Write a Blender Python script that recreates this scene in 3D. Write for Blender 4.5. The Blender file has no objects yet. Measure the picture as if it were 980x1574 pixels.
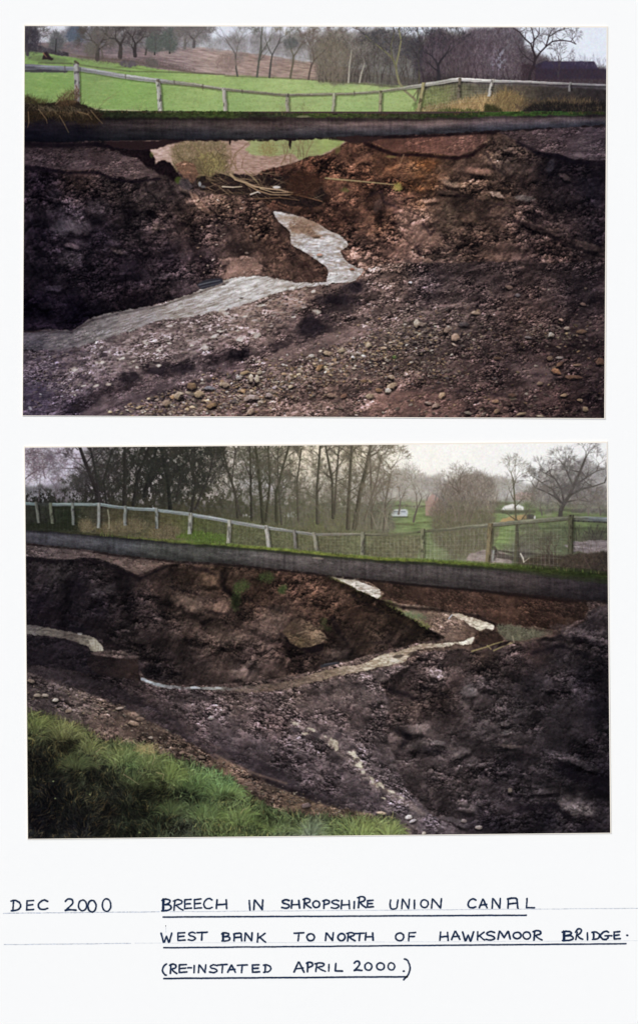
"""An album page lying flat, seen straight from above: two glossy colour prints of a canal
breach and a handwritten caption.  Everything here is a flat paper thing, so everything is
built flat, at real size (1 scan pixel = 0.168 mm), lit by one sun and the sky."""
import bpy, math
from mathutils import Vector

scene = bpy.context.scene
K = 0.000168                                   # metres for one scan pixel
def wx(px): return (px - 490.0) * K
def wy(py): return (787.0 - py) * K

# ---------------------------------------------------------------- camera
cam_d = bpy.data.cameras.new('camera'); cam = bpy.data.objects.new('camera', cam_d)
scene.collection.objects.link(cam); scene.camera = cam
CAM_H = 0.80
cam.location = (0, 0, CAM_H); cam.rotation_euler = (0, 0, 0)
cam_d.sensor_fit = 'VERTICAL'; cam_d.sensor_height = 24.0
cam_d.lens = 24.0 * CAM_H / (1574 * K)
cam_d.clip_start = 0.01; cam_d.clip_end = 100.0

# ---------------------------------------------------------------- daylight
SUN_EL, SUN_AZ = math.radians(58), math.radians(-38)      # high sun from the upper left of the page
world = bpy.data.worlds.new('World'); scene.world = world; world.use_nodes = True
wn = world.node_tree; sky = wn.nodes.new('ShaderNodeTexSky'); sky.sky_type = 'NISHITA'; sky.sun_disc = False
sky.sun_elevation = SUN_EL; sky.sun_rotation = SUN_AZ; bg = wn.nodes['Background']; bg.inputs['Strength'].default_value = 0.10
wn.links.new(sky.outputs['Color'], bg.inputs['Color'])
sun_d = bpy.data.lights.new('sun', 'SUN'); sun = bpy.data.objects.new('sun', sun_d); scene.collection.objects.link(sun)
sun_d.energy = 3.0; sun_d.angle = math.radians(0.5); sun_d.color = (1.0, 0.94, 0.82)
d = Vector((math.sin(SUN_AZ) * math.cos(SUN_EL), math.cos(SUN_AZ) * math.cos(SUN_EL), math.sin(SUN_EL)))
sun.rotation_euler = d.to_track_quat('Z', 'Y').to_euler()
vs = scene.view_settings; vs.view_transform = 'Standard'; vs.look = 'None'; vs.gamma = 1; vs.exposure = 0.12; vs.use_curve_mapping = False
scene.render.resolution_x = 637; scene.render.resolution_y = 1024

import random
import numpy as np

# ---------------------------------------------------------------- picture maths
# The page and the prints are FLAT things.  What is printed on each photograph is
# generated here with noise, strokes and polygons (page millimetre space, unit =
# 1 pixel of the scan) and laid on the paper as flat coloured surface, cut into one
# mesh for every thing the print shows.
S = 1.3
U32 = np.uint32

def hash2(ix, iy, seed):
    h = (ix.astype(np.int64) * 374761393 + iy.astype(np.int64) * 668265263 + seed * 1442695041) & 0xffffffff
    h = ((h ^ (h >> 13)) * 1274126177) & 0xffffffff
    h = ((h ^ (h >> 16)) * 2246822519) & 0xffffffff
    h = h ^ (h >> 15)
    return (h & 0xffffff).astype(np.float32) / 16777215.0

def vn(x, y, seed=0):
    fx = np.floor(x); fy = np.floor(y)
    ix = fx.astype(np.int64); iy = fy.astype(np.int64)
    tx = (x - fx).astype(np.float32); ty = (y - fy).astype(np.float32)
    tx = tx * tx * (3 - 2 * tx); ty = ty * ty * (3 - 2 * ty)
    x0 = ix.min(); y0 = iy.min(); w = int(ix.max() - x0) + 2; h = int(iy.max() - y0) + 2
    if w * h < 6000000:
        gx, gy = np.meshgrid(np.arange(x0, x0 + w), np.arange(y0, y0 + h))
        L = hash2(gx, gy, seed); i = ix - x0; j = iy - y0
        a = L[j, i]; b = L[j, i + 1]; c = L[j + 1, i]; d = L[j + 1, i + 1]
    else:
        a = hash2(ix, iy, seed); b = hash2(ix + 1, iy, seed); c = hash2(ix, iy + 1, seed); d = hash2(ix + 1, iy + 1, seed)
    return (a + (b - a) * tx) * (1 - ty) + (c + (d - c) * tx) * ty

def fbm(x, y, octs=4, seed=0, gain=0.55):
    s = 0.0; a = 1.0; t = 0.0
    for k in range(octs):
        s = s + a * vn(x + 17.3 * k, y - 9.1 * k, seed + 31 * k); t += a
        a *= gain; x = x * 2.03; y = y * 2.03
    return s / t                                     # about 0..1, mean 0.5

def worley(x, y, seed=0, tilt=False):
    fx = np.floor(x).astype(np.int64); fy = np.floor(y).astype(np.int64)
    x0 = fx.min() - 1; y0 = fy.min() - 1; w = int(fx.max() - x0) + 2; h = int(fy.max() - y0) + 2
    gx, gy = np.meshgrid(np.arange(x0, x0 + w), np.arange(y0, y0 + h))
    PX = hash2(gx, gy, seed) + gx; PY = hash2(gx, gy, seed + 77) + gy; T = hash2(gx, gy, seed + 191)
    f1 = np.full(x.shape, 9.0, np.float32); f2 = f1.copy(); tone = np.zeros_like(f1); dy = np.zeros_like(f1)
    for j in (-1, 0, 1):
        for i in (-1, 0, 1):
            a = fy + j - y0; b = fx + i - x0
            d = np.hypot(PX[a, b] - x, PY[a, b] - y).astype(np.float32)
            m = d < f1
            if tilt: dy = np.where(m, (PY[a, b] - y) * .85 + (PX[a, b] - x) * .35, dy)
            f2 = np.where(m, f1, np.minimum(f2, d)); tone = np.where(m, T[a, b], tone); f1 = np.where(m, d, f1)
    return (f1, f2, tone, dy) if tilt else (f1, f2, tone)

def blur(a, s):
    """gaussian blur, s in scan pixels"""
    s = s * S
    if s < 0.2: return a
    r = max(1, int(3 * s)); k = np.exp(-0.5 * (np.arange(-r, r + 1) / s) ** 2); k /= k.sum()
    for ax in (0, 1):
        p = [(0, 0)] * a.ndim; p[ax] = (r, r); b = np.pad(a, p, mode='edge'); o = np.zeros_like(a)
        n = a.shape[ax]
        for i, w in enumerate(k):
            o += np.float32(w) * (b[i:i + n] if ax == 0 else b[:, i:i + n])
        a = o
    return a

def sst(a, b, x):
    t = np.clip((x - a) / (b - a), 0, 1); return t * t * (3 - 2 * t)

def C(*c): return np.array(c, np.float32) / 255.0

class Canvas:
    def __init__(s, x0, y0, x1, y1):
        s.x0 = x0; s.y0 = y0
        s.W = int((x1 - x0) * S); s.H = int((y1 - y0) * S)
        s.X, s.Y = np.meshgrid((np.arange(s.W) + 0.5) / S + x0, (np.arange(s.H) + 0.5) / S + y0)
        s.X = s.X.astype(np.float32); s.Y = s.Y.astype(np.float32)
        s.rgb = np.zeros((s.H, s.W, 3), np.float32); s.id = np.zeros((s.H, s.W), np.int32)
        s.parts = {}
        s.wx = (fbm(s.X / 9, s.Y / 9, 4, 901) - 0.5); s.wy = (fbm(s.X / 9, s.Y / 9, 4, 902) - 0.5)
    def part(s, name, label=None, parent=None):
        k = len(s.parts) + 1; s.parts[k] = (name, label, parent); return k
    def poly(s, pts, rough=0.0, feather=0.6):
        """coverage of a polygon, its outline roughened by noise"""
        xs = [p[0] for p in pts]; ys = [p[1] for p in pts]; m = rough + feather * 3 + 2
        i0 = max(0, int((min(xs) - m - s.x0) * S)); i1 = min(s.W, int((max(xs) + m - s.x0) * S) + 1)
        j0 = max(0, int((min(ys) - m - s.y0) * S)); j1 = min(s.H, int((max(ys) + m - s.y0) * S) + 1)
        out = np.zeros((s.H, s.W), np.float32)
        if i1 <= i0 or j1 <= j0: return out
        X = s.X[j0:j1, i0:i1] + s.wx[j0:j1, i0:i1] * rough * 2; Y = s.Y[j0:j1, i0:i1] + s.wy[j0:j1, i0:i1] * rough * 2
        ins = np.zeros(X.shape, bool); n = len(pts)
        for a in range(n):
            ax, ay = pts[a]; bx, by = pts[(a + 1) % n]
            if ay == by: continue
            c = (Y < ay) != (Y < by)
            ins ^= c & (X < (bx - ax) * (Y - ay) / (by - ay) + ax)
        out[j0:j1, i0:i1] = ins
        return blur(out, feather) if feather > 0 else out
    def put(s, m, col, idn=None, thr=0.5):
        s.rgb += (np.asarray(col, np.float32) - s.rgb) * m[..., None]
        if idn: s.id[m > thr] = idn
    def mul(s, f): s.rgb *= f[..., None] if f.ndim == 2 else f
    def field(s, pts, p=2.6, warp=14, soft=12, sat=1.0, gain=1.0):
        """colour field through control colours (x, y, r, g, b)"""
        X = s.X + s.wx * warp; Y = s.Y + s.wy * warp
        num = np.zeros((s.H, s.W, 3), np.float32); den = np.zeros((s.H, s.W), np.float32)
        for (x, y, r, g, b) in pts:
            w = 1.0 / ((X - x) ** 2 + (Y - y) ** 2 + soft * soft) ** (p / 2)
            num += w[..., None] * C(r, g, b); den += w
        r = num / den[..., None]; g = r.mean(2, keepdims=True)
        return (g + (r - g) * sat) * gain
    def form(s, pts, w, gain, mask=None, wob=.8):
        """paint light or shade of a ground fold along a line: brightness scaled by gain at its centre"""
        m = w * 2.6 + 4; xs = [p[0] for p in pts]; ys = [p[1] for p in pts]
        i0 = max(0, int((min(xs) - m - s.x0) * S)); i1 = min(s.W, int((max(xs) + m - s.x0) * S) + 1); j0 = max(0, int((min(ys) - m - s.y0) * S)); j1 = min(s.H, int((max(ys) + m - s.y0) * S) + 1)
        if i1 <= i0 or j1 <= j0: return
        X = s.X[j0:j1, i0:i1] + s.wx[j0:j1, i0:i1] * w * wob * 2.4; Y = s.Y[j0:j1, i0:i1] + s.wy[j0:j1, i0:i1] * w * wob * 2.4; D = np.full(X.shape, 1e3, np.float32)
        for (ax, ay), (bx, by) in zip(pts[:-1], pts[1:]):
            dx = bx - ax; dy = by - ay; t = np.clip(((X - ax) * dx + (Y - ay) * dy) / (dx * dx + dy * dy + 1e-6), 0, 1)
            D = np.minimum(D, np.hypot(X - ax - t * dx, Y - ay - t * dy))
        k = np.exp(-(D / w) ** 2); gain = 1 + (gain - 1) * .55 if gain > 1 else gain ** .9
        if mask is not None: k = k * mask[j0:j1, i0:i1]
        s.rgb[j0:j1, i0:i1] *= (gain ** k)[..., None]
    def wet(s, m, seed, soft=2.2, amt=.75, sc=5):
        """break up a shore line: puddled, ragged water edge"""
        b = blur(m, soft) + (fbm(s.X / sc, s.Y / (sc * .45), 4, seed, .7) - .5) * amt * np.clip(1 - np.abs(blur(m, soft * 1.4) - .5) * 1.6, 0, 1)
        return sst(.40, .60, b)
    def near(s, x, y, rx, ry, ang=0, rough=.5):
        c, q = math.cos(math.radians(ang)), math.sin(math.radians(ang))
        dx = s.X - x + s.wx * rough * rx; dy = s.Y - y + s.wy * rough * ry
        d = np.hypot((dx * c + dy * q) / rx, (-dx * q + dy * c) / ry)
        return 1 - sst(0.6, 1.25, d)
    def line(s, pts, w0, w1=None, col=(0, 0, 0), a=1.0, idn=None, soft=0.55):
        """a stroke through points, width running w0..w1"""
        if w1 is None: w1 = w0
        n = len(pts) - 1; col = np.asarray(col, np.float32)
        for k in range(n):
            (ax, ay), (bx, by) = pts[k], pts[k + 1]
            wa = w0 + (w1 - w0) * k / n; wb = w0 + (w1 - w0) * (k + 1) / n; m = max(wa, wb) / 2 + soft * 2 + .5
            i0 = max(0, int((min(ax, bx) - m - s.x0) * S)); i1 = min(s.W, int((max(ax, bx) + m - s.x0) * S) + 1)
            j0 = max(0, int((min(ay, by) - m - s.y0) * S)); j1 = min(s.H, int((max(ay, by) + m - s.y0) * S) + 1)
            if i1 <= i0 or j1 <= j0: continue
            X = s.X[j0:j1, i0:i1]; Y = s.Y[j0:j1, i0:i1]; dx = bx - ax; dy = by - ay; L = dx * dx + dy * dy + 1e-6
            t = np.clip(((X - ax) * dx + (Y - ay) * dy) / L, 0, 1)
            d = np.hypot(X - ax - t * dx, Y - ay - t * dy); hw = (wa + (wb - wa) * t) / 2
            cov = np.clip((hw - d) / (2 * soft) + 0.5, 0, 1) * a
            if wa < 1.1: cov = cov * min(1, .35 + .6 * wa)
            r = s.rgb[j0:j1, i0:i1]; r += (col - r) * cov[..., None]
            if idn: s.id[j0:j1, i0:i1][cov > .45 * min(1, a + .2)] = idn
    def splat(s, x, y, c, k=1.0, idn=None, thr=.45, mask=None, soften=0):
        """many sample points (x, y arrays, c = n x 3 colours) laid as one translucent layer"""
        fx = (x - s.x0) * S - .5; fy = (y - s.y0) * S - .5; ix = np.floor(fx).astype(int); iy = np.floor(fy).astype(int)
        ok = (ix >= 0) & (iy >= 0) & (ix < s.W - 1) & (iy < s.H - 1)
        fx = (fx - ix)[ok]; fy = (fy - iy)[ok]; ix = ix[ok]; iy = iy[ok]; c = c[ok]; n = s.W * s.H
        den = np.zeros(n); num = np.zeros((n, 3))
        for di, dj, w in ((0, 0, (1 - fx) * (1 - fy)), (1, 0, fx * (1 - fy)), (0, 1, (1 - fx) * fy), (1, 1, fx * fy)):
            q = (iy + dj) * s.W + ix + di
            den += np.bincount(q, w, n)
            for ch in range(3): num[:, ch] += np.bincount(q, w * c[:, ch], n)
        den = den.reshape(s.H, s.W).astype(np.float32); num = num.reshape(s.H, s.W, 3).astype(np.float32)
        if soften: den = blur(den, soften); num = blur(num, soften)
        a = 1 - np.exp(-den * k)
        if mask is not None: a = a * mask
        colr = num / np.maximum(den, 1e-5)[..., None]
        s.rgb += (colr - s.rgb) * a[..., None]
        if idn: s.id[a > thr] = idn

def relief(h, az=-70, k=1.0):
    """light on a small relief, from above"""
    gy, gx = np.gradient(h); a = math.radians(az)
    return -(gx * math.cos(a) + gy * -math.sin(a) * -1) * k

def strands(rng, x, y, ln, ang, bend, n=10):
    """points along curved strands: arrays of roots, lengths, angles (0 = up, clockwise), bend"""
    t = np.linspace(0, 1, n)[None, :]
    a = ang[:, None] + bend[:, None] * t
    px = x[:, None] + np.cumsum(np.sin(a), 1) * ln[:, None] / n
    py = y[:, None] - np.cumsum(np.cos(a), 1) * ln[:, None] / n
    return px, py

def grow(cv, rng, x, y, ang, ln, w, col, depth, idn, spread=.5, up=.12, twig=None, a=1.0, minw=.5, wig=.22, shrink=.76, kids=2.4):
    """recursive branch; the finest twigs are collected and splatted in one go"""
    n = 3; pts = [(x, y)]; an = ang
    for k in range(n):
        an += rng.uniform(-wig, wig); an -= up * an / n
        x += math.sin(an) * ln / n; y -= math.cos(an) * ln / n; pts.append((x, y))
    w1 = max(minw * .8, w * .7)
    j = rng.uniform(.85, 1.12)
    cv.line(pts, w, w1, np.clip(np.asarray(col) * j, 0, 1), a if w > 1.2 else a * .85, idn, soft=.5)
    if depth <= 0:
        if twig is not None: twig.append((x, y, an))
        return
    kk = int(kids) + (1 if rng.random() < kids - int(kids) else 0)
    for c in range(kk):
        s = (c - (kk - 1) / 2) * 2 / max(1, kk - 1) if kk > 1 else 0
        grow(cv, rng, x, y, an + s * spread * rng.uniform(.5, 1.3) + rng.uniform(-.12, .12), ln * shrink * rng.uniform(.75, 1.15),
             w1 * rng.uniform(.6, .85), col, depth - 1, idn, spread, up, twig, a, minw, wig, shrink, kids)
    if rng.random() < .5 and len(pts) > 2:
        q = pts[rng.randint(1, 2)]
        grow(cv, rng, q[0], q[1], an + rng.choice((-1, 1)) * spread * 1.4, ln * .6, w1 * .5, col, depth - 2 if depth > 1 else 0, idn, spread, up, twig, a, minw, wig, shrink, kids)

def twigs(cv, nr, tips, col, ln=7, per=4, k=.5, idn=None, thr=.4, var=.15, spread=1.0):
    if not tips: return
    t = np.array(tips); t = np.repeat(t, per, 0); m = len(t)
    x, y = strands(nr, t[:, 0] + nr.normal(0, 1, m), t[:, 1] + nr.normal(0, 1, m), nr.uniform(.4, 1.3, m) * ln, t[:, 2] + nr.normal(0, .6 * spread, m), nr.normal(0, .5, m), 9)
    c = np.repeat((np.asarray(col)[None, :] * nr.uniform(1 - var, 1 + var, (m, 1))), 9, 0)
    cv.splat(x.ravel(), y.ravel(), c, k, idn, thr)

def mass(cv, nr, m, n, col, ln=9, k=.5, idn=None, thr=.5, fan=.5, lean=0, var=.25, dots=False, layers=1, col2=None):
    """a thicket: n twigs or leaves scattered where mask m is set"""
    js, is_ = np.nonzero(m > .3)
    if len(js) == 0: return
    pw = m[js, is_]; pw = pw / pw.sum(); q = nr.choice(len(js), n, p=pw)
    x0 = cv.X[js[q], is_[q]] + nr.normal(0, .5, n); y0 = cv.Y[js[q], is_[q]] + nr.normal(0, .5, n)
    cc = np.repeat(np.asarray(col)[None, :], n, 0)
    if col2 is not None:
        f = nr.random((n, 1)); cc = cc * (1 - f) + np.asarray(col2)[None, :] * f
    cc = cc * nr.uniform(1 - var, 1 + var, (n, 1))
    for L in range(layers):
        sl = slice(L * n // layers, (L + 1) * n // layers); mm = sl.stop - sl.start
        if dots: cv.splat(x0[sl], y0[sl], cc[sl], k, idn, thr)
        else:
            ns = max(4, int(ln))
            x, y = strands(nr, x0[sl], y0[sl], nr.uniform(.4, 1.2, mm) * ln, nr.normal(lean, fan, mm), nr.normal(0, .5, mm), ns)
            cv.splat(x.ravel(), y.ravel(), np.repeat(cc[sl], ns, 0), k, idn, thr)

def billow(x, y, octs, seed, gain=.5):
    s = 0; a = 1; t = 0
    for k in range(octs):
        n = np.abs(2 * vn(x + 5.1 * k, y + 3.7 * k, seed + 17 * k) - 1); s = s + a * n; t += a; a *= gain
        x, y = (x * 1.62 + y * 1.2), (y * 1.62 - x * 1.2)
    return s / t

def mudtex(cv, sc=1.0, seed=1, ysq=1.0, rough=1.0, slope=0.0, crumb=1.0, blocks=1.0):
    """wet broken earth: angular faces of many sizes with light and shade painted on each, crumbs, dark gaps"""
    a0 = math.radians(slope); X = cv.X * math.cos(a0) + cv.Y * math.sin(a0); Y = (-cv.X * math.sin(a0) + cv.Y * math.cos(a0)) * ysq
    w1 = fbm(X / 30, Y / 30, 5, seed + 1, .6) - .5; w2 = fbm(X / 30, Y / 30, 5, seed + 2, .6) - .5
    x3 = vn(X / 3, Y / 3, seed + 7) - .5; y3 = vn(X / 3, Y / 3, seed + 8) - .5
    patch = sst(.3, .7, fbm(X / (40 * sc), Y / (26 * sc), 4, seed + 6))
    L = np.zeros_like(X)
    for (cs, amp, gap, wp, lum, sd) in ((34, .42, .20, 26, .0, 11), (15, .42, .30, 15, .12, 12), (7.5, .38, .34, 8, .18, 13), (3.9, .34, .26, 4.2, .22, 14)):
        c = cs * sc; f1, f2, t, dy = worley((X + w1 * wp * 2.2 * sc + x3 * c * .35) / c, (Y + w2 * wp * 1.8 * sc + y3 * c * .3) / (c * .66), seed + sd, True)
        k = (blocks if cs > 10 else crumb * (.45 + .9 * patch))
        L += k * (amp * 1.5 * (t - .5) - gap * (1 - sst(0, .22, f2 - f1)) * (.3 + 1.2 * (t < .5)) + lum * (.5 - f1) + (.55, .8, .75, .45)[sd - 11] * dy * (.35 + .9 * patch))
    h = 7 * sc * fbm(X / (24 * sc) + w1, Y / (17 * sc) + w2, 5, seed + 4, .62) + 2.2 * fbm(X / 4, Y / 3.2, 3, seed + 5, .7)
    gy, gx = np.gradient(h); sh = (gy * .9 + gx * .4) * S
    L += np.clip(sh, -.9, .9) * .62 * (.6 + .6 * patch)
    L *= .62 + .5 * patch
    H = 34 * sc * fbm(X / (64 * sc) + w1, Y / (46 * sc) + w2, 4, seed + 24, .48); gy, gx = np.gradient(blur(H, 1.0)); L += np.clip((gy * .95 + gx * .45) * S, -1.1, 1.0) * .55 * blocks
    L += .8 * (fbm(X / 34, Y / 24, 4, seed + 20) - .5)
    L += .34 * (vn(X / 1.9, Y / 1.6, seed + 21) - .5) * (.5 + patch)
    sp = vn(X / 2.2, Y / 1.5, seed + 30); L += crumb * (.5 * sst(.88, .98, sp) - .5 * sst(.86, .98, 1 - sp)) * (.3 + patch)
    L = L - L.mean(); f = np.exp(rough * .8 * L)
    f = f / f.mean(); f = np.where(f > 1.5, 1.5 + .45 * (f - 1.5), f)
    return f.astype(np.float32), (patch, h, w1)

def stone(cv, x, y, rx, ry, col, ang=0, idn=None, seed=0, shadow=.55):
    """one stone: angular outline of a few faces, painted lit from above, with a shadow beneath"""
    r = random.Random(seed * 7919 + int(x * 13 + y * 7)); m = max(rx, ry) * 1.5 + 3
    i0 = max(0, int((x - m - cv.x0) * S)); i1 = min(cv.W, int((x + m - cv.x0) * S)); j0 = max(0, int((y - m - cv.y0) * S)); j1 = min(cv.H, int((y + m - cv.y0) * S))
    if i1 <= i0 or j1 <= j0: return
    X = cv.X[j0:j1, i0:i1] - x; Y = cv.Y[j0:j1, i0:i1] - y; c, q = math.cos(math.radians(ang)), math.sin(math.radians(ang))
    u = (X * c + Y * q) / rx; v = (-X * q + Y * c) / ry
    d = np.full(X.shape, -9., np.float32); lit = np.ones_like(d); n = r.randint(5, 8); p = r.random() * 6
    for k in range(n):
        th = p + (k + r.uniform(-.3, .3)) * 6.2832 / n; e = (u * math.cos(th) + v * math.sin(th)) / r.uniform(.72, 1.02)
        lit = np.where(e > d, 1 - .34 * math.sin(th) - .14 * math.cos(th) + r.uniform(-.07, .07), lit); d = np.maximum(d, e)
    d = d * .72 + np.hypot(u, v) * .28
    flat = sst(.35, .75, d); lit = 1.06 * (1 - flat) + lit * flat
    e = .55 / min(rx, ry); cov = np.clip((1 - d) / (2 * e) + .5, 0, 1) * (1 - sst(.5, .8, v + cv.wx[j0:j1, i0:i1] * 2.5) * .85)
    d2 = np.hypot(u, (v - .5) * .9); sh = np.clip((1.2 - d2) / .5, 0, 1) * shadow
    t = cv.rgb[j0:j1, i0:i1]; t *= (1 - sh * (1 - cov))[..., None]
    nz = 1 + cv.wx[j0:j1, i0:i1] * .5 + (hash2(np.floor(cv.X[j0:j1, i0:i1] * .8).astype(int), np.floor(cv.Y[j0:j1, i0:i1] * .8).astype(int), 5) - .5) * .25
    t += (np.clip(np.asarray(col, np.float32) * (lit * nz)[..., None], 0, 1) - t) * cov[..., None]
    if idn: cv.id[j0:j1, i0:i1][cov > .5] = idn

def between(top, bot): return list(top) + list(reversed(bot))
def interp(path, x):
    return np.interp(x, [p[0] for p in path], [p[1] for p in path])

def paint_upper():
    cv = Canvas(32, 34, 936, 647); rng = random.Random(11); nr = np.random.default_rng(11); X, Y = cv.X, cv.Y
    P = cv.part
    # ---- sky
    sky = P('sky', 'pale overcast winter sky over the wood')
    cv.put(np.ones_like(X), cv.field([(100, 45, 222, 224, 236), (340, 50, 218, 222, 235), (480, 45, 225, 226, 236), (640, 60, 215, 222, 236), (850, 60, 222, 229, 242), (920, 90, 226, 233, 246)]), sky)
    # ---- ploughed hill
    hill = P('ploughed_field', 'brown ploughed hillside behind the green field')
    m = cv.poly([(30, 70), (62, 66), (95, 64), (170, 64), (230, 70), (290, 72), (330, 74), (345, 77), (400, 83), (480, 96), (560, 108), (640, 122), (640, 140), (30, 130)], 1.2, .8)
    col = cv.field([(80, 75, 118, 100, 102), (180, 82, 128, 108, 112), (260, 86, 140, 120, 118), (330, 88, 160, 134, 125), (400, 95, 150, 122, 112), (470, 108, 148, 122, 108), (560, 118, 120, 104, 92), (250, 104, 120, 95, 100), (150, 90, 112, 92, 100), (200, 96, 105, 88, 92)], sat=.75, gain=1.06)
    fur = fbm(X / 14 + Y / 9, (Y - X * .12) / 1.5, 3, 40)
    cv.put(m, col * (0.72 + .56 * fur)[..., None], hill)
    # ---- green field
    fld = P('grass_field', 'bright green winter pasture behind the fence')
    m = cv.poly([(30, 78), (62, 80), (95, 86), (150, 93), (200, 98), (262, 109), (330, 115), (345, 115.5), (420, 119), (520, 125.5), (640, 133), (700, 140), (700, 185), (30, 200)], .8, .8)
    col = cv.field([(80, 100, 107, 142, 86), (160, 103, 115, 145, 91), (80, 130, 113, 151, 83), (80, 160, 111, 144, 86), (200, 140, 118, 157, 88), (330, 130, 141, 170, 105), (350, 160, 126, 159, 100), (450, 130, 150, 175, 116), (450, 160, 137, 164, 107), (560, 135, 152, 177, 119), (560, 165, 133, 164, 105), (630, 150, 142, 168, 109)], warp=4, sat=.96, gain=1.03) * np.array([1.03, 1.0, .95], np.float32)
    g = fbm(X / 30, Y / 4, 3, 44); g2 = fbm(X / 3, Y / 1.6, 2, 45)
    cv.put(m, col * (0.9 + .14 * g + .08 * g2)[..., None], fld)
    tuf = sst(.55, .75, fbm(X / 6, Y / 2.2, 4, 47, .75)) * m; cv.put(tuf * .3, C(96, 128, 58)); cv.put(sst(.6, .75, fbm(X / 20, Y / 5, 4, 48, .7)) * m * .3, C(168, 190, 112))
    mass(cv, nr, m * (Y > 140), 500, C(96, 112, 62), 4, .3, None, fan=.5)
    # rough division lines across the field
    for pts, w, c, a in (([(60, 97), (110, 98), (150, 104), (200, 110), (260, 111), (330, 114)], 2.4, (84, 92, 62), .75), ([(110, 84), (150, 92), (196, 99), (215, 100)], 2.2, (112, 104, 84), .6), ([(120, 87), (190, 93), (250, 103), (300, 112), (345, 115)], 2.6, (92, 84, 72), .8), ([(180, 103), (210, 105), (240, 110)], 2, (88, 98, 56), .5)):
        cv.line(pts, w, w * .8, C(*c), a, None, .9)
    cv.put(cv.near(75, 92, 34, 6, 8) * .35, C(70, 66, 62))
    hd = P('hedge', 'dark low hedge at the left edge of the pasture')
    m = cv.poly([(30, 66), (60, 70), (84, 76), (105, 80), (106, 87), (80, 84), (60, 80), (30, 80)], 2)
    cv.put(m * .9, C(44, 42, 46), hd)
    # distant blue tree and house at the far left skyline
    dt = P('distant_woodland', 'hazy tree line on the skyline')
    m = cv.poly([(80, 66), (84, 52), (96, 52), (104, 40), (118, 37), (126, 44), (140, 42), (240, 38), (316, 38), (318, 56), (330, 60), (345, 57), (365, 54), (390, 52), (440, 56), (470, 52), (500, 48), (540, 50), (560, 44), (610, 48), (640, 70), (640, 100), (560, 102), (480, 96), (400, 82), (345, 77), (80, 66)], 6, 1.8)
    dcol = cv.field([(95, 55, 120, 125, 140), (125, 52, 82, 90, 104), (200, 55, 150, 148, 152), (300, 55, 142, 140, 140), (350, 66, 142, 140, 146), (440, 70, 128, 124, 124), (520, 70, 130, 124, 118), (600, 70, 118, 116, 120)])
    cv.put(m * .7, dcol * (.7 + .6 * fbm(X / 7, Y / 8, 5, 51, .75))[..., None], dt)
    mass(cv, nr, m * (Y < 80), 3600, C(100, 96, 96), 8, .16, None, fan=.3)
    # ---- woodland belt to the right
    wood = P('woodland', 'bare grey and olive wood behind the green pasture')
    m = cv.poly([(486, 128), (484, 100), (478, 78), (488, 62), (508, 50), (525, 46), (545, 60), (560, 52), (580, 46), (640, 60), (680, 50), (720, 54), (724, 120), (700, 140), (640, 138), (560, 129)], 6, 2.5)
    wc = cv.field([(500, 80, 122, 115, 100), (500, 115, 98, 90, 80), (540, 80, 125, 120, 112), (540, 120, 82, 80, 72), (590, 70, 112, 110, 112), (590, 110, 84, 84, 80), (600, 125, 72, 76, 66), (640, 80, 92, 90, 96), (640, 120, 70, 72, 66)])
    cv.put(m * .8, wc * (.48 + 1.0 * fbm(X / 9, Y / 11, 5, 53, .8))[..., None], wood, .4)
    mass(cv, nr, m, 8000, C(66, 60, 58), 9, .22, None, fan=.6, var=.35)
    for k in range(26): grow(cv, rng, 490 + k * 6, 126, rng.uniform(-.25, .25), 24, 1.8, C(62, 58, 52), 4, wood, .42, .14, None, .7, .4)
    mass(cv, nr, m, 2600, C(136, 130, 122), 12, .12, None, fan=.25, var=.15)
    wood2 = P('thicket', 'dense purple brown thicket behind the pale rail')
    m = cv.poly([(646, 148), (640, 110), (646, 84), (655, 66), (664, 46), (680, 44), (694, 56), (704, 62), (716, 50), (740, 44), (772, 40), (796, 46), (806, 74), (838, 92), (850, 96), (916, 102), (934, 106), (934, 170), (640, 170)], 7, 2.2)
    wc = cv.field([(665, 70, 78, 74, 84), (670, 110, 62, 58, 56), (690, 130, 52, 52, 44), (720, 70, 100, 92, 102), (730, 100, 82, 68, 74), (750, 80, 98, 84, 96), (780, 60, 98, 98, 108), (790, 100, 86, 76, 80), (820, 115, 62, 52, 58), (880, 118, 50, 42, 50), (925, 128, 42, 38, 42), (900, 145, 40, 37, 38), (800, 140, 70, 62, 52), (700, 150, 100, 92, 62)])
    cv.put(m * .86, wc * (.38 + 1.2 * fbm(X / 8, Y / 10, 5, 57, .8))[..., None], wood2, .4)
    mass(cv, nr, m * (Y < 128), 9500, C(50, 42, 48), 8, .25, None, fan=.8, var=.4)
    for k in range(30): grow(cv, rng, 650 + k * 6.6, 126, rng.uniform(-.3, .3), 24 if k < 22 else 10, 1.8, C(50, 42, 46), 4, wood2, .45, .12, None, .75, .4)
    mass(cv, nr, m * (Y < 120) * (X < 800), 3600, C(122, 106, 116), 11, .12, None, fan=.3, var=.2)
    cv.put(cv.near(765, 92, 13, 18, 0, 1) * sst(.52, .68, fbm(X / 3, Y / 4, 3, 58)) * .55, C(170, 172, 196))
    cv.line([(346, 117), (420, 119.5), (480, 123), (560, 129.5), (610, 134)], 2.2, 2.2, C(78, 74, 58), .55, None, .9)
    # ---- barn
    barn = P('barn', 'long dark barn roof showing over the hedge')
    roof = P('roof', None, barn)
    cv.put(cv.poly([(822, 100), (836, 94.5), (912, 94.5), (919, 106), (933, 107), (933, 122), (822, 122)], .5), C(46, 42, 56), barn)
    cv.put(cv.poly([(834, 95), (911, 95), (918, 106), (828, 106)], .4), C(52, 46, 66) , roof)
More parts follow.
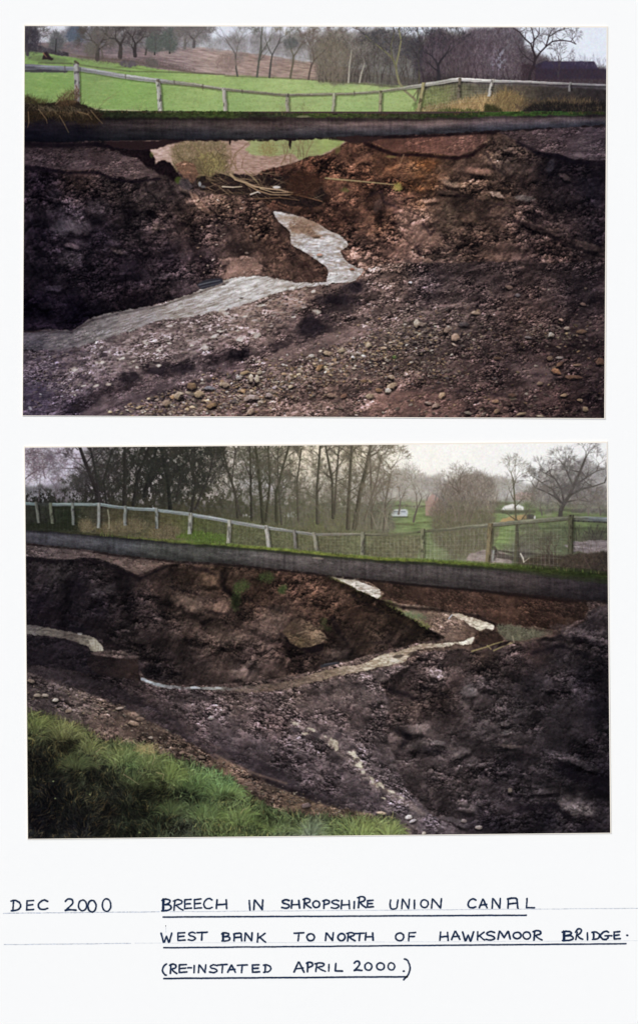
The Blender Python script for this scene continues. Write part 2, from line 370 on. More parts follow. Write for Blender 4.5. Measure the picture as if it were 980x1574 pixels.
    mass(cv, nr, cv.poly([(800, 100), (830, 106), (930, 112), (932, 135), (800, 130)], 4), 1600, C(52, 40, 46), 9, .25, wood2, fan=.4)
    mass(cv, nr, cv.poly([(870, 88), (930, 94), (932, 108), (870, 100)], 3), 120, C(96, 90, 110), 10, .25, None, fan=.4)
    # ---- trees on the hill, left
    def tree(x, y, h, col, label, w=4, depth=5, spread=.55, lean=0, per=5, tw=7, k=.3, seed=0, up=.12, a=1, kids=2.4, shrink=.76, haze=None, minw=.5, l0=.34, tcol=None):
        r = random.Random(seed * 13 + int(x)); t = P('tree', label); tips = []
        if haze:
            hm = np.clip(1 - np.hypot((X - x - lean * h * .6) / haze[0], (Y - (y - h * .62)) / haze[1]) + cv.wx * 1.5, 0, 1) ** .5 * min(1, haze[2] * 1.35)
            cv.put(hm, C(*haze[3]) * (.5 + .85 * fbm(X / 5, Y / 5, 4, seed + 300, .8))[..., None], t, .42)
        grow(cv, r, x, y, lean, h * l0, w * (1.3 if l0 < .4 else .9), C(*col), depth, t, spread, up, tips, a, minw, kids=kids, shrink=shrink)
        twigs(cv, nr, tips, C(*(tcol or col)) * 1.1, tw, per, k * 1.25, t, .45)
        return t
    dk = (60, 56, 58)
    bk_ = cv.poly([(36, 84), (36, 44), (60, 40), (70, 50), (84, 48), (130, 44), (320, 42), (322, 64), (300, 74), (270, 78), (130, 84)], 6, 1.6)
    mass(cv, nr, bk_, 4200, C(104, 102, 108), 7, .2, None, fan=.9, var=.25, col2=C(84, 80, 84))
    cv.put(bk_ * .35 * sst(.4, .65, fbm(X / 10, Y / 8, 4, 333, .7)), C(88, 86, 92))
    tree(43, 84, 44, dk, 'dark bare tree at the left edge of the upper print', 4, 5, .6, seed=3, haze=(22, 26, .75, (58, 56, 62)))
    mass(cv, nr, cv.near(48, 62, 16, 20), 700, C(46, 44, 52), 6, .3)
    t = P('tree', 'blue green conifer beside a far house')
    mass(cv, nr, cv.poly([(82, 78), (76, 68), (80, 56), (88, 47), (94, 56), (99, 66), (96, 76), (88, 79)], 3), 1300, C(78, 80, 82), 6, .24, t, .45, fan=1, var=.35)
    cv.line([(86, 80), (87, 60)], 2, 1, C(36, 36, 36), .9, t)
    t = P('tree', 'far blue grey tree on the skyline')
    mass(cv, nr, cv.poly([(104, 64), (108, 48), (112, 40), (120, 38), (127, 46), (128, 64)], 4), 1300, C(78, 88, 104), 5, .4, t, .5, fan=1)
    tree(150, 91, 56, (66, 62, 58), 'bare oak with dense crown on the hillside', 5.5, 5, .62, seed=1, haze=(26, 26, .55, (98, 94, 92)), per=7)
    mass(cv, nr, cv.near(140, 78, 12, 12), 500, C(92, 90, 80), 7, .22)
    tree(158, 90, 40, (88, 82, 76), 'slim bare tree beside the dense oak', 2, 4, .5, seed=5)
    tree(185, 88, 54, (58, 54, 52), 'spreading bare oak on the brow of the hill', 5.5, 5, .68, seed=2, haze=(27, 22, .4, (112, 108, 108)), per=7, tcol=(80, 74, 72))
    tree(208, 86, 52, (54, 50, 50), 'dark trunked bare oak on the hillside', 4.5, 5, .6, seed=4, haze=(20, 20, .4, (105, 102, 104)), per=6)
    tree(224, 84, 44, (72, 68, 66), 'thin bare tree left of the ivy covered trees', 2.4, 4, .5, seed=6)
    for (x, y, w, h, lb) in ((238, 84, 13, 34, 'ivy covered tree with round dark crown'), (261, 82, 13, 40, 'tall narrow ivy covered tree')):
        t = P('tree', lb); ap = y - h
        cv.line([(x, y), (x, ap + 8)], 2.5, 1.4, C(46, 46, 44), 1, t)
        mk = cv.poly([(x - w * .5, y - 3), (x - w, y - h * .35), (x - w * .8, y - h * .75), (x, ap), (x + w * .75, y - h * .7), (x + w, y - h * .35), (x + w * .4, y - 2)], 4)
        mass(cv, nr, mk, 2600, C(80, 86, 82), 6, .26, t, .45, fan=1.3, var=.4)
        tree(x + 2, y - 8, 36, (84, 80, 80), None, 1.4, 4, .5, seed=x, a=.8); cv.parts.popitem(); cv.id[cv.id == len(cv.parts) + 1] = t
    tree(284, 74, 34, (96, 92, 90), 'pale bare oak on the crest of the hill', 3.6, 5, .66, seed=8, haze=(20, 15, .5, (132, 128, 128)), per=6)
    tree(298, 72, 34, (92, 88, 88), 'rounded bare oak at the end of the hill row', 3.6, 5, .66, seed=9, haze=(22, 17, .55, (126, 122, 124)), per=7)
    # little hedge thickets on the brow
    mass(cv, nr, cv.poly([(120, 90), (150, 88), (200, 92), (240, 95), (300, 108), (300, 112), (220, 104), (120, 94)], 3), 1300, C(84, 74, 70), 5, .25, None, fan=.8)
    mass(cv, nr, cv.poly([(222, 96), (230, 90), (240, 94), (246, 104), (224, 104)], 3), 420, C(88, 84, 80), 5, .35, None)
    st = P('bush', 'small dark bush on the field boundary'); mass(cv, nr, cv.near(197, 100, 12, 5) * sst(.3, .6, fbm(X / 5, Y / 4, 3, 59)), 420, C(84, 80, 84), 4, .5, st)
    st = P('tree_stump', 'uprooted stump lying in the far pasture')
    cv.put(cv.poly([(66, 91), (68, 82), (73, 80), (78, 87), (83, 91), (82, 93), (66, 92)], 1.5), C(40, 32, 34), st)
    cv.line([(67, 82), (72, 88)], 2, 1, C(150, 110, 80), .7)
    # ---- thin hedgerow trees, middle
    for (x, y, h, w, ln, lb, s, c, hz) in (
            (365, 117, 78, 3.0, .02, 'slim bare tree with feathery twigs on the field edge', 1, (84, 82, 78), (16, 34, .45, (122, 116, 114))),
            (395, 118, 88, 3.0, .05, 'straight single bare trunk on the field edge', 2, (78, 80, 70), None),
            (414, 119, 82, 3.4, .22, 'bare tree leaning right on the field edge', 3, (74, 74, 70), None),
            (446, 120, 80, 3.6, .18, 'bare tree with ivy in the fork beside the pasture', 4, (96, 92, 76), (20, 24, .5, (104, 102, 96))),
            (474, 122, 72, 3.2, .25, 'crooked bare tree at the corner of the wood', 5, (80, 70, 64), (16, 22, .35, (118, 112, 100)))):
        tree(x, y, h, c, lb, w, 4 if s != 2 else 3, .4, ln, 12, 9, .26, s, .16, haze=hz or (14, 30, .4, (124, 120, 122)), l0=.42, kids=2.3)
    cv.line([(395, 118), (398, 92), (401, 70), (403, 40)], 3, 1.2, C(80, 82, 74), 1, None)
    mass(cv, nr, cv.near(447, 68, 13, 9), 500, C(80, 84, 84), 4, .3, None)
    mass(cv, nr, cv.near(348, 100, 16, 14), 900, C(128, 110, 104), 8, .22, None)
    mass(cv, nr, cv.near(512, 96, 28, 38), 1800, C(116, 108, 92), 10, .2, None, fan=.5)
    for (a, b, lb) in (((535, 127), (540, 78), 'white stemmed birch at the edge of the wood'), ((552, 127), (560, 98), 'leaning pale birch at the edge of the wood')):
        t = P('tree', lb); cv.line([a, ((a[0] + b[0]) / 2 - 1, (a[1] + b[1]) / 2), b], 2.4, 1.2, C(176, 172, 156), .95, t)
        tp = []; grow(cv, random.Random(4), b[0], b[1] + 6, .1, 14, 1, C(140, 136, 128), 3, t, .5, .1, tp); twigs(cv, nr, tp, C(130, 124, 120), 8, 4, .2, None)
    for x in (575, 583, 592, 603): cv.line([(x, 128), (x + 1, 100)], 2, 1.4, C(108, 108, 98), .5)
    # ---- the big leaning ivy tree over the fence
    big = P('tree', 'leaning green barked tree reaching over the fence')
    crown = cv.poly([(556, 62), (562, 50), (600, 46), (640, 42), (650, 52), (646, 84), (632, 96), (612, 84), (596, 80), (570, 66)], 5)
    mass(cv, nr, crown, 1300, C(58, 60, 66), 3, .42, big, .5, fan=1.2, var=.4)
    bark = C(124, 122, 90)
    cv.line([(646, 168), (636, 152), (622, 140), (613, 128), (609, 112), (608, 100), (612, 84), (616, 62), (612, 44)], 4.2, 1.8, bark, 1, big)
    cv.line([(609, 106), (603, 90), (590, 78), (574, 66), (560, 54)], 3, 1.2, bark * .85, 1, big)
    cv.line([(603, 92), (600, 70), (606, 48)], 2, 1, bark * .7, 1, big)
    cv.line([(640, 160), (644, 120), (642, 90), (646, 66), (640, 46)], 2.4, 1.2, bark * .62, .9, big)
    cv.line([(634, 150), (648, 128)], 1.8, 1.4, bark * .8, .9, big)
    tips = []
    for k, (x, y, an) in enumerate([(560, 54, -1), (574, 66, -.7), (590, 78, -.5), (606, 50, -.2), (612, 46, .3), (616, 62, .7), (640, 48, .2), (644, 70, .8), (642, 92, -.6), (600, 70, -.6)]):
        grow(cv, random.Random(k + 70), x, y, an, 11, 1.5, C(66, 64, 62), 3, big, .6, .1, tips)
    twigs(cv, nr, tips, C(62, 62, 66), 6, 4, .3, big)
    mass(cv, nr, cv.poly([(640, 60), (650, 52), (648, 110), (636, 118)], 4), 500, C(54, 52, 56), 4, .4, None, fan=1)
    # dark crowned tree and the bare tree right
    tree(674, 128, 82, (46, 44, 48), 'dark bare tree with twisted crown beyond the fence corner', 4.5, 5, .6, 0, seed=15, per=5, tw=6)
    bt = P('tree', 'gnarled bare tree against the sky'); tc = C(44, 38, 42); tips = []
    cv.line([(812, 123), (814, 112), (819, 103), (822, 88), (818, 76)], 4.6, 3, tc, 1, bt)
    for pts, w in (([(818, 78), (815, 68), (806, 60), (798, 50), (789, 44)], 2.6), ([(818, 78), (820, 60), (816, 42)], 2.4), ([(822, 92), (830, 80), (838, 72), (842, 58), (846, 48)], 2.8), ([(838, 72), (848, 64), (862, 62), (876, 64), (884, 68)], 2.2), ([(819, 64), (828, 52), (828, 40)], 1.6), ([(844, 56), (856, 48), (866, 46)], 1.5), ([(822, 98), (808, 88), (800, 80)], 1.6)):
        cv.line(pts, w, w * .5, tc, 1, bt)
        for q in pts[1:]: grow(cv, rng, q[0], q[1], rng.uniform(-1.2, 1.2), 9, 1.1, tc * 1.15, 2, bt, .7, .08, tips)
    twigs(cv, nr, tips, C(86, 80, 88), 5, 3, .3, bt)
    tree(857, 118, 50, (60, 54, 60), 'small bare tree in front of the barn', 2.4, 4, .62, .02, 4, 5, .25, 21)
    # ---- vegetation right of the fence corner (behind rail)
    und = P('undergrowth', 'rough dead grass and scrub behind the wire fence')
    m = cv.poly([(626, 178), (634, 160), (650, 145), (660, 132), (706, 130), (760, 130), (830, 132), (934, 138), (934, 178)], 3, 1.2)
    wc = cv.field([(640, 165, 132, 158, 92), (670, 150, 104, 112, 74), (700, 140, 84, 84, 64), (745, 140, 78, 76, 66), (790, 145, 74, 66, 58), (850, 145, 52, 48, 44), (920, 150, 40, 36, 36), (700, 166, 120, 104, 70), (790, 165, 76, 68, 48), (850, 168, 26, 24, 24), (925, 168, 16, 16, 20)])
    cv.put(m * .92, wc * (.4 + 1.2 * fbm(X / 7, Y / 8, 5, 60, .8))[..., None], und, .5)
    mass(cv, nr, cv.poly([(640, 172), (650, 140), (690, 134), (690, 172)], 4), 900, C(74, 82, 44), 8, .25, None, fan=.9, col2=C(150, 156, 96))
    dry = P('dry_grass', 'straw coloured dead grass tussock on top of the bank')
    for (poly, n, c1, c2, ln, fan) in (([(636, 176), (655, 168), (690, 160), (704, 158), (700, 178)], 700, (168, 150, 108), (96, 80, 52), 7, .9),
                                  ([(690, 170), (712, 158), (740, 154), (765, 150), (778, 160), (770, 176), (700, 178)], 1900, (186, 160, 112), (110, 88, 56), 13, .55),
                                  ([(756, 168), (772, 150), (784, 152), (800, 160), (795, 176)], 900, (150, 128, 84), (80, 66, 44), 18, .5),
                                  ([(780, 168), (830, 160), (900, 160), (926, 168), (920, 176)], 1000, (112, 94, 66), (50, 42, 34), 14, .6)):
        mass(cv, nr, cv.poly(poly, 3), n, C(*c1), ln, .7, dry, .35, fan=fan, lean=.25, var=.3, col2=C(*c2), layers=5)
    mass(cv, nr, cv.poly([(740, 176), (745, 165), (765, 168), (775, 176)], 3), 600, C(44, 46, 26), 6, .4, None)
    mass(cv, nr, cv.poly([(800, 172), (830, 158), (870, 162), (930, 158), (932, 178), (800, 178)], 4), 2600, C(20, 20, 20), 6, .4, None, fan=.8)
    mass(cv, nr, cv.poly([(660, 178), (680, 168), (700, 170), (735, 170), (740, 179)], 3), 700, C(42, 60, 24), 4, .35, None)
    # ---- field foreground weeds
    for (x, y, n) in ((165, 160, 0), (440, 170, 60), (468, 170, 40), (212, 172, 40), (230, 175, 30), (90, 165, 60)):
        mass(cv, nr, cv.near(x, y, 14, 7), n, C(120, 118, 84), 10, .25, None, fan=.7)
    for pts in ([(152, 166), (165, 152), (186, 139)], [(158, 156), (170, 150)], [(166, 151), (176, 150)]): cv.line(pts, .9, .6, C(120, 120, 80), .7)
    cv.put(cv.poly([(120, 163), (160, 168), (210, 170), (236, 175), (120, 176)], 1.5) * .55, C(172, 160, 140))
    # ---- fence
    fence = P('fence', 'post and rail fence sagging across the top of the upper print')
    wire = P('wire_netting', None, fence); rail = P('rail', None, fence)
    for k in range(24):
        x = 655 + k * 4.6
        cv.line([(x, interp([(650, 134), (704, 126), (770, 128)], x)), (x + 1, 168 - (x - 650) * .16)], .55, .5, C(176, 178, 160), .34)
    for k in range(7): cv.line([(652, 138 + k * 5.2), (704, 131 + k * 4.4), (760, 133 + k * 3.6)], .55, .5, C(176, 178, 160), .34)
    nb = (cv.id == und) & (X > 655) & (X < 765) & (Y < 162) & (Y > 132) & ((np.abs(((X - 655) / 4.6 + .5) % 1 - .5) < .1) | (np.abs((Y - 133) % 5 - .5) < .5))
    cv.id[nb] = wire
    RL = [(30, 103), (70, 104.5), (100, 105.5), (120, 106), (193, 118), (242, 124.5), (300, 130.5), (343, 137), (372, 140), (434, 146), (470, 145.5), (513, 145), (545, 144), (584, 141), (615, 136.5), (650, 131), (704, 122.3), (755, 125), (800, 126), (850, 128), (935, 131.5)]
    RW = [(30, 10), (100, 7), (193, 7), (242, 7), (343, 4), (434, 3.6), (584, 4), (650, 5.5), (704, 6), (760, 4.5), (830, 3.4), (935, 3)]
    rc = [(40, 103, 92, 94, 104), (90, 104, 120, 124, 136), (150, 112, 148, 150, 154), (220, 121, 158, 160, 158), (300, 131, 138, 136, 122), (400, 143, 120, 118, 100), (500, 146, 132, 130, 110), (590, 141, 138, 138, 116), (660, 130, 172, 170, 160), (720, 122, 202, 198, 194), (800, 126, 164, 160, 160), (920, 131, 138, 136, 142)]
    RC = cv.field(rc, warp=0)
    yy = np.interp(X, [p[0] for p in RL], [p[1] for p in RL]) + cv.wx * 1.6; hw = np.interp(X, [p[0] for p in RW], [p[1] for p in RW]) / 2
    d = Y - yy
    rm = np.clip((hw - np.abs(d)) / .9 + .5, 0, 1)
    gr = fbm(X / 22, d / 1.4, 3, 66)
    cv.mul(1 - .3 * np.clip((hw + 1.5 - np.abs(d - 1.2)) / 1.5, 0, 1) * (1 - rm))
    lit = np.where(d < -hw * .2, 1.1, .84)
    cv.put(rm, RC * (lit * (.7 + .6 * gr))[..., None], rail)
    m = cv.poly([(36, 108), (70, 107), (104, 109), (104, 112), (70, 111.5), (36, 111)], .6); cv.put(m * .85, C(54, 50, 60), None)
    for (x, y) in ((193, 118), (268, 127), (312, 133), (372, 141), (544, 144), (100, 105)):
        cv.line([(x, y - 3), (x + .5, y + 3)], 2, 1.6, C(70, 64, 56), .6)
    cv.line([(310, 132), (312, 139)], 1.1, .8, C(86, 78, 60), .9)
    cv.line([(250, 127.5), (285, 131.5), (340, 138)], 1.2, 1, C(84, 76, 58), .7)
    cv.line([(345, 139.5), (434, 148), (500, 147), (584, 143)], 1.2, 1, C(88, 82, 62), .6)
    for (x0, y0, x1, y1, w, c) in ((118, 100, 119, 166, 8.4, (148, 146, 146)), (243, 124, 247, 172, 7, (166, 166, 156)), (344, 137, 347, 174, 6, (162, 160, 148)), (441, 146, 442, 176, 5.4, (146, 144, 126)), (513.5, 145, 511, 176, 5, (148, 150, 126)), (585, 141, 582.5, 177, 5, (136, 134, 104)), (650, 129, 643, 172, 5.4, (150, 142, 102)), (706, 122, 704, 150, 4.6, (106, 98, 84)), (756, 124, 751, 148, 5, (180, 176, 168)), (876, 128, 874, 140, 4, (112, 110, 112))):
        pt = P('post', None, fence)
        t = (Y - y0) / (y1 - y0); xc = x0 + (x1 - x0) * t + (fbm(Y / 8, Y * 0, 2, int(x0)) - .5) * 1.6; dx = X - xc
        pm = np.clip((w / 2 - np.abs(dx)) / .9 + .5, 0, 1) * (Y > y0 - 2) * (Y < y1 + 1)
        cv.mul(1 - .35 * np.clip((w / 2 + 2 - np.abs(dx - 1.5)) / 2, 0, 1) * (1 - pm) * (Y > y0 + 3) * (Y < y1))
        g = fbm(dx / 1.3, Y / 9, 3, int(x0)); sp = sst(.62, .72, fbm(X / 4, Y / 7, 2, 5))
        cv.put(pm, C(*c) * ((.78 + .44 * g) * np.where(dx > w * .22, .72, 1.03) * (1 - .4 * sp))[..., None], pt)
    cv.line([(116, 95), (121, 98)], 4, 3, C(70, 62, 54), .9)
    cv.line([(117, 132), (121, 140), (118, 146)], 2.2, 1.5, C(90, 60, 52), .7); cv.line([(242, 124), (247, 127)], 4, 2, C(74, 66, 56), .7)

    # ================= the lower half: banks, breach and stream
    floor_ = P('mud_bank', 'trampled mud bed of the drained canal'); cv.put((Y > 172).astype(np.float32), C(60, 50, 52), floor_)
    # opening under the beam: far field and scrub
    far = P('distant_field', 'muddy washed out field seen through the breach')
    op = cv.poly([(205, 224), (240, 210), (600, 200), (560, 216), (532, 220), (503, 237), (473, 242), (451, 251), (402, 264), (410, 285), (300, 300), (240, 260)], 1)
    col = cv.field([(250, 235, 176, 152, 146), (330, 222, 150, 132, 124), (300, 245, 148, 130, 116), (400, 250, 150, 126, 120), (360, 240, 160, 134, 130), (440, 235, 150, 128, 120), (300, 270, 110, 98, 80)])
    cv.put(op, col * (.72 + .56 * fbm(X / 6, Y / 1.8, 3, 70))[..., None], far)
    g1 = cv.poly([(372, 210), (540, 206), (530, 219), (505, 233), (480, 243), (460, 246), (446, 236), (420, 240), (392, 238), (376, 232), (386, 222)], 3, 1)
    g1p = P('grass_field', 'green pasture glimpsed under the beam')
    cv.put(g1, cv.field([(400, 222, 141, 157, 102), (440, 225, 133, 149, 97), (500, 225, 141, 168, 93), (480, 238, 129, 144, 95)], sat=.84) * (.9 + .2 * fbm(X / 8, Y / 2, 2, 72))[..., None], g1p)
    sc = P('scrub', 'olive scrub and bare stems behind the breach')
    mass(cv, nr, cv.poly([(262, 232), (280, 218), (340, 218), (352, 236), (345, 262), (352, 278), (250, 276), (270, 252)], 6), 3400, C(110, 104, 74), 11, .22, sc, .5, fan=.9, var=.35, col2=C(66, 62, 42))
    mass(cv, nr, cv.poly([(300, 240), (350, 240), (358, 275), (300, 276)], 6), 900, C(70, 66, 44), 8, .25, sc, fan=1, var=.3)
    mass(cv, nr, cv.poly([(300, 228), (340, 240), (350, 264), (320, 268)], 6), 380, C(150, 146, 92), 9, .25, None, fan=1.4)
    for k in range(9):
        x = (352, 362, 372, 438, 446, 462, 470, 466, 458)[k]; y = (262, 262, 258, 246, 252, 241, 241, 242, 242)[k]
        grow(cv, rng, x, y, rng.uniform(-.3, .35), 13, 1.4, C(104, 88, 70), 2, sc, .45, .25, None, .85)
    for pts in ([(352, 262), (362, 236), (386, 216)], [(356, 256), (354, 230)], [(432, 253), (440, 238), (444, 220)], [(365, 262), (352, 240), (330, 226)]): cv.line(pts, 1.8, .9, C(112, 96, 78), .9, sc)
    mass(cv, nr, cv.near(412, 232, 13, 12), 200, C(110, 96, 62), 9, .25, None, fan=.7)
    # ---- textures shared by all the earth
    mt, _ = mudtex(cv, 1.0, 3, 1.0, .9); bigt = fbm(X / 30, Y / 22, 4, 77)
    mf, _ = mudtex(cv, .6, 23, 1.3, .95, slope=-8, crumb=1.35)
    mf = mf * np.exp(.35 * (fbm(X / 50, Y / 16, 3, 78) - .5))
    # ---- right bank
    rb = P('mud_bank', 'steep collapsed red brown earth bank right of the stream')
    m = cv.poly([(402, 262), (451, 251), (473, 242), (503, 237), (532, 219), (560, 212), (600, 200), (934, 188), (934, 470), (540, 460), (535, 440), (562, 412), (549, 412), (529, 399), (521, 386), (535, 378), (532, 370), (503, 353), (473, 337), (444, 326), (418, 324), (380, 300)], 2.2, .7)
    col = cv.field([(420, 275, 70, 48, 42), (480, 270, 92, 62, 50), (480, 310, 52, 38, 32), (540, 240, 84, 60, 50), (560, 280, 104, 72, 58), (600, 265, 96, 66, 50), (650, 255, 96, 68, 48), (640, 290, 92, 66, 48), (560, 320, 92, 66, 56), (520, 340, 96, 68, 58), (600, 310, 84, 62, 58), (580, 345, 124, 90, 74), (560, 378, 122, 94, 88), (600, 385, 122, 94, 88), (560, 400, 128, 104, 98), (640, 350, 126, 102, 98), (690, 330, 92, 78, 70), (720, 262, 98, 78, 70), (700, 290, 82, 66, 58), (780, 250, 60, 52, 50), (760, 300, 64, 52, 46), (740, 350, 72, 58, 54), (680, 400, 88, 74, 72), (760, 400, 80, 64, 60), (820, 340, 48, 40, 42), (860, 300, 40, 35, 40), (910, 290, 30, 28, 38), (920, 360, 30, 26, 32), (850, 390, 62, 50, 50), (920, 400, 58, 50, 54), (860, 260, 34, 30, 38), (620, 420, 84, 72, 74), (800, 430, 64, 54, 60)], warp=22, soft=9)
    cv.put(m, col * (.82 * mt ** 1.1)[..., None], rb)
    # smooth wet slab
    m = cv.poly([(606, 326), (628, 320), (642, 324), (652, 345), (660, 356), (676, 364), (682, 378), (668, 384), (640, 372), (612, 356)], 3)
    cv.put(blur(m, 2) * .62, cv.field([(630, 335, 126, 100, 94), (660, 370, 122, 98, 91), (640, 360, 104, 82, 78)]) * (.45 + .55 * mt)[..., None])
    for (x, y, rx, ry, an, c) in ((733, 263, 22, 6, 6, (112, 86, 80)), (762, 299, 11, 3.5, 24, (158, 138, 132)), (803, 305, 16, 5, 4, (82, 80, 84)), (692, 283, 14, 5, 20, (118, 100, 92)), (830, 350, 36, 5, 20, (98, 82, 80)), (752, 244, 9, 8, 60, (96, 80, 72)), (868, 272, 10, 4, 30, (84, 74, 80)), (660, 308, 15, 4, -4, (116, 94, 86)), (690, 296, 16, 3.6, 3, (112, 92, 84)), (900, 378, 22, 6, 20, (92, 78, 80)), (580, 318, 6, 12, 10, (110, 88, 84)), (845, 255, 6, 11, 20, (58, 58, 72)), (632, 300, 14, 5, 0, (100, 72, 62)), (720, 335, 13, 8, 0, (92, 74, 66))):
        cv.mul(1 - .5 * cv.near(x + 1, y + ry + 2, rx * 1.05, ry * .8, an, .8)); cv.put(cv.near(x, y, rx, ry, an, .9) * .72, C(*c) * (.6 + .45 * mt)[..., None])
    for (pts, w) in (([(745, 236), (760, 258), (776, 270)], 4), ([(700, 300), (740, 310), (800, 320)], 3), ([(790, 338), (830, 350), (872, 378), (900, 386)], 5), ([(572, 300), (585, 296), (590, 310)], 7), ([(650, 345), (660, 360), (668, 350)], 4), ([(590, 310), (612, 318)], 5), ([(752, 320), (770, 312)], 4), ([(610, 405), (680, 408), (760, 404)], 3), ([(640, 380), (645, 390)], 6)):
        q = [(a + rng.uniform(-2, 2), b + rng.uniform(-2, 2)) for a, b in pts]; cv.line(q, w, w * .5, C(26, 20, 24), .6, None, 1.6)
    # orange tint clods
    k = sst(.55, .8, bigt) * cv.near(640, 262, 60, 36) ; cv.rgb *= 1 + k[..., None] * np.array([.14, .05, -.05])
    # right ledge below the beam
    led = P('canal_lining', 'flat grey clay ledge under the right end of the beam')
    m = cv.poly([(768, 205), (800, 220), (829, 235), (856, 236), (875, 244), (905, 247), (935, 246), (935, 188), (760, 200)], 1.6)
    cv.put(m, cv.field([(790, 210, 66, 56, 60), (840, 222, 88, 76, 84), (900, 232, 80, 72, 84), (925, 205, 58, 52, 64), (860, 206, 54, 46, 54)], warp=8) * (.35 + .5 * mf)[..., None] * (.7 + .6 * fbm(X / 16 + Y / 8, Y / 2.4, 4, 75, .7))[..., None], led)
    cv.line([(795, 219), (826, 236), (856, 240), (880, 250), (935, 252)], 6, 8, C(14, 12, 18), .75, None, 2)
    # red slab under beam
    slab = P('clay_slab', 'red clay slab clinging beneath the beam')
    m = cv.poly([(556, 212), (600, 208), (660, 206), (748, 203), (748, 214), (738, 222), (722, 234), (706, 240), (684, 238), (640, 233), (606, 234), (584, 224)], 2)
    cv.line([(560, 220), (584, 230), (606, 238), (640, 238), (700, 244), (726, 238), (745, 222)], 6, 4, C(20, 12, 14), .8, None, 1.4)  # dark shadow edge painted along the bottom of the slab
    cv.put(m, cv.field([(600, 220, 78, 54, 48), (660, 222, 100, 70, 64), (720, 215, 98, 72, 68), (740, 210, 70, 52, 50)]) * (.66 + .35 * mf)[..., None] * (.85 + .3 * fbm(X / 3, Y / 14, 2, 76))[..., None], slab)
    # ---- debris
    deb = P('brushwood', 'dark heap of brushwood and roots jammed across the breach')
    m = cv.poly([(275, 262), (300, 272), (345, 268), (385, 268), (425, 272), (470, 272), (492, 284), (502, 300), (494, 318), (470, 320), (430, 312), (390, 306), (330, 304), (296, 296), (276, 284)], 5)
    cv.put(m * .94, C(22, 18, 18) * (.5 + fbm(X / 3, Y / 3, 3, 80))[..., None], deb)
    mass(cv, nr, m, 900, C(60, 46, 38), 9, .25, None, fan=2.4, var=.5)
    for k in range(120):
        x = rng.uniform(300, 480); y = rng.uniform(264, 306); an = rng.gauss(1.75, .45); l = rng.uniform(10, 34); g_ = rng.uniform(.35, 1)
        q = [(x, y)]
        for z in range(3): an += rng.uniform(-.25, .25); x += math.sin(an) * l / 3; y -= math.cos(an) * l / 3; q.append((x, y))
        cv.line(q, rng.uniform(.8, 1.7), .6, C(132, 112, 92) * g_, .75, deb)
    for k in range(60):
        x = rng.uniform(270, 350); y = rng.uniform(240, 285); an = rng.gauss(-.3, .7); l = rng.uniform(10, 24)
        cv.line([(x, y), (x + math.sin(an) * l * .5, y - math.cos(an) * l * .5), (x + math.sin(an + .3) * l, y - math.cos(an + .3) * l)], 1.1, .6, C(92, 84, 60) * rng.uniform(.5, 1.3), .7, sc)
    for pts, w, c in (([(354, 268), (362, 276), (380, 282), (392, 287), (411, 290), (430, 292), (451, 297)], 3.4, (158, 138, 116)), ([(378, 283), (396, 293), (415, 299), (440, 300), (470, 297)], 2.6, (126, 108, 88)), ([(342, 287), (358, 288), (372, 287)], 2.2, (190, 176, 156)), ([(385, 299), (396, 295), (400, 297)], 2.4, (190, 180, 172)), ([(448, 298), (470, 303), (495, 310)], 2.4, (110, 82, 62)), ([(451, 297), (466, 293), (478, 284)], 2, (104, 80, 62)), ([(392, 306), (430, 304), (460, 308)], 2, (92, 72, 56)), ([(400, 290), (420, 296), (455, 296)], 1.6, (170, 150, 124)), ([(428, 312), (440, 318)], 2, (70, 50, 40))):
        b = P('branch', None, deb); cv.line([(a, c2 + 1.2) for a, c2 in pts], w + 1, w, C(14, 10, 10), .6); cv.line(pts, w, w * .55, C(*c), 1, b)
    for pts in ([(352, 262), (360, 272), (380, 280)], [(376, 262), (392, 276), (398, 284)], [(330, 262), (352, 270), (372, 280)]): cv.line(pts, 1.8, 1.2, C(128, 116, 92), .85)
    cv.put(cv.near(425, 288, 6, 2.4) * .9, C(214, 206, 200)); cv.put(cv.near(307, 283, 2.6, 4.4) * .8, C(150, 158, 172)); cv.put(cv.near(312, 287, 4, 2) * .6, C(120, 126, 138))
    root = P('root_plate', 'tangle of red brown roots at the foot of the bank')
    mass(cv, nr, cv.near(466, 284, 26, 20), 2300, C(70, 46, 34), 8, .3, root, .5, fan=2.6, var=.5, col2=C(26, 18, 16))
    # ---- left ledge and bank
    lb = P('mud_bank', 'dark steep earth bank left of the stream')
    m = cv.poly([(30, 214), (150, 214), (212, 230), (232, 233), (250, 270), (285, 262), (302, 272), (306, 292), (330, 300), (372, 300), (404, 310), (419, 326), (428, 340), (446, 357), (447, 376), (462, 384), (477, 393), (490, 402), (500, 409), (504, 431), (480, 434), (457, 433), (430, 428), (402, 425), (372, 428), (340, 434), (307, 446), (275, 458), (252, 466), (215, 474), (177, 480), (141, 489), (125, 500), (111, 509), (80, 506), (30, 511)], 2.4, .7)
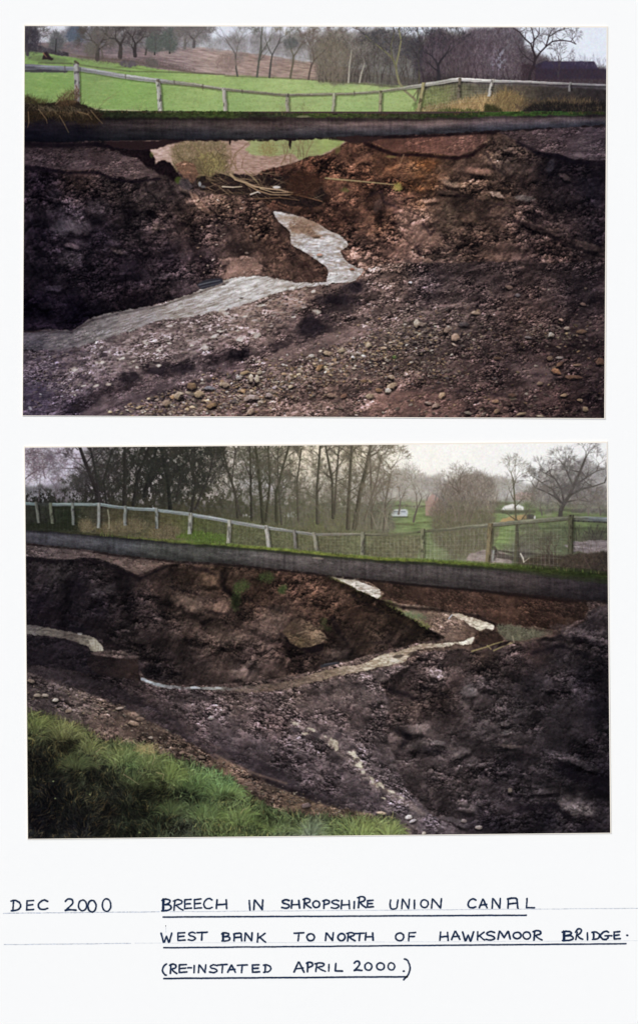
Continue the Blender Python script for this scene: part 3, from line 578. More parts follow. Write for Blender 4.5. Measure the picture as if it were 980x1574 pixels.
    col = cv.field([(60, 280, 28, 23, 32), (120, 275, 40, 32, 32), (180, 290, 44, 38, 40), (240, 300, 48, 42, 44), (100, 340, 48, 44, 56), (60, 360, 26, 22, 32), (150, 360, 34, 30, 40), (200, 340, 42, 37, 42), (280, 290, 62, 54, 56), (300, 320, 96, 78, 74), (340, 320, 74, 60, 54), (380, 320, 66, 52, 48), (330, 350, 58, 48, 50), (400, 350, 62, 48, 42), (420, 380, 76, 58, 52), (470, 410, 86, 66, 60), (380, 400, 74, 60, 58), (360, 415, 120, 100, 96), (320, 400, 46, 38, 44), (260, 400, 40, 34, 42), (200, 420, 36, 31, 42), (100, 400, 40, 35, 46), (60, 420, 30, 26, 36), (140, 440, 30, 26, 34), (60, 470, 14, 11, 20), (120, 480, 15, 12, 22), (200, 455, 34, 28, 34), (280, 440, 62, 54, 62), (440, 425, 84, 66, 60)], warp=20, soft=9)
    cv.put(m, col * (.86 * mt ** 1.1)[..., None], lb)
    for (x, y, rx, ry, an, c) in ((100, 350, 14, 20, 70, (62, 60, 74)), (122, 345, 22, 15, 0, (60, 56, 66)), (108, 398, 22, 12, 10, (62, 58, 70)), (112, 378, 14, 4, 12, (84, 74, 88)), (180, 384, 12, 5, 20, (78, 70, 74)), (178, 372, 10, 6, 0, (58, 52, 66)), (85, 300, 10, 14, 0, (44, 40, 50)), (240, 350, 10, 6, -30, (64, 56, 54)), (210, 310, 30, 14, 0, (54, 48, 50)), (284, 292, 12, 5, 30, (90, 78, 76)), (150, 320, 20, 14, 0, (48, 44, 52)), (250, 425, 16, 4, -6, (72, 66, 78)), (84, 443, 14, 5, 0, (62, 58, 78)), (70, 470, 12, 5, 0, (30, 26, 36))):
        cv.mul(1 - .5 * cv.near(x + 1, y + ry + 2, rx, ry * .7, an, .8)); cv.put(cv.near(x, y, rx, ry, an, .9) * .55, C(*c) * (.6 + .45 * mt)[..., None])
    # big blocks and cracks in the left face
    w1, w2, wt = worley((X + cv.wx * 20) / 46, (Y + cv.wy * 20) / 34, 12)
    inl = (cv.id == lb) * (X < 290) * sst(0, 1, (290 - X) / 60 + .3)
    cv.mul(1 + inl * (.42 * (wt - .5) - .4 * (1 - sst(0, .12, w2 - w1))))
    # pinkish runs at the top of the slope
    cv.put(cv.poly([(290, 294), (300, 296), (316, 316), (330, 330), (318, 330), (300, 314)], 3) * .6, C(142, 114, 104) * (.6 + .45 * mf)[..., None])
    for k in range(40):
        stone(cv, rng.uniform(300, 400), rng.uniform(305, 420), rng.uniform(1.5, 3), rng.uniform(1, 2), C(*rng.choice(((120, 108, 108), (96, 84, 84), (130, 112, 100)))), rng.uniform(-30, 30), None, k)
    pc = P('soil_patch', 'pale pink soil at the foot of the left bank')
    cv.put(cv.poly([(345, 426), (352, 404), (372, 392), (392, 398), (404, 410), (396, 424), (370, 428)], 4) * .62, C(134, 110, 106) * (.6 + .45 * mf)[..., None], pc)
    led2 = P('canal_lining', 'cracked pale clay ledge under the left end of the beam')
    m = cv.poly([(30, 220), (120, 220), (160, 228), (190, 238), (216, 248), (228, 260), (246, 270), (224, 272), (203, 276), (180, 270), (160, 267), (147, 260), (108, 262), (85, 259), (60, 255), (30, 253)], 1.8)
    cv.line([(30, 257), (85, 263), (108, 266), (150, 265), (170, 274), (203, 280), (246, 275)], 5, 3, C(12, 9, 14), .8, None, 1.8)
    crk = np.abs(fbm(X / 24, Y / 9, 4, 83) - .5); ck = (1 - sst(0, .03, crk)) * .55
    cv.put(m, cv.field([(60, 230, 42, 34, 40), (110, 232, 50, 42, 46), (60, 246, 90, 78, 92), (120, 250, 96, 84, 96), (180, 252, 100, 86, 94), (230, 266, 108, 92, 98), (150, 236, 56, 46, 50)], warp=10) * (.76 * (.5 + .5 * mf) * (.7 + .6 * fbm(X / 12, Y / 2.4, 4, 84, .7)) * (1 - ck))[..., None], led2)
    rt = P('root_clump', 'black earth and root clump dangling at the edge of the breach')
    m = cv.poly([(160, 226), (186, 230), (205, 231), (218, 228), (231, 229), (238, 246), (239, 254), (250, 246), (262, 250), (272, 264), (280, 278), (268, 282), (258, 272), (246, 268), (230, 258), (216, 246), (203, 241)], 4)
    cv.put(m, C(18, 13, 15) * (.4 + fbm(X / 3, Y / 3, 3, 86) * 1.2)[..., None], rt)
    cv.put(cv.near(274, 277, 6, 6) * .7, C(64, 84, 34)); cv.put(cv.near(233, 238, 3, 5) * .5, C(60, 80, 30))
    cv.put(cv.poly([(268, 252), (284, 246), (300, 254), (306, 268), (298, 282), (284, 276)], 3) * .85, C(98, 74, 64) * (.6 + .5 * mf)[..., None])
    cv.put(cv.poly([(276, 275), (290, 276), (296, 288), (288, 294), (276, 284)], 3) * .8, C(58, 54, 60) * (.6 + .5 * mf)[..., None])
    # ---- painted light and shade on large folds and ledges of the banks
    LB = (cv.id == lb).astype(np.float32); RBm = (cv.id == rb).astype(np.float32)
    run = fbm((X - Y * .5) / 5, Y / 34 + X * .01, 4, 351, .7); cv.mul(1 + LB * (run - .5) * .8); run2 = fbm((X + Y * .9) / 6, (Y - X * .3) / 30, 4, 352, .7); cv.mul(1 + RBm * (run2 - .5) * .7)
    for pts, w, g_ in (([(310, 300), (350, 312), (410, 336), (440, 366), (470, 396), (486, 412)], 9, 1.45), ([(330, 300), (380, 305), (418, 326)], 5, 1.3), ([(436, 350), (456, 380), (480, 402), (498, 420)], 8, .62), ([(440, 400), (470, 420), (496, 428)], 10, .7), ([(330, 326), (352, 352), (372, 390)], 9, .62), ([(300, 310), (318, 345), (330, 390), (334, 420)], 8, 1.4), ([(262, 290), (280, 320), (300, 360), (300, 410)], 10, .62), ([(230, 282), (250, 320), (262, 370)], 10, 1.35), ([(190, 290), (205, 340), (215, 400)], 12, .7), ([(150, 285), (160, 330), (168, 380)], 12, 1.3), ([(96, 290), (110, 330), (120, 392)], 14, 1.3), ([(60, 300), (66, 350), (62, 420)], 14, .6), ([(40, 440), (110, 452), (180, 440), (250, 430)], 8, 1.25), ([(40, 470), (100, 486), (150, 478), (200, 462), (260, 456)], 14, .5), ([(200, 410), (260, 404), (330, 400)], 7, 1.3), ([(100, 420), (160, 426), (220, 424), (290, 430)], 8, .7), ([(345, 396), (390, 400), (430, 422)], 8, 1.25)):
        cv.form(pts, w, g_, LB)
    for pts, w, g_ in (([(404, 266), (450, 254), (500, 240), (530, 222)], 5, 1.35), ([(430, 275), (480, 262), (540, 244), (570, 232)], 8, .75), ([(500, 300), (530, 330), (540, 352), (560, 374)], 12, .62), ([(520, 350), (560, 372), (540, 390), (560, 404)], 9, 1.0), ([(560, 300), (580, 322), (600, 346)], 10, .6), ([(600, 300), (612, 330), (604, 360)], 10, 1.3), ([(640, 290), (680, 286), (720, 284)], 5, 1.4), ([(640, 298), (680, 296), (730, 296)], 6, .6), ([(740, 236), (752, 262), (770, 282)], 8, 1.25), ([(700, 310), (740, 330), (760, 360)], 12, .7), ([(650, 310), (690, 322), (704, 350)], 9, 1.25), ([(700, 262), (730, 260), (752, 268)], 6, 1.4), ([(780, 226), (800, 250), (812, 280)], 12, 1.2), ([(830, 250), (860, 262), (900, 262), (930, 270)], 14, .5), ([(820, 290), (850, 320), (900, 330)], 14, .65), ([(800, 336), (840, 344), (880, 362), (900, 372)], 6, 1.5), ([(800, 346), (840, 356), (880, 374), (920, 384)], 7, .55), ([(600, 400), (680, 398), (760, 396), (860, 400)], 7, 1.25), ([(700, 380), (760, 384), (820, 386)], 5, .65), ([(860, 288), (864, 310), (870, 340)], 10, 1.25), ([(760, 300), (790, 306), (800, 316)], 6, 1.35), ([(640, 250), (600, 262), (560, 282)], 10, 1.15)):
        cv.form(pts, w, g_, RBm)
    # ---- beam
    beam = P('concrete_beam', 'dark concrete canal wall bridging the breach')
    top = [(30, 163), (60, 168), (150, 172), (345, 173.5), (440, 176), (560, 177), (640, 177.5), (704, 176), (780, 174), (850, 174), (935, 174)]
    bot = [(30, 218), (100, 219), (150, 217), (250, 216), (345, 215.5), (450, 214), (516, 211.5), (560, 211), (620, 208.5), (700, 205.5), (761, 202), (850, 197.5), (935, 192.5)]
    m = cv.poly(between(top, bot), .5, .6)
    v = (Y - np.interp(X, [p[0] for p in top], [p[1] for p in top])) / (np.interp(X, [p[0] for p in bot], [p[1] for p in bot]) - np.interp(X, [p[0] for p in top], [p[1] for p in top]))
    col = cv.field([(50, 195, 18, 17, 24), (120, 200, 20, 19, 25), (180, 195, 36, 34, 38), (240, 195, 44, 41, 44), (300, 192, 58, 54, 57), (300, 208, 44, 43, 50), (345, 195, 60, 56, 58), (400, 195, 68, 61, 64), (500, 195, 76, 70, 76), (560, 195, 82, 74, 80), (660, 194, 86, 78, 84), (760, 190, 84, 78, 90), (850, 186, 76, 72, 84), (925, 184, 56, 54, 64)], warp=4, soft=18)
    st_ = fbm(X / 3, Y / 30, 3, 90); sm = fbm(X / 26, Y / 5, 4, 91)
    cv.put(m, col * ((.36 + .3 * st_ + .9 * sm) * np.interp(v, [0, .25, .32, .45, .8, 1], [.5, .55, .92, 1.12, .72, .5]) * (.85 + .3 * vn(X * 1.1, Y * 1.1, 6)))[..., None] * np.stack([1.04 - .2 * sst(.35, .95, v), 1 - .02 * sst(.3, .9, v), .96 + .1 * sst(.3, .9, v)], -1), beam)
    for x in (266, 420, 600): cv.line([(x, 186), (x - 1, 214)], 3.5, 3, C(30, 28, 34), .3, None, 1.4)
    ms = P('moss', 'green moss along the top edge of the wall', beam)
    mv = (1 - sst(.6, 1.05, (Y - np.interp(X, [p[0] for p in top], [p[1] for p in top]) + 1.5 + cv.wx * 6) / np.interp(X, [150, 300, 450, 640, 800, 935], [13, 12, 7, 8, 7, 5]))) * (Y > np.interp(X, [p[0] for p in top], [p[1] for p in top]) - 2.2 + cv.wy * 2.5) * (X > 140)
    mc = cv.field([(200, 176, 30, 38, 25), (300, 178, 42, 55, 29), (330, 180, 47, 65, 29), (400, 178, 38, 44, 33), (500, 179, 55, 73, 36), (600, 180, 47, 55, 36), (700, 178, 34, 48, 27), (780, 176, 47, 76, 33), (850, 176, 38, 65, 31), (925, 176, 28, 35, 27)], warp=8)
    cv.put(mv * .92, mc * (.5 + 1.0 * fbm(X / 4, Y / 2, 3, 93))[..., None], ms)
    cv.put(cv.near(466, 179.5, 12, 1.8) * .6, C(130, 134, 110)); cv.put(cv.near(250, 172, 30, 2) * .4, C(110, 110, 90))
    for k in range(60):
        x = rng.uniform(160, 930); cv.put(cv.near(x, interp(top, x) - .5, rng.uniform(2, 6), rng.uniform(1, 2)) * .6, C(*rng.choice(((34, 46, 20), (24, 26, 18), (56, 44, 34)))))
    for k in range(130):
        x = rng.uniform(150, 930); y = interp(top, x); cv.line([(x, y + 1), (x + rng.uniform(-2, 2), y - rng.uniform(1, 4))], rng.uniform(.8, 1.8), .6, C(*rng.choice(((40, 54, 24), (70, 76, 40), (34, 30, 24), (92, 86, 56)))), .7)
    for k in range(160):
        x = rng.uniform(250, 930); y = interp(bot, x); cv.put(cv.near(x, y + rng.uniform(-1, 1), rng.uniform(2, 7), rng.uniform(.8, 2.2), 0, 1.5) * .7, C(22, 18, 20))
    # ragged underside and the black shadow band painted below the beam
    cv.line([(30, 222), (90, 224), (150, 222), (186, 227), (210, 228), (236, 226), (262, 219), (280, 216)], 8, 4, C(12, 9, 13), .85, None, 2)
    cv.put(cv.poly([(160, 218), (284, 215), (262, 221), (240, 229), (200, 230), (170, 226)], 2.2), C(30, 22, 24), None)
    cv.line([(510, 213), (540, 215), (570, 212), (620, 211), (690, 208), (740, 205), (762, 205)], 4.5, 3, C(16, 11, 13), .85, None, 1.4)
    cv.put(cv.poly([(516, 210), (560, 210), (590, 212), (570, 218), (540, 221), (524, 216)], 2.4), C(38, 28, 28))
    for x, y, l, w in ((353.5, 214, 10, 4), (446, 213, 17, 5), (506, 212, 4, 3), (424, 214, 3, 8), (408, 214, 3, 8), (332, 215, 3, 6)):
        s_ = P('hanging_root', None, beam) if l > 9 else beam
        cv.put(cv.poly([(x - w / 2, y), (x + w / 2, y), (x + w * .3, y + l * .6), (x + .2, y + l), (x - w * .4, y + l * .7)], .6, .5), C(26, 20, 20), s_)
    # ---- left grass clump over beam
    gc = P('dead_grass', 'dead grass and roots hanging over the left end of the beam')
    m = cv.poly([(30, 152), (45, 150), (60, 158), (84, 160), (100, 152), (122, 158), (140, 166), (160, 176), (150, 190), (110, 186), (80, 180), (30, 190)], 4)
    cv.put(m * .95, C(24, 20, 18), gc)
    mass(cv, nr, m, 1900, C(46, 38, 26), 12, .35, gc, fan=1.6, lean=2.3, var=.5, col2=C(26, 24, 16), layers=4)
    mass(cv, nr, cv.poly([(36, 158), (60, 160), (130, 164), (150, 176), (60, 172)], 4), 170, C(104, 92, 70), 13, .34, None, fan=.9, lean=2.4, var=.3, layers=3)
    mass(cv, nr, cv.poly([(90, 152), (118, 134), (124, 150), (110, 162), (88, 164)], 3), 420, C(70, 54, 36), 8, .4, gc, fan=2, var=.4)
    mass(cv, nr, cv.poly([(36, 148), (60, 153), (84, 158), (60, 162), (36, 160)], 2), 300, C(64, 60, 34), 5, .4, gc, fan=.5)
    for pts in ([(100, 152), (112, 140), (120, 134)], [(86, 160), (98, 148), (104, 140)], [(60, 168), (72, 184), (73, 190)], [(44, 172), (45, 188), (43, 196)], [(92, 178), (100, 192), (106, 204)], [(140, 170), (150, 182), (158, 190)], [(120, 172), (136, 176), (142, 184)]): cv.line(pts, 1.3, .7, C(124, 106, 80), .75, None)
    # ================= stream and foreground
    fg = P('canal_bed', 'stony mud bed in the foreground of the upper print')
    m = cv.poly([(30, 512), (111, 508), (200, 478), (310, 448), (402, 424), (470, 436), (503, 432), (550, 430), (566, 412), (600, 404), (680, 404), (760, 402), (860, 404), (935, 400), (935, 650), (30, 650)], 3)
    col = cv.field([(60, 560, 74, 68, 82), (60, 600, 56, 52, 72), (110, 580, 88, 80, 90), (160, 545, 100, 92, 102), (220, 540, 110, 100, 106), (300, 515, 128, 116, 120), (300, 545, 84, 76, 84), (380, 480, 138, 122, 122), (380, 515, 116, 102, 106), (420, 460, 134, 116, 114), (460, 450, 118, 100, 98), (440, 500, 74, 64, 68), (480, 500, 42, 36, 40), (520, 460, 56, 48, 48), (560, 435, 64, 55, 58), (500, 520, 104, 90, 92), (560, 505, 106, 92, 94), (420, 545, 106, 92, 96), (350, 560, 72, 62, 70), (250, 600, 72, 63, 70), (180, 615, 66, 58, 70), (120, 630, 44, 40, 54), (330, 620, 108, 90, 92), (420, 620, 112, 94, 92), (500, 600, 98, 82, 80), (600, 620, 112, 90, 88), (600, 560, 82, 70, 68), (660, 440, 66, 58, 64), (740, 440, 62, 53, 56), (700, 500, 82, 72, 74), (800, 480, 70, 58, 58), (900, 450, 46, 40, 46), (900, 520, 58, 48, 52), (700, 580, 78, 64, 66), (780, 570, 86, 72, 76), (660, 620, 106, 84, 84), (760, 630, 90, 72, 72), (860, 620, 66, 52, 54), (920, 600, 46, 38, 42), (850, 560, 66, 54, 56), (640, 520, 82, 74, 76), (560, 420, 112, 96, 92), (600, 412, 104, 88, 84)], warp=16, soft=9)
    cv.put(m, col * (mf ** 1.05 * np.interp(X, [30, 300, 600, 700, 940], [1.08, 1.08, 1.0, .82, .76]))[..., None], fg)
    # smooth streaky silt bands running down left
    ang = math.radians(-27); U = X * math.cos(ang) + Y * math.sin(ang); V = -X * math.sin(ang) + Y * math.cos(ang)
    bnd = fbm(U / 60, V / 5, 4, 96)
    for poly, c, a in (([(120, 640), (160, 610), (220, 588), (300, 562), (345, 548), (350, 562), (290, 584), (240, 606), (190, 640)], (92, 82, 92), .72), ([(400, 556), (430, 538), (480, 520), (540, 504), (580, 500), (574, 514), (510, 532), (470, 548), (420, 562)], (118, 102, 106), .8), ([(36, 590), (66, 586), (80, 610), (70, 640), (36, 640)], (58, 54, 76), .6), ([(560, 640), (580, 606), (640, 600), (720, 618), (700, 642)], (118, 92, 90), .5), ([(780, 560), (830, 556), (860, 580), (820, 600)], (98, 84, 90), .5)):
        cv.put(cv.poly(poly, 5, 1.6) * a, C(*c) * (.62 + .5 * bnd + .2 * mf - .1)[..., None])
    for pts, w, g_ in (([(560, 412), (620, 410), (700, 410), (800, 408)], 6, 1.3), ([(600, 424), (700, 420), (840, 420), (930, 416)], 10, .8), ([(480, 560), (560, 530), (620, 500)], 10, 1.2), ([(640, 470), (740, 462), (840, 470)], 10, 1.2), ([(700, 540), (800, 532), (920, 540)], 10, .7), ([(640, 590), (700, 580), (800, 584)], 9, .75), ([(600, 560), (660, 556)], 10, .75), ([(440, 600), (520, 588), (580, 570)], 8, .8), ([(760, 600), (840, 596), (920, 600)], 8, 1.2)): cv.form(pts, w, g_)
    # dark clod ridge
    rg = P('clod_ridge', 'dark ridge of broken clods crossing the bed')
    m = cv.poly([(110, 625), (150, 600), (180, 582), (230, 562), (300, 552), (340, 540), (400, 532), (440, 520), (462, 492), (500, 470), (476, 466), (490, 454), (520, 448), (535, 434), (556, 430), (566, 444), (548, 456), (556, 470), (530, 490), (500, 512), (440, 534), (400, 548), (350, 556), (300, 572), (240, 584), (190, 600), (150, 622), (120, 636)], 7)
    m2 = m * (.55 + .5 * sst(.38, .6, fbm(X / 14, Y / 8, 3, 97)))
    cv.put(m2 * .82 * (.55 + .45 * sst(.4, .6, fbm(X / 30, Y / 20, 3, 399))), C(36, 31, 35) * (.2 + .85 * mt)[..., None], rg)
    for (x, y, rx, ry) in ((478, 502, 20, 15), (545, 441, 13, 9), (370, 545, 20, 9), (280, 565, 20, 9), (240, 566, 22, 12), (200, 580, 18, 9), (520, 462, 24, 8), (160, 545, 8, 4)):
        cv.put(cv.near(x, y, rx, ry, 0, 1) * .9, C(26, 23, 28) * (.2 + .85 * mt)[..., None])
    # dark smear lines
    for (pts, w) in (([(250, 604), (300, 588), (360, 574)], 4), ([(150, 636), (200, 616), (240, 602)], 4), ([(360, 600), (400, 596), (440, 592)], 9), ([(560, 562), (580, 556), (600, 558)], 8), ([(700, 600), (760, 606), (800, 612)], 5), ([(820, 575), (850, 580)], 4), ([(740, 560), (800, 556)], 3), ([(600, 540), (640, 530)], 5)):
        cv.line(pts, w, w * .5, C(28, 23, 28), .55, None, 2.4)
    # ---- stream
    stp = P('stream', 'muddy stream running out through the breach')
    lo = cv.poly([(346, 431), (372, 426), (398, 424), (430, 429), (457, 434), (486, 434), (512, 432), (506, 438), (480, 440), (440, 447), (418, 453), (392, 462), (372, 470), (353, 476), (320, 481), (300, 486), (272, 490), (248, 492), (226, 500), (203, 509), (176, 516), (150, 524), (120, 532), (92, 538), (30, 538), (30, 512), (80, 507), (111, 509), (141, 489), (177, 480), (252, 466), (307, 446)], 2.6, 1)
    hi = cv.poly([(418, 325), (432, 326), (446, 329), (464, 333), (473, 338), (490, 344), (503, 353), (518, 360), (532, 370), (536, 378), (522, 386), (529, 399), (538, 406), (549, 412), (562, 412), (552, 424), (545, 431), (529, 435), (500, 434), (504, 418), (500, 409), (477, 393), (447, 376), (446, 357), (428, 340)], 1.8, .8)
    wm = np.maximum(cv.wet(lo, 361, 2.4, .95), cv.wet(hi, 362, 1.4, .7, 4))
    wm = wm * np.where(Y > 424, np.interp(X, [36, 120, 240, 330], [.5, .66, .9, 1]), 1)
    edge = np.clip(blur(np.maximum(lo, hi), 2.5) * 1.6, 0, 1) * (1 - wm); cv.mul(1 - .32 * edge)
    col = cv.field([(430, 328, 198, 190, 184), (440, 345, 176, 160, 148), (480, 345, 150, 128, 112), (460, 360, 160, 146, 136), (500, 365, 188, 176, 166), (520, 375, 190, 178, 168), (470, 372, 204, 196, 190), (490, 385, 206, 198, 192), (510, 400, 194, 184, 178), (530, 420, 192, 180, 170), (515, 425, 200, 190, 180), (430, 438, 184, 172, 160), (380, 440, 196, 186, 174), (330, 455, 188, 178, 168), (330, 475, 180, 170, 164), (270, 478, 166, 158, 152), (220, 492, 140, 136, 138), (150, 508, 118, 118, 122), (90, 522, 98, 98, 106), (45, 525, 82, 84, 98)], warp=8, soft=7)
    an2 = math.radians(-18); U = X * math.cos(an2) + Y * math.sin(an2); V = -X * math.sin(an2) + Y * math.cos(an2)
    rip = np.where(Y > 424, fbm(U / 9 + cv.wx * 2, V / 1.7 + cv.wy * 2, 4, 99), fbm(X / 5 + cv.wx * 2, Y / 2.2, 4, 98))
    col = col * np.array([.97, 1.0, 1.06], np.float32) * (.8 + .4 * fbm(X / 22, Y / 7, 3, 342))[..., None]
    lines = np.abs(fbm(U / 26 + cv.wx * 2, V / 3.2, 3, 344) - .5); dl = (1 - sst(0, .035, lines)) * np.interp(X, [40, 300, 400], [.34, .26, .12]) * (Y > 424)
    cv.put(wm, col * ((.5 + .9 * rip) * (1 - dl))[..., None], stp, .42)
    gl = sst(.6, .74, fbm(U / 16, V / 2.2, 4, 343, .7)) * wm * (Y > 424) * np.interp(X, [60, 250, 400], [.2, .45, .75]); cv.put(gl, C(228, 226, 224))
    cv.put(wm * .45 * sst(.52, .7, fbm(X / 13, Y / 4, 4, 341, .7)) * (Y < 424), C(132, 112, 100))
    cv.put(cv.near(436, 334, 10, 4) * .5 * wm, C(150, 132, 120)); cv.put(cv.near(468, 340, 26, 6, 12) * .6 * wm, C(128, 106, 92))
    fo = sst(.62, .74, fbm(X / 6, Y / 2, 3, 101)) * cv.near(480, 374, 34, 14) + .8 * sst(.64, .76, fbm(X / 5, Y / 2, 3, 102)) * cv.near(520, 410, 30, 20)
    cv.put(np.clip(fo, 0, 1) * .8 * wm, C(236, 232, 230))
    mass(cv, nr, cv.poly([(441, 340), (460, 338), (476, 348), (482, 360), (466, 358), (444, 354)], 3), 260, C(90, 68, 58), 3, .5, None, fan=2)
    isl = P('silt_shoal', 'brown shoal breaking the upper stream')
    cv.put(cv.poly([(444, 350), (456, 343), (474, 346), (486, 360), (500, 364), (488, 367), (466, 360), (448, 358)], 4) * .7, C(112, 92, 80) * (.5 + .5 * mf)[..., None], isl)
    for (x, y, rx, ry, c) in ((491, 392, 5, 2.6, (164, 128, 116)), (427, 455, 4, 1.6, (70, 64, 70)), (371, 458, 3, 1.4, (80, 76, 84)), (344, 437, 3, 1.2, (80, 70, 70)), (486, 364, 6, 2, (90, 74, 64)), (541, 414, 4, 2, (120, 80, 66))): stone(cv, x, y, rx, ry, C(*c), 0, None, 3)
    cv.line([(40, 509), (110, 511), (143, 492), (180, 483), (254, 469), (309, 449), (350, 434)], 4, 2, C(24, 20, 26), .55, None, 1.6)
    # log at waters edge
    lg = P('log', 'wet dark log at the foot of the left bank')
    cv.put(cv.poly([(302, 438), (312, 432), (330, 428), (342, 427), (344, 434), (330, 440), (310, 446)], 1.5), C(36, 38, 48), lg)
    cv.line([(306, 438), (322, 434), (338, 431)], 1.6, 1, C(98, 108, 126), .8); cv.line([(308, 442), (326, 438), (342, 434)], 1.2, 1, C(72, 80, 96), .7)
    # shallow water over gravel: gradient patches of silt and pale stones
    shal = cv.poly([(36, 538), (92, 536), (150, 524), (203, 508), (248, 492), (320, 482), (392, 462), (440, 448), (480, 440), (500, 450), (470, 475), (430, 500), (380, 524), (300, 545), (200, 575), (120, 610), (36, 610)], 6, 2)
    br = sst(.5, .7, fbm(X / 9, Y / 3, 3, 104)); cv.put(shal * br * .45, cv.field([(60, 560, 96, 92, 112), (250, 520, 150, 138, 142), (420, 470, 186, 168, 160)]))
    dk2 = sst(.54, .7, fbm(X / 7, Y / 2.6, 3, 105)); cv.put(shal * dk2 * .6, cv.field([(60, 560, 44, 40, 56), (250, 520, 72, 64, 70), (420, 470, 92, 78, 78)]))
    whites = [(115, 567, 11, 3.4, -14), (152, 557, 9, 3.6, 6), (155, 533, 4, 2, -20), (186, 550, 8, 3, -6), (224, 528, 5, 4, 10), (204, 556, 6, 2.4, -10), (245, 539, 7, 5, 0), (262, 526, 5.4, 3, 10), (262, 501, 7, 2, -4), (329, 518, 8, 4, -6), (314, 534, 7, 5, 20), (295, 531, 5, 2.4, -20), (326, 517, 6, 3, 0), (369, 521, 10, 4, 0), (395, 516, 7, 5.4, 10), (375, 487, 7, 2, 0), (340, 508, 7, 2.4, 0), (366, 508, 6, 2, -10), (485, 478, 7, 4.6, 10), (481, 448, 5, 4, 0), (449, 487, 7, 2.4, 0), (168, 590, 6, 3, -10), (148, 592, 6, 3, -10), (76, 548, 2.4, 2, 0), (63, 606, 2.4, 2, 0), (115, 607, 3, 2, 0), (46, 628, 3.4, 4, 0), (97, 609, 3, 2, 0), (242, 561, 6, 3, -10), (210, 565, 5, 2, -6), (354, 505, 3, 3, 0), (345, 480, 9, 5, 0), (400, 470, 8, 2.4, 0), (405, 470, 4, 2, 0), (170, 540, 4, 2, 0), (130, 593, 5, 1.6, -8)]
    for i, (x, y, rx, ry, an) in enumerate(whites):
        q = C(222, 214, 208) if x > 100 else C(160, 164, 184)
        t = P('stone', 'wet pale stone shining in the shallows') if rx >= 5 else None
        for k in range(3):
            mm = cv.near(x + rng.uniform(-.5, .5) * rx, y + rng.uniform(-.5, .5) * ry, rx * .62, ry * .6, an - 8, 2.2); cv.put(mm * .6, q * rng.uniform(.85, 1), t)
    for k in range(520):
        f = rng.random(); x = 50 + f * 420; y0 = interp([(36, 545), (92, 540), (150, 528), (248, 497), (392, 466), (470, 444)], x); y = y0 + rng.random() ** 1.1 * interp([(36, 90), (150, 66), (300, 50), (470, 40)], x)
        g = interp([(40, 120), (150, 150), (300, 190), (470, 190)], x) * rng.uniform(.55, 1.05)
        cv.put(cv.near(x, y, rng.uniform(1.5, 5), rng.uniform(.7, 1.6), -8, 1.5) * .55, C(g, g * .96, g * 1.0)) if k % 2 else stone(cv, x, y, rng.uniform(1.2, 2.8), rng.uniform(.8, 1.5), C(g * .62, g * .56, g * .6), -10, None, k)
    # ---- gravel
    gravel_line = [(190, 640), (260, 615), (330, 598), (400, 575), (470, 556), (540, 540), (590, 512), (640, 490)]
    pal = [(150, 138, 136), (128, 116, 116), (168, 156, 144), (112, 98, 96), (176, 158, 130), (140, 122, 108), (98, 86, 86), (188, 182, 178), (120, 112, 122), (158, 132, 106)]
    pr = []
    for k in range(7000):
        z = rng.random()
        if z < .55:
            t = rng.random(); i = t * (len(gravel_line) - 1); a = int(i); b = min(a + 1, len(gravel_line) - 1); f = i - a
            x = gravel_line[a][0] * (1 - f) + gravel_line[b][0] * f + rng.gauss(6, 26); y = gravel_line[a][1] * (1 - f) + gravel_line[b][1] * f + rng.gauss(16, 17); s = 1
        elif z < .8: x = rng.uniform(380, 930); y = rng.uniform(440, 640); s = .8
        elif z < .9: x = rng.gauss(690, 50); y = rng.gauss(510, 22); s = .9
        elif z < .94: x = rng.gauss(856, 24); y = rng.gauss(512, 9); s = 1
        else: x = rng.gauss(665, 26); y = rng.gauss(566, 12); s = .85
        ridge = interp([(100, 640), (190, 622), (260, 600), (345, 560), (440, 545), (500, 520), (560, 480), (600, 450), (935, 425)], x)
        if y < ridge or y > 645 or x > 932 or x < 130: continue
        pr.append((y, x, s))
    pr.sort()
    for k, (y, x, s) in enumerate(pr):
        pers = .55 + .75 * (y - 430) / 210
        r = min(5, rng.expovariate(1) * .75 + .65) * pers * s * .86; c = C(*rng.choice(pal)) * rng.uniform(.4, 1.08)
        if x > 600: c = c * (.92 - .3 * (x - 600) / 330)
        if s < 1 and z: c = c * .92
        stone(cv, x, y, r * rng.uniform(1, 1.5), r * rng.uniform(.6, .85), c, rng.uniform(-25, 25), None, k, .45)
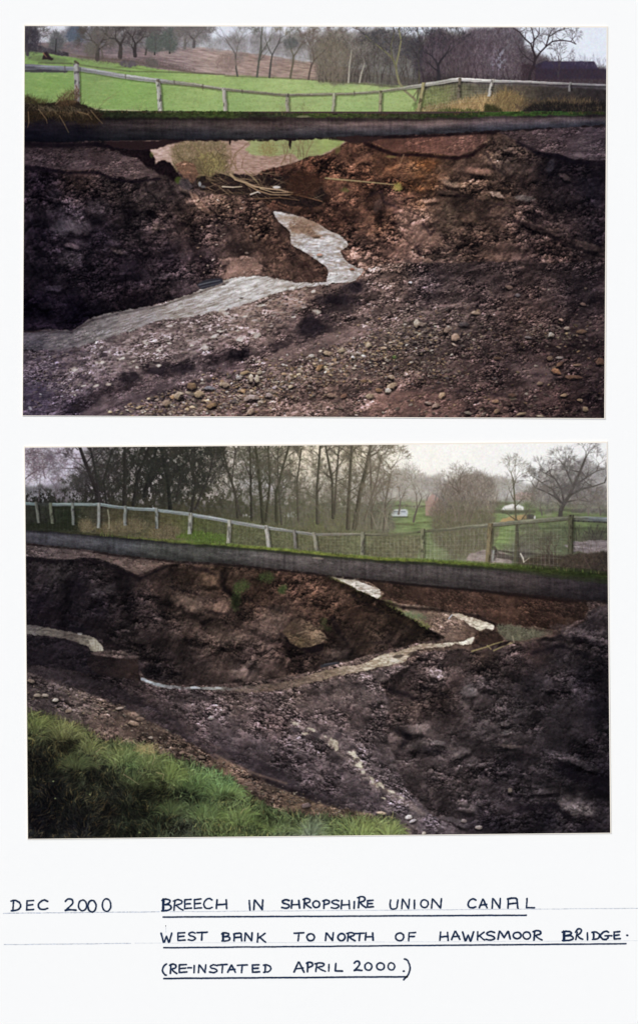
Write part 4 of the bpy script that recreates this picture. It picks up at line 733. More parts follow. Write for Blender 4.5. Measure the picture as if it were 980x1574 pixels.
    named = [(385, 612, 14, 6, (166, 152, 152), -8, 'rounded grey pink cobble'), (413, 608, 7, 5, (150, 138, 144), 0, 0), (386, 582, 4.4, 8, (196, 184, 166), 5, 'upright cream stone'), (395, 583, 5, 8.5, (206, 196, 176), 0, 'second upright cream stone'), (399, 573, 5, 4, (180, 170, 156), 0, 0), (376, 573, 9, 3.6, (178, 154, 118), -12, 'flat tan stone'), (341, 590, 6, 4.6, (178, 160, 136), -30, 0), (347, 592, 8, 5, (150, 138, 124), 0, 0), (367, 581, 6, 4, (156, 156, 166), 0, 0), (447, 595, 5.4, 4, (186, 168, 136), -15, 0), (491, 565, 8, 5, (160, 122, 84), -40, 'orange brown angular stone'), (524, 539, 8, 4, (186, 170, 146), -8, 'cream stone on the mud ridge'), (566, 531, 6, 4.6, (178, 160, 136), -20, 0), (503, 543, 8, 4.6, (176, 156, 128), 5, 0), (542, 550, 4, 3.4, (206, 204, 206), 0, 0), (601, 594, 10, 7, (168, 148, 122), -25, 'tan cobble beside the pebble heap'), (596, 601, 6, 5, (190, 184, 176), 0, 0), (582, 600, 7, 4, (136, 104, 78), 10, 0), (568, 609, 8, 5, (158, 144, 120), -10, 0), (509, 608, 8, 5, (142, 116, 106), 5, 0), (528, 609, 7, 4, (118, 88, 72), -20, 0), (601, 580, 7, 4.6, (168, 150, 130), 15, 0), (385, 633, 8, 5, (168, 146, 132), -30, 0), (326, 622, 12, 6, (92, 78, 70), -10, 0), (322, 597, 11, 5, (116, 124, 150), 0, 0), (306, 560 + 46, 10, 7, (172, 154, 124), -12, 'broad tan stone at the left end of the gravel'), (325, 624, 10, 5, (136, 112, 78), -10, 0), (275, 608, 10, 8, (178, 162, 140), -20, 'pale stone slab leaning on the gravel'), (295, 594, 10, 7, (120, 100, 74), 0, 0), (256, 620, 8, 6, (150, 132, 118), -10, 0), (699, 519, 8, 7.5, (182, 154, 136), 10, 'large pale pink cobble'), (731, 481, 9, 3.8, (176, 152, 136), 5, 'flat pale cobble above the pink one'), (697, 530, 6, 2, (190, 172, 154), 30, 0), (782, 442, 7, 4, (122, 100, 96), 10, 0), (647, 499, 8, 4.4, (150, 136, 130), 0, 0), (685, 508, 5, 7, (134, 118, 110), 10, 0), (854, 571, 10, 5.4, (146, 102, 72), 22, 'rusty orange rock'), (859, 560, 8, 4, (112, 84, 66), -30, 0), (879, 580, 16, 4.4, (92, 68, 54), 2, 'long flat brown rock'), (886, 561, 8, 2.4, (130, 108, 92), 0, 0), (921, 556, 9, 6.4, (84, 60, 48), -10, 'dark brown rock at the right edge'), (679, 608, 7, 5, (172, 144, 116), -30, 'tan stone near the bottom edge'), (669, 624, 8, 4.6, (158, 136, 126), -15, 0), (657, 620, 7, 3.4, (150, 134, 132), 10, 0), (761, 617, 7, 4, (158, 124, 98), 0, 0), (763, 632, 6, 4.4, (130, 106, 88), -20, 0), (899, 629, 5.4, 5, (136, 120, 98), 0, 0), (892, 616, 4, 4, (124, 110, 92), 0, 0), (866, 608, 7.5, 4, (142, 120, 96), -12, 0), (889, 615, 4, 3, (120, 100, 80), 0, 0), (844, 551, 6, 4.6, (112, 90, 76), 0, 0), (859, 550, 7, 3, (156, 150, 156), 0, 0), (861, 492, 5, 3, (176, 140, 126), 20, 0), (811, 519, 7, 3, (100, 100, 110), 10, 0), (640, 497, 6, 8, (190, 176, 160), 0, 0), (630, 435, 4, 3, (214, 218, 228), 0, 'small white stone on the dark bed'), (795, 454, 5, 3.4, (92, 92, 108), 10, 0), (895, 468, 6, 3, (110, 90, 88), 10, 0), (893, 510, 10, 4, (98, 76, 60), 0, 0), (829, 590, 6, 4, (110, 96, 82), -10, 0), (800, 637, 9, 3.4, (136, 120, 96), -5, 0), (787, 608, 8, 4, (84, 64, 54), 0, 0), (829, 640, 8, 2.4, (150, 140, 124), 0, 0), (846, 515, 6, 5, (150, 146, 142), 0, 0), (870, 505, 6, 4, (140, 130, 124), 0, 0), (712, 499, 10, 5, (58, 58, 66), 0, 0), (764, 551, 8, 3, (72, 56, 44), 0, 0)]
    for i, (x, y, rx, ry, c, an, lb_) in enumerate(named):
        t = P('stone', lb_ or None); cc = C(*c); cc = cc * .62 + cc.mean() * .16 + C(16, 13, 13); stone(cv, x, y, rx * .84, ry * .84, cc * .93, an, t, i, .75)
    # sticks and greens on the right bank
    sk = P('cane', 'long pale cane lying on the right bank')
    cv.line([(500, 274), (520, 276), (545, 278), (575, 281), (606, 284)], 2.6, 1.4, C(146, 136, 104), .95, sk); cv.line([(502, 276), (540, 281), (560, 281)], 1, 1, C(60, 44, 30), .7)
    tf = P('grass_tuft', 'yellow green tuft at the end of the cane'); mass(cv, nr, cv.near(611, 288, 7, 6), 260, C(138, 134, 74), 4, .4, tf, fan=1.6)
    mass(cv, nr, cv.near(530, 294, 8, 3), 60, C(80, 90, 50), 4, .4); cv.line([(620, 238), (616, 248), (612, 257)], 2, 1, C(130, 104, 84), .7); cv.put(cv.near(600, 241, 8, 2) * .6, C(116, 108, 66)); cv.put(cv.near(519, 230, 4, 8, 20) * .5, C(96, 100, 56))
    cv.put(cv.near(604, 549, 2.5, 3) * .4, C(60, 100, 40)); cv.put(cv.near(606, 549, 3, 3) * .4, C(60, 110, 40))
    finish(cv, nr, 11, lift=(.012, .008, .02))
    return cv

def finish(cv, nr, seed, lift=(.03, .03, .04), soft=.5, warm=(1.06, 1.0, .92), sat=.92, gam=.93, horizon=((0, 172), (1000, 172))):
    """print tone: lens softness, paper black, film grain, corner fall off of a compact camera"""
    a = blur(np.clip(cv.rgb, 0, 1), soft)
    b = blur(a, 1.6); a = a + (a - b) * .3
    lum = a.mean(2, keepdims=True); a = lum + (a - lum) * sat; a = np.clip(a, 0, 1) ** gam; lum = a.mean(2, keepdims=True); k = sst(.02, .12, lum) * (1 - sst(.45, .8, lum)) * (.25 + .75 * (cv.Y > interp(horizon, cv.X)))[..., None]; a = a * (1 + (np.array(warm, np.float32) - 1) * k)
    lum = a.mean(2, keepdims=True)
    n1 = blur(nr.normal(0, 1, a.shape).astype(np.float32), .55) * 2.2; n2 = blur(nr.normal(0, 1, lum.shape).astype(np.float32), 1.1) * 3
    a = a + (n1 * .008 + n2 * .011) * (.45 + lum)
    cv.rgb = np.clip(a * (1 - np.array(lift)) + np.array(lift) - .01, 0.01, 1).astype(np.float32)

def paint_lower():
    cv = Canvas(34, 675, 941, 1292); rng = random.Random(22); nr = np.random.default_rng(22); X, Y = cv.X, cv.Y
    P = cv.part
    sky = P('sky', 'pale evening sky glowing cream above the far trees')
    cv.put(np.ones_like(X), cv.field([(50, 700, 206, 198, 214), (100, 720, 200, 194, 214), (200, 710, 220, 210, 212), (330, 710, 236, 222, 208), (460, 700, 248, 230, 200), (540, 695, 246, 228, 196), (600, 690, 250, 240, 220), (640, 700, 253, 250, 243), (700, 690, 251, 249, 243), (800, 690, 247, 247, 244), (920, 700, 240, 240, 241), (400, 750, 200, 196, 202), (560, 750, 224, 216, 202), (640, 740, 249, 244, 234), (760, 730, 246, 244, 240)], warp=4), sky)
    # ---- far land
    farg = P('grass_field', 'far green fields beyond the fence in the lower print')
    top = [(30, 768), (120, 768), (300, 772), (560, 772), (600, 767), (700, 766), (800, 768), (935, 772)]
    m = sst(-4, 5, Y - np.interp(X, [p[0] for p in top], [p[1] for p in top]) + (fbm(X / 9, Y / 5, 3, 139) - .5) * 16 * (X < 600))
    col = cv.field([(60, 790, 50, 52, 46), (150, 795, 62, 64, 48), (280, 780, 66, 64, 58), (400, 780, 92, 88, 80), (400, 805, 70, 68, 56), (480, 780, 104, 100, 90), (480, 806, 84, 80, 68), (550, 778, 120, 116, 100), (560, 800, 100, 94, 78), (560, 840, 92, 92, 62), (610, 772, 116, 130, 86), (640, 780, 122, 138, 84), (640, 797, 116, 140, 72), (620, 830, 118, 138, 80), (660, 835, 108, 122, 74), (740, 775, 118, 132, 92), (790, 775, 116, 130, 92), (750, 797, 120, 148, 76), (770, 825, 116, 146, 70), (700, 845, 112, 118, 84), (830, 795, 104, 126, 68), (900, 780, 110, 120, 80), (900, 795, 98, 124, 64), (850, 822, 88, 96, 68), (910, 830, 66, 62, 56), (800, 850, 88, 80, 78), (740, 855, 140, 124, 116)], warp=8, sat=.82, gain=1.0)
    cv.put(m, col * (.72 + .56 * fbm(X / 16, Y / 3.4, 4, 140, .7))[..., None], farg)
    # far tree line
    dt = P('distant_woodland', 'soft misty tree line on the far horizon')
    m = cv.poly([(30, 770), (30, 742), (60, 746), (90, 742), (120, 744), (130, 700), (330, 690), (560, 700), (600, 728), (625, 720), (645, 736), (670, 728), (690, 740), (730, 742), (760, 734), (790, 738), (820, 744), (935, 748), (935, 776), (800, 772), (700, 770), (600, 770), (300, 775), (30, 775)], 7, 2.2)
    dcol = cv.field([(60, 760, 92, 92, 100), (120, 760, 84, 82, 88), (200, 740, 74, 72, 74), (300, 740, 96, 92, 94), (420, 740, 112, 108, 106), (540, 745, 130, 122, 114), (620, 745, 150, 144, 134), (680, 755, 150, 140, 132), (770, 755, 148, 144, 140), (860, 765, 138, 134, 128), (925, 765, 134, 130, 128)])
    cv.put(m * np.interp(X, [30, 120, 560, 620, 940], [.85, .6, .6, .7, .72]) * (1 - sst(110, 150, X) * (1 - sst(570, 610, X)) * (1 - np.interp(Y, [690, 730, 775], [.02, .18, 1]))), dcol * (.62 + .76 * fbm(X / 7, Y / 8, 5, 142, .75))[..., None], dt, .4)
    for (x0, y0, x1, w, c) in ((600, 778, 700, 3, (84, 84, 64)), (700, 787, 830, 5, (78, 80, 62)), (730, 774, 800, 4, (98, 98, 78)), (830, 784, 935, 4, (80, 82, 66)), (640, 803, 720, 2.4, (88, 92, 60)), (700, 806, 770, 2.4, (84, 96, 56)), (600, 806, 645, 3, (96, 98, 66)), (880, 785, 935, 6, (76, 76, 66)), (800, 812, 935, 3, (72, 80, 56))):
        q = [(x, y0 + math.sin(x * .13) * .8) for x in range(x0, x1 + 1, 12)]; cv.line(q, w, w, C(*c), .7, None, 1)
    # buildings and vehicles far off
    def soft(pts, c, idn, a=1, r=.4): cv.put(cv.poly(pts, r, .7) * a, C(*c), idn)
    barn = P('barn', 'low pinkish barn at the far edge of the fields')
    soft([(788, 769), (788, 760), (800, 756), (820, 758), (823, 769)], (172, 146, 136), barn, .8)
    hs = P('brick_house', 'small red brick house by the edge of the far wood'); rf = P('roof', None, hs)
    soft([(653, 793), (653, 770), (666, 756), (680, 768), (682, 793)], (168, 132, 124), hs, .8, .8)
    soft([(664, 757), (680, 757), (688, 772), (684, 790), (680, 772)], (128, 128, 140), rf, .85)
    cv.put(cv.near(667, 774, 2.5, 3.5) * .5, C(110, 80, 80))
    tent = P('tent', 'white rounded tent in the far field')
    soft([(769, 784), (774, 778), (786, 774.5), (796, 775), (804, 779), (804, 784)], (226, 224, 218), tent)
    cv.put(cv.near(786, 783, 14, 2.2) * .6, C(150, 150, 136)); cv.line([(768, 785), (804, 785)], 2, 2, C(98, 98, 80), .7)
    cara = P('caravan', 'white caravan parked in the far field')
    soft([(601, 794), (601, 786), (606, 783), (622, 782.5), (626, 786), (626, 794)], (196, 198, 200), cara, .85)
    cv.line([(602, 789), (625, 789)], 1.6, 1.6, C(140, 146, 156), .7); soft([(617, 790), (617, 784), (624, 785), (624, 794)], (180, 186, 200), cara, .6)
    cara2 = P('caravan', 'white caravan half hidden behind the trees'); soft([(436, 795), (440, 788), (458, 786), (460, 796)], (200, 204, 214), cara2, .8, 1.5)
    cara3 = P('caravan', 'white caravan at the left edge of the house'); soft([(614, 792), (619, 783), (626, 783), (626, 793)], (196, 204, 208), None, .4)
    cv.parts.pop(cara3)
    cv.line([(605, 786.5), (612, 786.5)], 2, 2, C(96, 104, 116), .7, None, .5); cv.line([(616, 786.5), (622, 786.5)], 1.8, 1.8, C(96, 104, 116), .7, None, .5); cv.line([(602, 794.5), (626, 794.5)], 1.6, 1.6, C(50, 54, 44), .7)
    for (x, y, rx, ry) in ((128, 794, 8, 2.4), (122, 792, 3, 2), (232, 776, 5, 2.4), (236, 781, 3, 2), (380, 792, 8, 3)): cv.put(cv.near(x, y, rx, ry, 0, 1) * .85, C(216, 218, 226))
    dg = P('excavator', 'orange excavator working in the far field')
    soft([(766, 803), (772, 797), (788, 794), (800, 791), (809, 791), (809, 799), (796, 801), (780, 804)], (186, 146, 96), dg, .75, .8)
    cv.line([(780, 796), (792, 791)], 2, 1.5, C(190, 150, 104), .5)
    soft([(808, 798), (809, 791), (818, 790), (822, 794), (821, 799)], (68, 66, 60), P('vehicle', 'dark vehicle beside the orange excavator')); cv.put(cv.near(821, 795, 1.6, 3) * .8, C(230, 228, 224))
    # ---- far trees in the haze
    def tree(x, y, h, col, label, w=4, depth=5, spread=.55, lean=0, per=5, tw=7, k=.3, seed=0, up=.12, a=1, kids=2.4, shrink=.76, haze=None, minw=.5, l0=.34, tcol=None):
        r = random.Random(seed * 13 + int(x)); t = P('tree', label); tips = []
        if haze:
            hm = np.clip(1 - np.hypot((X - x - lean * h * .6) / haze[0], (Y - (y - h * .62)) / haze[1]) + cv.wx * 1.7, 0, 1) ** .6 * haze[2]
            cv.put(hm, C(*haze[3]) * (.5 + .85 * fbm(X / 5, Y / 5, 4, seed + 300, .8))[..., None], t, .4)
        grow(cv, r, x, y, lean, h * l0, w, C(*col), depth, t, spread, up, tips, a, minw, kids=kids, shrink=shrink)
        twigs(cv, nr, tips, C(*(tcol or col)) * 1.1, tw, per, k, t, .42)
        return t
    tree(612, 790, 62, (116, 108, 98), 'pale hazy tree at the end of the wood', 3, 5, .6, seed=1, per=4, haze=(20, 26, .35, (168, 158, 146)), tcol=(150, 142, 132))
    tree(635, 802, 66, (104, 96, 84), 'spreading hazy tree left of the brick house', 3.4, 5, .62, seed=2, per=4, haze=(22, 28, .35, (166, 158, 146)), tcol=(140, 132, 120))
    for x in (655, 668, 745, 762, 778): tree(x, 770, 34, (136, 128, 120), 'misty tree on the far horizon', 1.8, 4, .7, seed=x, per=4, haze=(14, 14, .35, (158, 152, 144)), tcol=(150, 144, 136))
    bsh = P('bush', 'tall olive brown bush rising behind the fence')
    m = cv.poly([(662, 812), (660, 790), (672, 768), (684, 748), (692, 736), (706, 728), (722, 730), (744, 728), (756, 738), (762, 756), (764, 780), (758, 804), (762, 822), (748, 852), (722, 862), (690, 856), (672, 838)], 8, 3)
    cv.put(m * .75, cv.field([(705, 750, 128, 116, 104), (740, 760, 136, 124, 112), (690, 790, 108, 94, 80), (730, 790, 112, 98, 84), (700, 830, 96, 92, 66), (735, 835, 98, 92, 70)]) * (.55 + .85 * fbm(X / 6, Y / 9, 5, 145, .8))[..., None], bsh, .4)
    mass(cv, nr, m, 2600, C(84, 76, 68), 9, .45, bsh, .6, fan=.5, var=.3, col2=C(122, 114, 104))
    mass(cv, nr, m * (Y > 790), 1500, C(92, 92, 62), 14, .2, None, fan=.4)
    for k in range(6): grow(cv, rng, 708 + k * 4 - 8, 800, (k - 2) * .16, 30, 2.2, C(110, 98, 86), 3, bsh, .5, .12, None, .7)
    tips = []
    for an in (-.5, -.1, .3, .7): grow(cv, rng, 706, 760, an, 16, 2.2, C(98, 88, 78), 3, bsh, .7, .05, tips, .9)
    twigs(cv, nr, tips, C(120, 110, 100), 6, 4, .3, bsh)
    ok = P('tree', 'large dark oak at the right edge of the far field'); tc = C(66, 62, 58); tips = []
    m = cv.poly([(812, 756), (822, 736), (840, 722), (862, 716), (880, 716), (894, 702), (904, 702), (910, 716), (934, 726), (938, 790), (900, 790), (862, 782), (840, 790), (820, 776)], 7, 2)
    cv.put(m * .62, cv.field([(840, 740, 128, 120, 116), (870, 760, 104, 96, 92), (900, 725, 96, 92, 94), (920, 760, 116, 110, 110), (840, 780, 120, 116, 108)]) * (.45 + 1.05 * fbm(X / 7, Y / 6, 5, 146, .8))[..., None], ok, .4)
    for pts, w in (([(860, 793), (861, 784), (866, 774), (874, 762), (882, 744), (890, 726), (898, 706)], 7), ([(866, 776), (852, 764), (838, 756), (822, 750)], 3.4), ([(866, 774), (862, 752), (852, 736), (838, 728)], 3), ([(874, 762), (892, 752), (910, 748), (928, 742)], 3.4), ([(882, 746), (900, 734), (916, 724)], 2.4), ([(860, 770), (848, 752), (832, 742)], 2.4), ([(880, 748), (872, 730), (866, 716)], 2.4), ([(868, 772), (888, 768), (906, 772)], 2.6)):
        cv.line(pts, w, w * .45, tc, .95, ok)
        for q in pts[1:]: 
            for z in range(2): grow(cv, rng, q[0], q[1], rng.uniform(-1.4, 1.4), 11, 1.5, tc * 1.1, 2, ok, .7, .05, tips, .9)
    twigs(cv, nr, tips, C(84, 80, 78), 8, 9, .3, ok)
    for (x, h) in ((832, 40), (903, 34), (922, 40)): tree(x, 792, h, (96, 90, 84), 'small hedgerow tree near the large oak', 2, 4, .6, seed=x, haze=(12, 12, .3, (120, 114, 106)))
    # ---- the near wood, left and middle
    wd = P('woodland', 'dense bare wood with ivy behind the fence')
    m = cv.poly([(30, 812), (30, 752), (60, 746), (100, 752), (120, 738), (128, 682), (300, 676), (600, 676), (590, 720), (604, 760), (606, 812), (560, 850), (460, 840), (330, 812), (200, 800)], 6, 2)
    dcol = cv.field([(60, 790, 34, 35, 33), (110, 790, 32, 36, 28), (150, 750, 42, 42, 38), (220, 740, 38, 38, 34), (290, 740, 48, 48, 42), (200, 795, 54, 52, 38), (300, 795, 66, 64, 46), (380, 790, 66, 68, 50), (450, 790, 86, 88, 66), (440, 740, 90, 86, 78), (520, 800, 92, 94, 66), (520, 740, 116, 108, 92), (580, 790, 104, 102, 76), (600, 740, 160, 150, 134), (480, 830, 88, 96, 56)])
    dens = cv.field([(60, 720, 0, 0, 0), (60, 780, 200, 0, 0), (120, 700, 20, 0, 0), (110, 790, 230, 0, 0), (160, 710, 120, 0, 0), (200, 730, 185, 0, 0), (250, 740, 215, 0, 0), (180, 780, 215, 0, 0), (300, 700, 190, 0, 0), (300, 760, 180, 0, 0), (350, 720, 60, 0, 0), (360, 780, 170, 0, 0), (400, 720, 70, 0, 0), (420, 790, 170, 0, 0), (480, 720, 40, 0, 0), (480, 790, 170, 0, 0), (550, 715, 20, 0, 0), (540, 790, 180, 0, 0), (590, 740, 20, 0, 0), (590, 800, 160, 0, 0)], soft=20)[..., 0]
    hole = fbm(X / 5.5, Y / 6.5, 5, 150, .8)
    a_ = m * sst(0, .2, dens - sst(.3, .68, 1 - hole) * .9 + .12) * np.clip(dens * 1.6, 0, 1)
    cv.put(a_, dcol * (.5 + .9 * fbm(X / 4, Y / 6, 4, 151, .8))[..., None], wd, .45)
    cv.put(m * np.interp(Y, [690, 745, 800], [.0, .1, .55]) * sst(300, 370, X) * (.5 + fbm(X / 8, Y / 12, 4, 153, .8)), np.minimum(dcol * 1.1, .4) * np.array([1.02, .98, 1.0]))
    mass(cv, nr, m * (Y < 800) * (X > 120) * (X < 600), 4200, C(46, 43, 38), 9, .15, None, fan=1, var=.4)
    # left top: leafy twigs against lilac sky
    tw = P('branch', 'leafy overhanging twigs at the top left corner'); tips = []
    for (x, y, an, ln) in ((128, 705, -1.3, 20), (122, 720, -1.6, 24), (60, 770, .2, 20), (88, 770, 0, 22), (36, 700, 1.2, 18), (36, 740, .8, 20), (140, 730, -1.9, 20), (104, 698, -1.4, 18), (70, 735, -.2, 14)): grow(cv, rng, x, y, an, ln, 1.8, C(78, 70, 76), 4, tw, .6, .02, tips, .9, .4)
    twigs(cv, nr, tips, C(96, 88, 98), 6, 3, .35, tw)
    mass(cv, nr, cv.poly([(36, 684), (120, 684), (128, 730), (90, 745), (36, 735)], 6) * sst(.45, .6, fbm(X / 9, Y / 7, 3, 152)), 1500, C(84, 68, 80), 4, .3, tw, .5, fan=2, var=.3, layers=2)
    mass(cv, nr, cv.poly([(36, 690), (66, 688), (72, 730), (36, 732)], 5), 300, C(84, 62, 70), 4, .35, tw, .5, fan=2)
    # trunks: x0 y0 (foot) .. x1 y1 (head), width
    trunks = [([(156, 800), (154, 770), (143, 738), (131, 708), (120, 682)], 8.4, (42, 38, 38)), ([(152, 790), (150, 750), (146, 715), (138, 682)], 5.6, (48, 46, 46)), ([(166, 795), (160, 740), (172, 690)], 4, (44, 42, 40)), ([(191, 780), (192, 740), (193, 682)], 7.6, (46, 44, 40)), ([(205, 776), (212, 730), (230, 684)], 6, (40, 40, 36)), ([(221, 762), (230, 730), (240, 690)], 7, (36, 36, 34)), ([(262, 782), (258, 740), (248, 690)], 7, (34, 36, 32)), ([(270, 770), (280, 725), (300, 684)], 4, (50, 48, 44)), ([(294, 790), (300, 740), (286, 690)], 5, (52, 50, 44)), ([(300, 782), (322, 730), (330, 682)], 3.6, (58, 54, 50)), ([(366, 795), (362, 760), (350, 720), (340, 686)], 4.4, (64, 62, 50)), ([(370, 792), (356, 740), (362, 690)], 2.6, (76, 72, 62)), ([(387, 800), (385, 740), (384, 684)], 4, (58, 56, 46)), ([(404, 806), (400, 750), (396, 715), (392, 682)], 6.4, (66, 66, 50)), ([(408, 800), (414, 740), (412, 684)], 4.2, (70, 68, 52)), ([(425, 806), (424, 760), (434, 720), (444, 684)], 6, (74, 74, 56)), ([(432, 806), (428, 740), (426, 690)], 3, (86, 82, 68)), ([(458, 802), (456, 740), (462, 690)], 3.6, (92, 86, 70)), ([(488, 804), (487, 750), (492, 686)], 5.4, (88, 84, 68)), ([(511, 796), (510, 740), (500, 684)], 5, (84, 80, 64)), ([(514, 790), (516, 730), (521, 684)], 3.6, (92, 86, 72)), ([(534, 812), (536, 760), (540, 686)], 7, (96, 90, 72)), ([(545, 812), (554, 756), (564, 710), (570, 683)], 8, (92, 86, 68)), ([(572, 812), (571, 760), (568, 700)], 4, (108, 100, 82)), ([(590, 815), (592, 770), (600, 730)], 3.4, (118, 108, 92)), ([(560, 800), (578, 740), (586, 700)], 3, (122, 112, 94))]
    cv.put(m * .2 * (Y < 760) * np.interp(X, [300, 360], [1, 0]), C(40, 38, 36) * np.ones_like(cv.rgb) * .9)
    for k, (pts, w, c) in enumerate(trunks):
        t = P('tree', ['ivy clad trunk in the near wood', 'bare slender tree in the near wood'][k > 9] if k not in (0, 22) else ['thick dark trunk leaning left in the wood', 'tall trunk leaning right at the bright end of the wood'][k > 5])
        q = [(a + rng.uniform(-1, 1), b) for a, b in pts]; cv.line(q, w * .92, w * .55, C(*c) * .68, .96, t, .6)
        cv.line([(a + w * .22, b) for a, b in q], w * .35, w * .2, C(*c) * 1.3, .4, None, .6)
        tips = []
        for (a, b) in pts[1:]:
            for z in range(4): grow(cv, rng, a, b + rng.uniform(-10, 22), rng.choice((-1, 1)) * rng.uniform(.3, 1.15), 14, 1.7, C(*c) * .8, 3, t, .5, .12, tips, .85, .4)
        twigs(cv, nr, tips, C(*c) * .95, 7, 4, .42, t)
    for k, (x, y, c) in enumerate(((440, 812, (84, 84, 62)), (470, 812, (96, 92, 74)), (510, 815, (98, 94, 76)), (350, 800, (70, 68, 54)), (550, 815, (104, 98, 80)), (585, 812, (120, 112, 96)))):
        for z in range(5): grow(cv, rng, x + rng.uniform(-14, 14), y, rng.uniform(-.5, .5), 26, 2, C(*c), 3, wd, .45, .12, None, .7)
    # ivy blobs of darkness in the upper wood
    ivy = P('ivy', 'dark ivy smothering the crowns of the near wood')
    m = cv.poly([(140, 720), (150, 690), (180, 684), (240, 682), (330, 684), (346, 700), (334, 730), (318, 752), (300, 770), (262, 776), (200, 772), (160, 770), (148, 745)], 8)
    mass(cv, nr, m * sst(.42, .6, fbm(X / 10, Y / 10, 4, 155)), 7500, C(38, 40, 34), 5, .26, ivy, .55, fan=2, var=.4, layers=2)
    mass(cv, nr, cv.poly([(300, 686), (346, 684), (350, 720), (330, 745), (306, 740)], 5), 1500, C(34, 36, 30), 5, .28, ivy, .5, fan=2)
    mass(cv, nr, cv.near(110, 738, 18, 9) * sst(.4, .6, fbm(X / 5, Y / 5, 3, 9)), 500, C(50, 50, 46), 3, .4, None, fan=2)
    # undergrowth behind fence
    ug = P('undergrowth', 'tangled brambles and grass at the foot of the wood')
    m = cv.poly([(30, 778), (110, 776), (240, 786), (340, 796), (450, 812), (600, 820), (650, 824), (640, 862), (450, 850), (250, 832), (120, 820), (30, 816)], 4, 2)
    col = cv.field([(60, 800, 34, 36, 30), (100, 795, 26, 34, 22), (150, 800, 50, 50, 42), (220, 800, 52, 52, 36), (160, 814, 92, 80, 48), (240, 822, 104, 92, 56), (300, 820, 74, 84, 40), (340, 815, 72, 78, 46), (420, 825, 74, 78, 50), (500, 832, 82, 80, 58), (580, 845, 86, 80, 60), (560, 832, 98, 106, 70), (620, 850, 92, 82, 66)])
    cv.put(m * .72, col * (.45 + 1.1 * fbm(X / 5, Y / 4, 5, 156, .8))[..., None], ug, .5)
    mass(cv, nr, m * (X > 340), 1800, C(120, 116, 84), 12, .16, None, fan=1, var=.3)
    mass(cv, nr, cv.poly([(720, 864), (724, 850), (780, 846), (782, 868)], 2), 200, C(170, 156, 144), 5, .2, None, fan=1.5)
    mp = P('mud_pool', 'pale churned mud beyond the fence foot')
    cv.put(cv.poly([(716, 864), (722, 852), (742, 844), (770, 846), (784, 856), (786, 868), (740, 866)], 3) * .85, C(152, 136, 132) * (.6 + .7 * fbm(X / 7, Y / 2.4, 4, 157, .7))[..., None], mp)
    cv.put(cv.poly([(866, 838), (884, 832), (936, 830), (936, 848), (900, 850), (876, 846)], 3) * .85, C(136, 124, 130) * (.6 + .7 * fbm(X / 9, Y / 2, 4, 158, .7))[..., None], mp)
    cv.line([(758, 852), (762, 846), (790, 850), (830, 852)], 3, 2, C(50, 44, 40), .7, None, 1.2); cv.line([(880, 840), (900, 842)], 1.6, 1, C(180, 172, 176), .7)
    cv.put(cv.poly([(756, 840), (760, 838), (766, 850), (800, 856), (800, 864), (762, 858)], 2) * .7, C(56, 50, 44))
    for k in range(40):
        x = rng.uniform(870, 934); cv.line([(x, 812 + rng.uniform(-6, 20)), (x + rng.uniform(-6, 10), 812 + rng.uniform(-6, 20))], 1, .8, C(46, 42, 42), .6)
    br = P('bramble', 'brown bramble scrub at the right end of the wall')
    m = cv.poly([(784, 876), (796, 864), (812, 856), (836, 852), (862, 856), (890, 850), (936, 848), (936, 886), (860, 880)], 5, 1.2)
    cv.put(m * .9, cv.field([(810, 870, 62, 56, 42), (850, 868, 52, 44, 38), (900, 862, 56, 46, 40), (925, 870, 30, 26, 26)]) * (.4 + 1.2 * fbm(X / 5, Y / 4, 5, 159, .8))[..., None], br)
    mass(cv, nr, m, 1400, C(96, 80, 62), 8, .25, br, .5, fan=1.3, var=.4, col2=C(36, 32, 28))
    for x in (800, 836, 846, 905, 912): grow(cv, rng, x, 872, rng.uniform(-.4, .4), 16, 1.6, C(70, 58, 52), 3, br, .5, .1, None, .9)
    # thin tree beyond fence
    th = P('tree', 'thin sapling standing just beyond the fence'); tips = []
    cv.line([(790, 866), (792, 840), (793, 812), (791, 780), (789, 752), (787, 734)], 4.6, 1.4, C(84, 82, 62), .95, th)
    cv.line([(795, 862), (795, 820), (794, 800)], 4, 3, C(58, 56, 44), .8, th)
    for (x, y, an) in ((792, 815, .7), (793, 830, .9), (792, 800, -.7), (790, 780, .6), (790, 770, -.5), (788, 750, .4), (794, 845, .8), (800, 800, .5), (789, 740, -.3)): grow(cv, rng, x, y, an, 14, 1.8, C(80, 76, 62), 3, th, .55, .12, tips, .85, .4)
    twigs(cv, nr, tips, C(104, 98, 86), 7, 3, .3, th)
    mass(cv, nr, cv.poly([(798, 800), (812, 784), (822, 800), (826, 830), (850, 822), (858, 846), (800, 850)], 6), 800, C(84, 80, 66), 10, .2, None, fan=.9)
    for k in range(5): grow(cv, rng, 842 + k * 3, 858, rng.uniform(-.6, .6), 16, 1.6, C(66, 58, 50), 3, br, .55, .1, None, .9)
    st = P('stick', 'bent pale stick leaning in the scrub'); cv.line([(799, 851), (803, 858), (804, 864)], 2.2, 1.8, C(206, 196, 178), .95, st); cv.line([(804, 864), (812, 858)], 1.2, 1, C(190, 180, 160), .8, st)
    # dry grass tufts by left fence
    dg2 = P('dry_grass', 'straw coloured grass tufts along the left of the wall')
    for (x, y, rx, ry, n) in ((132, 812, 12, 7, 380), (200, 811, 22, 9, 700), (256, 822, 22, 9, 900), (176, 815, 20, 5, 300), (280, 828, 14, 5, 200)):
        mass(cv, nr, cv.near(x, y, rx, ry), n, C(118, 106, 78), 11, .5, dg2, .4, fan=.8, var=.35, col2=C(62, 56, 40), layers=3)
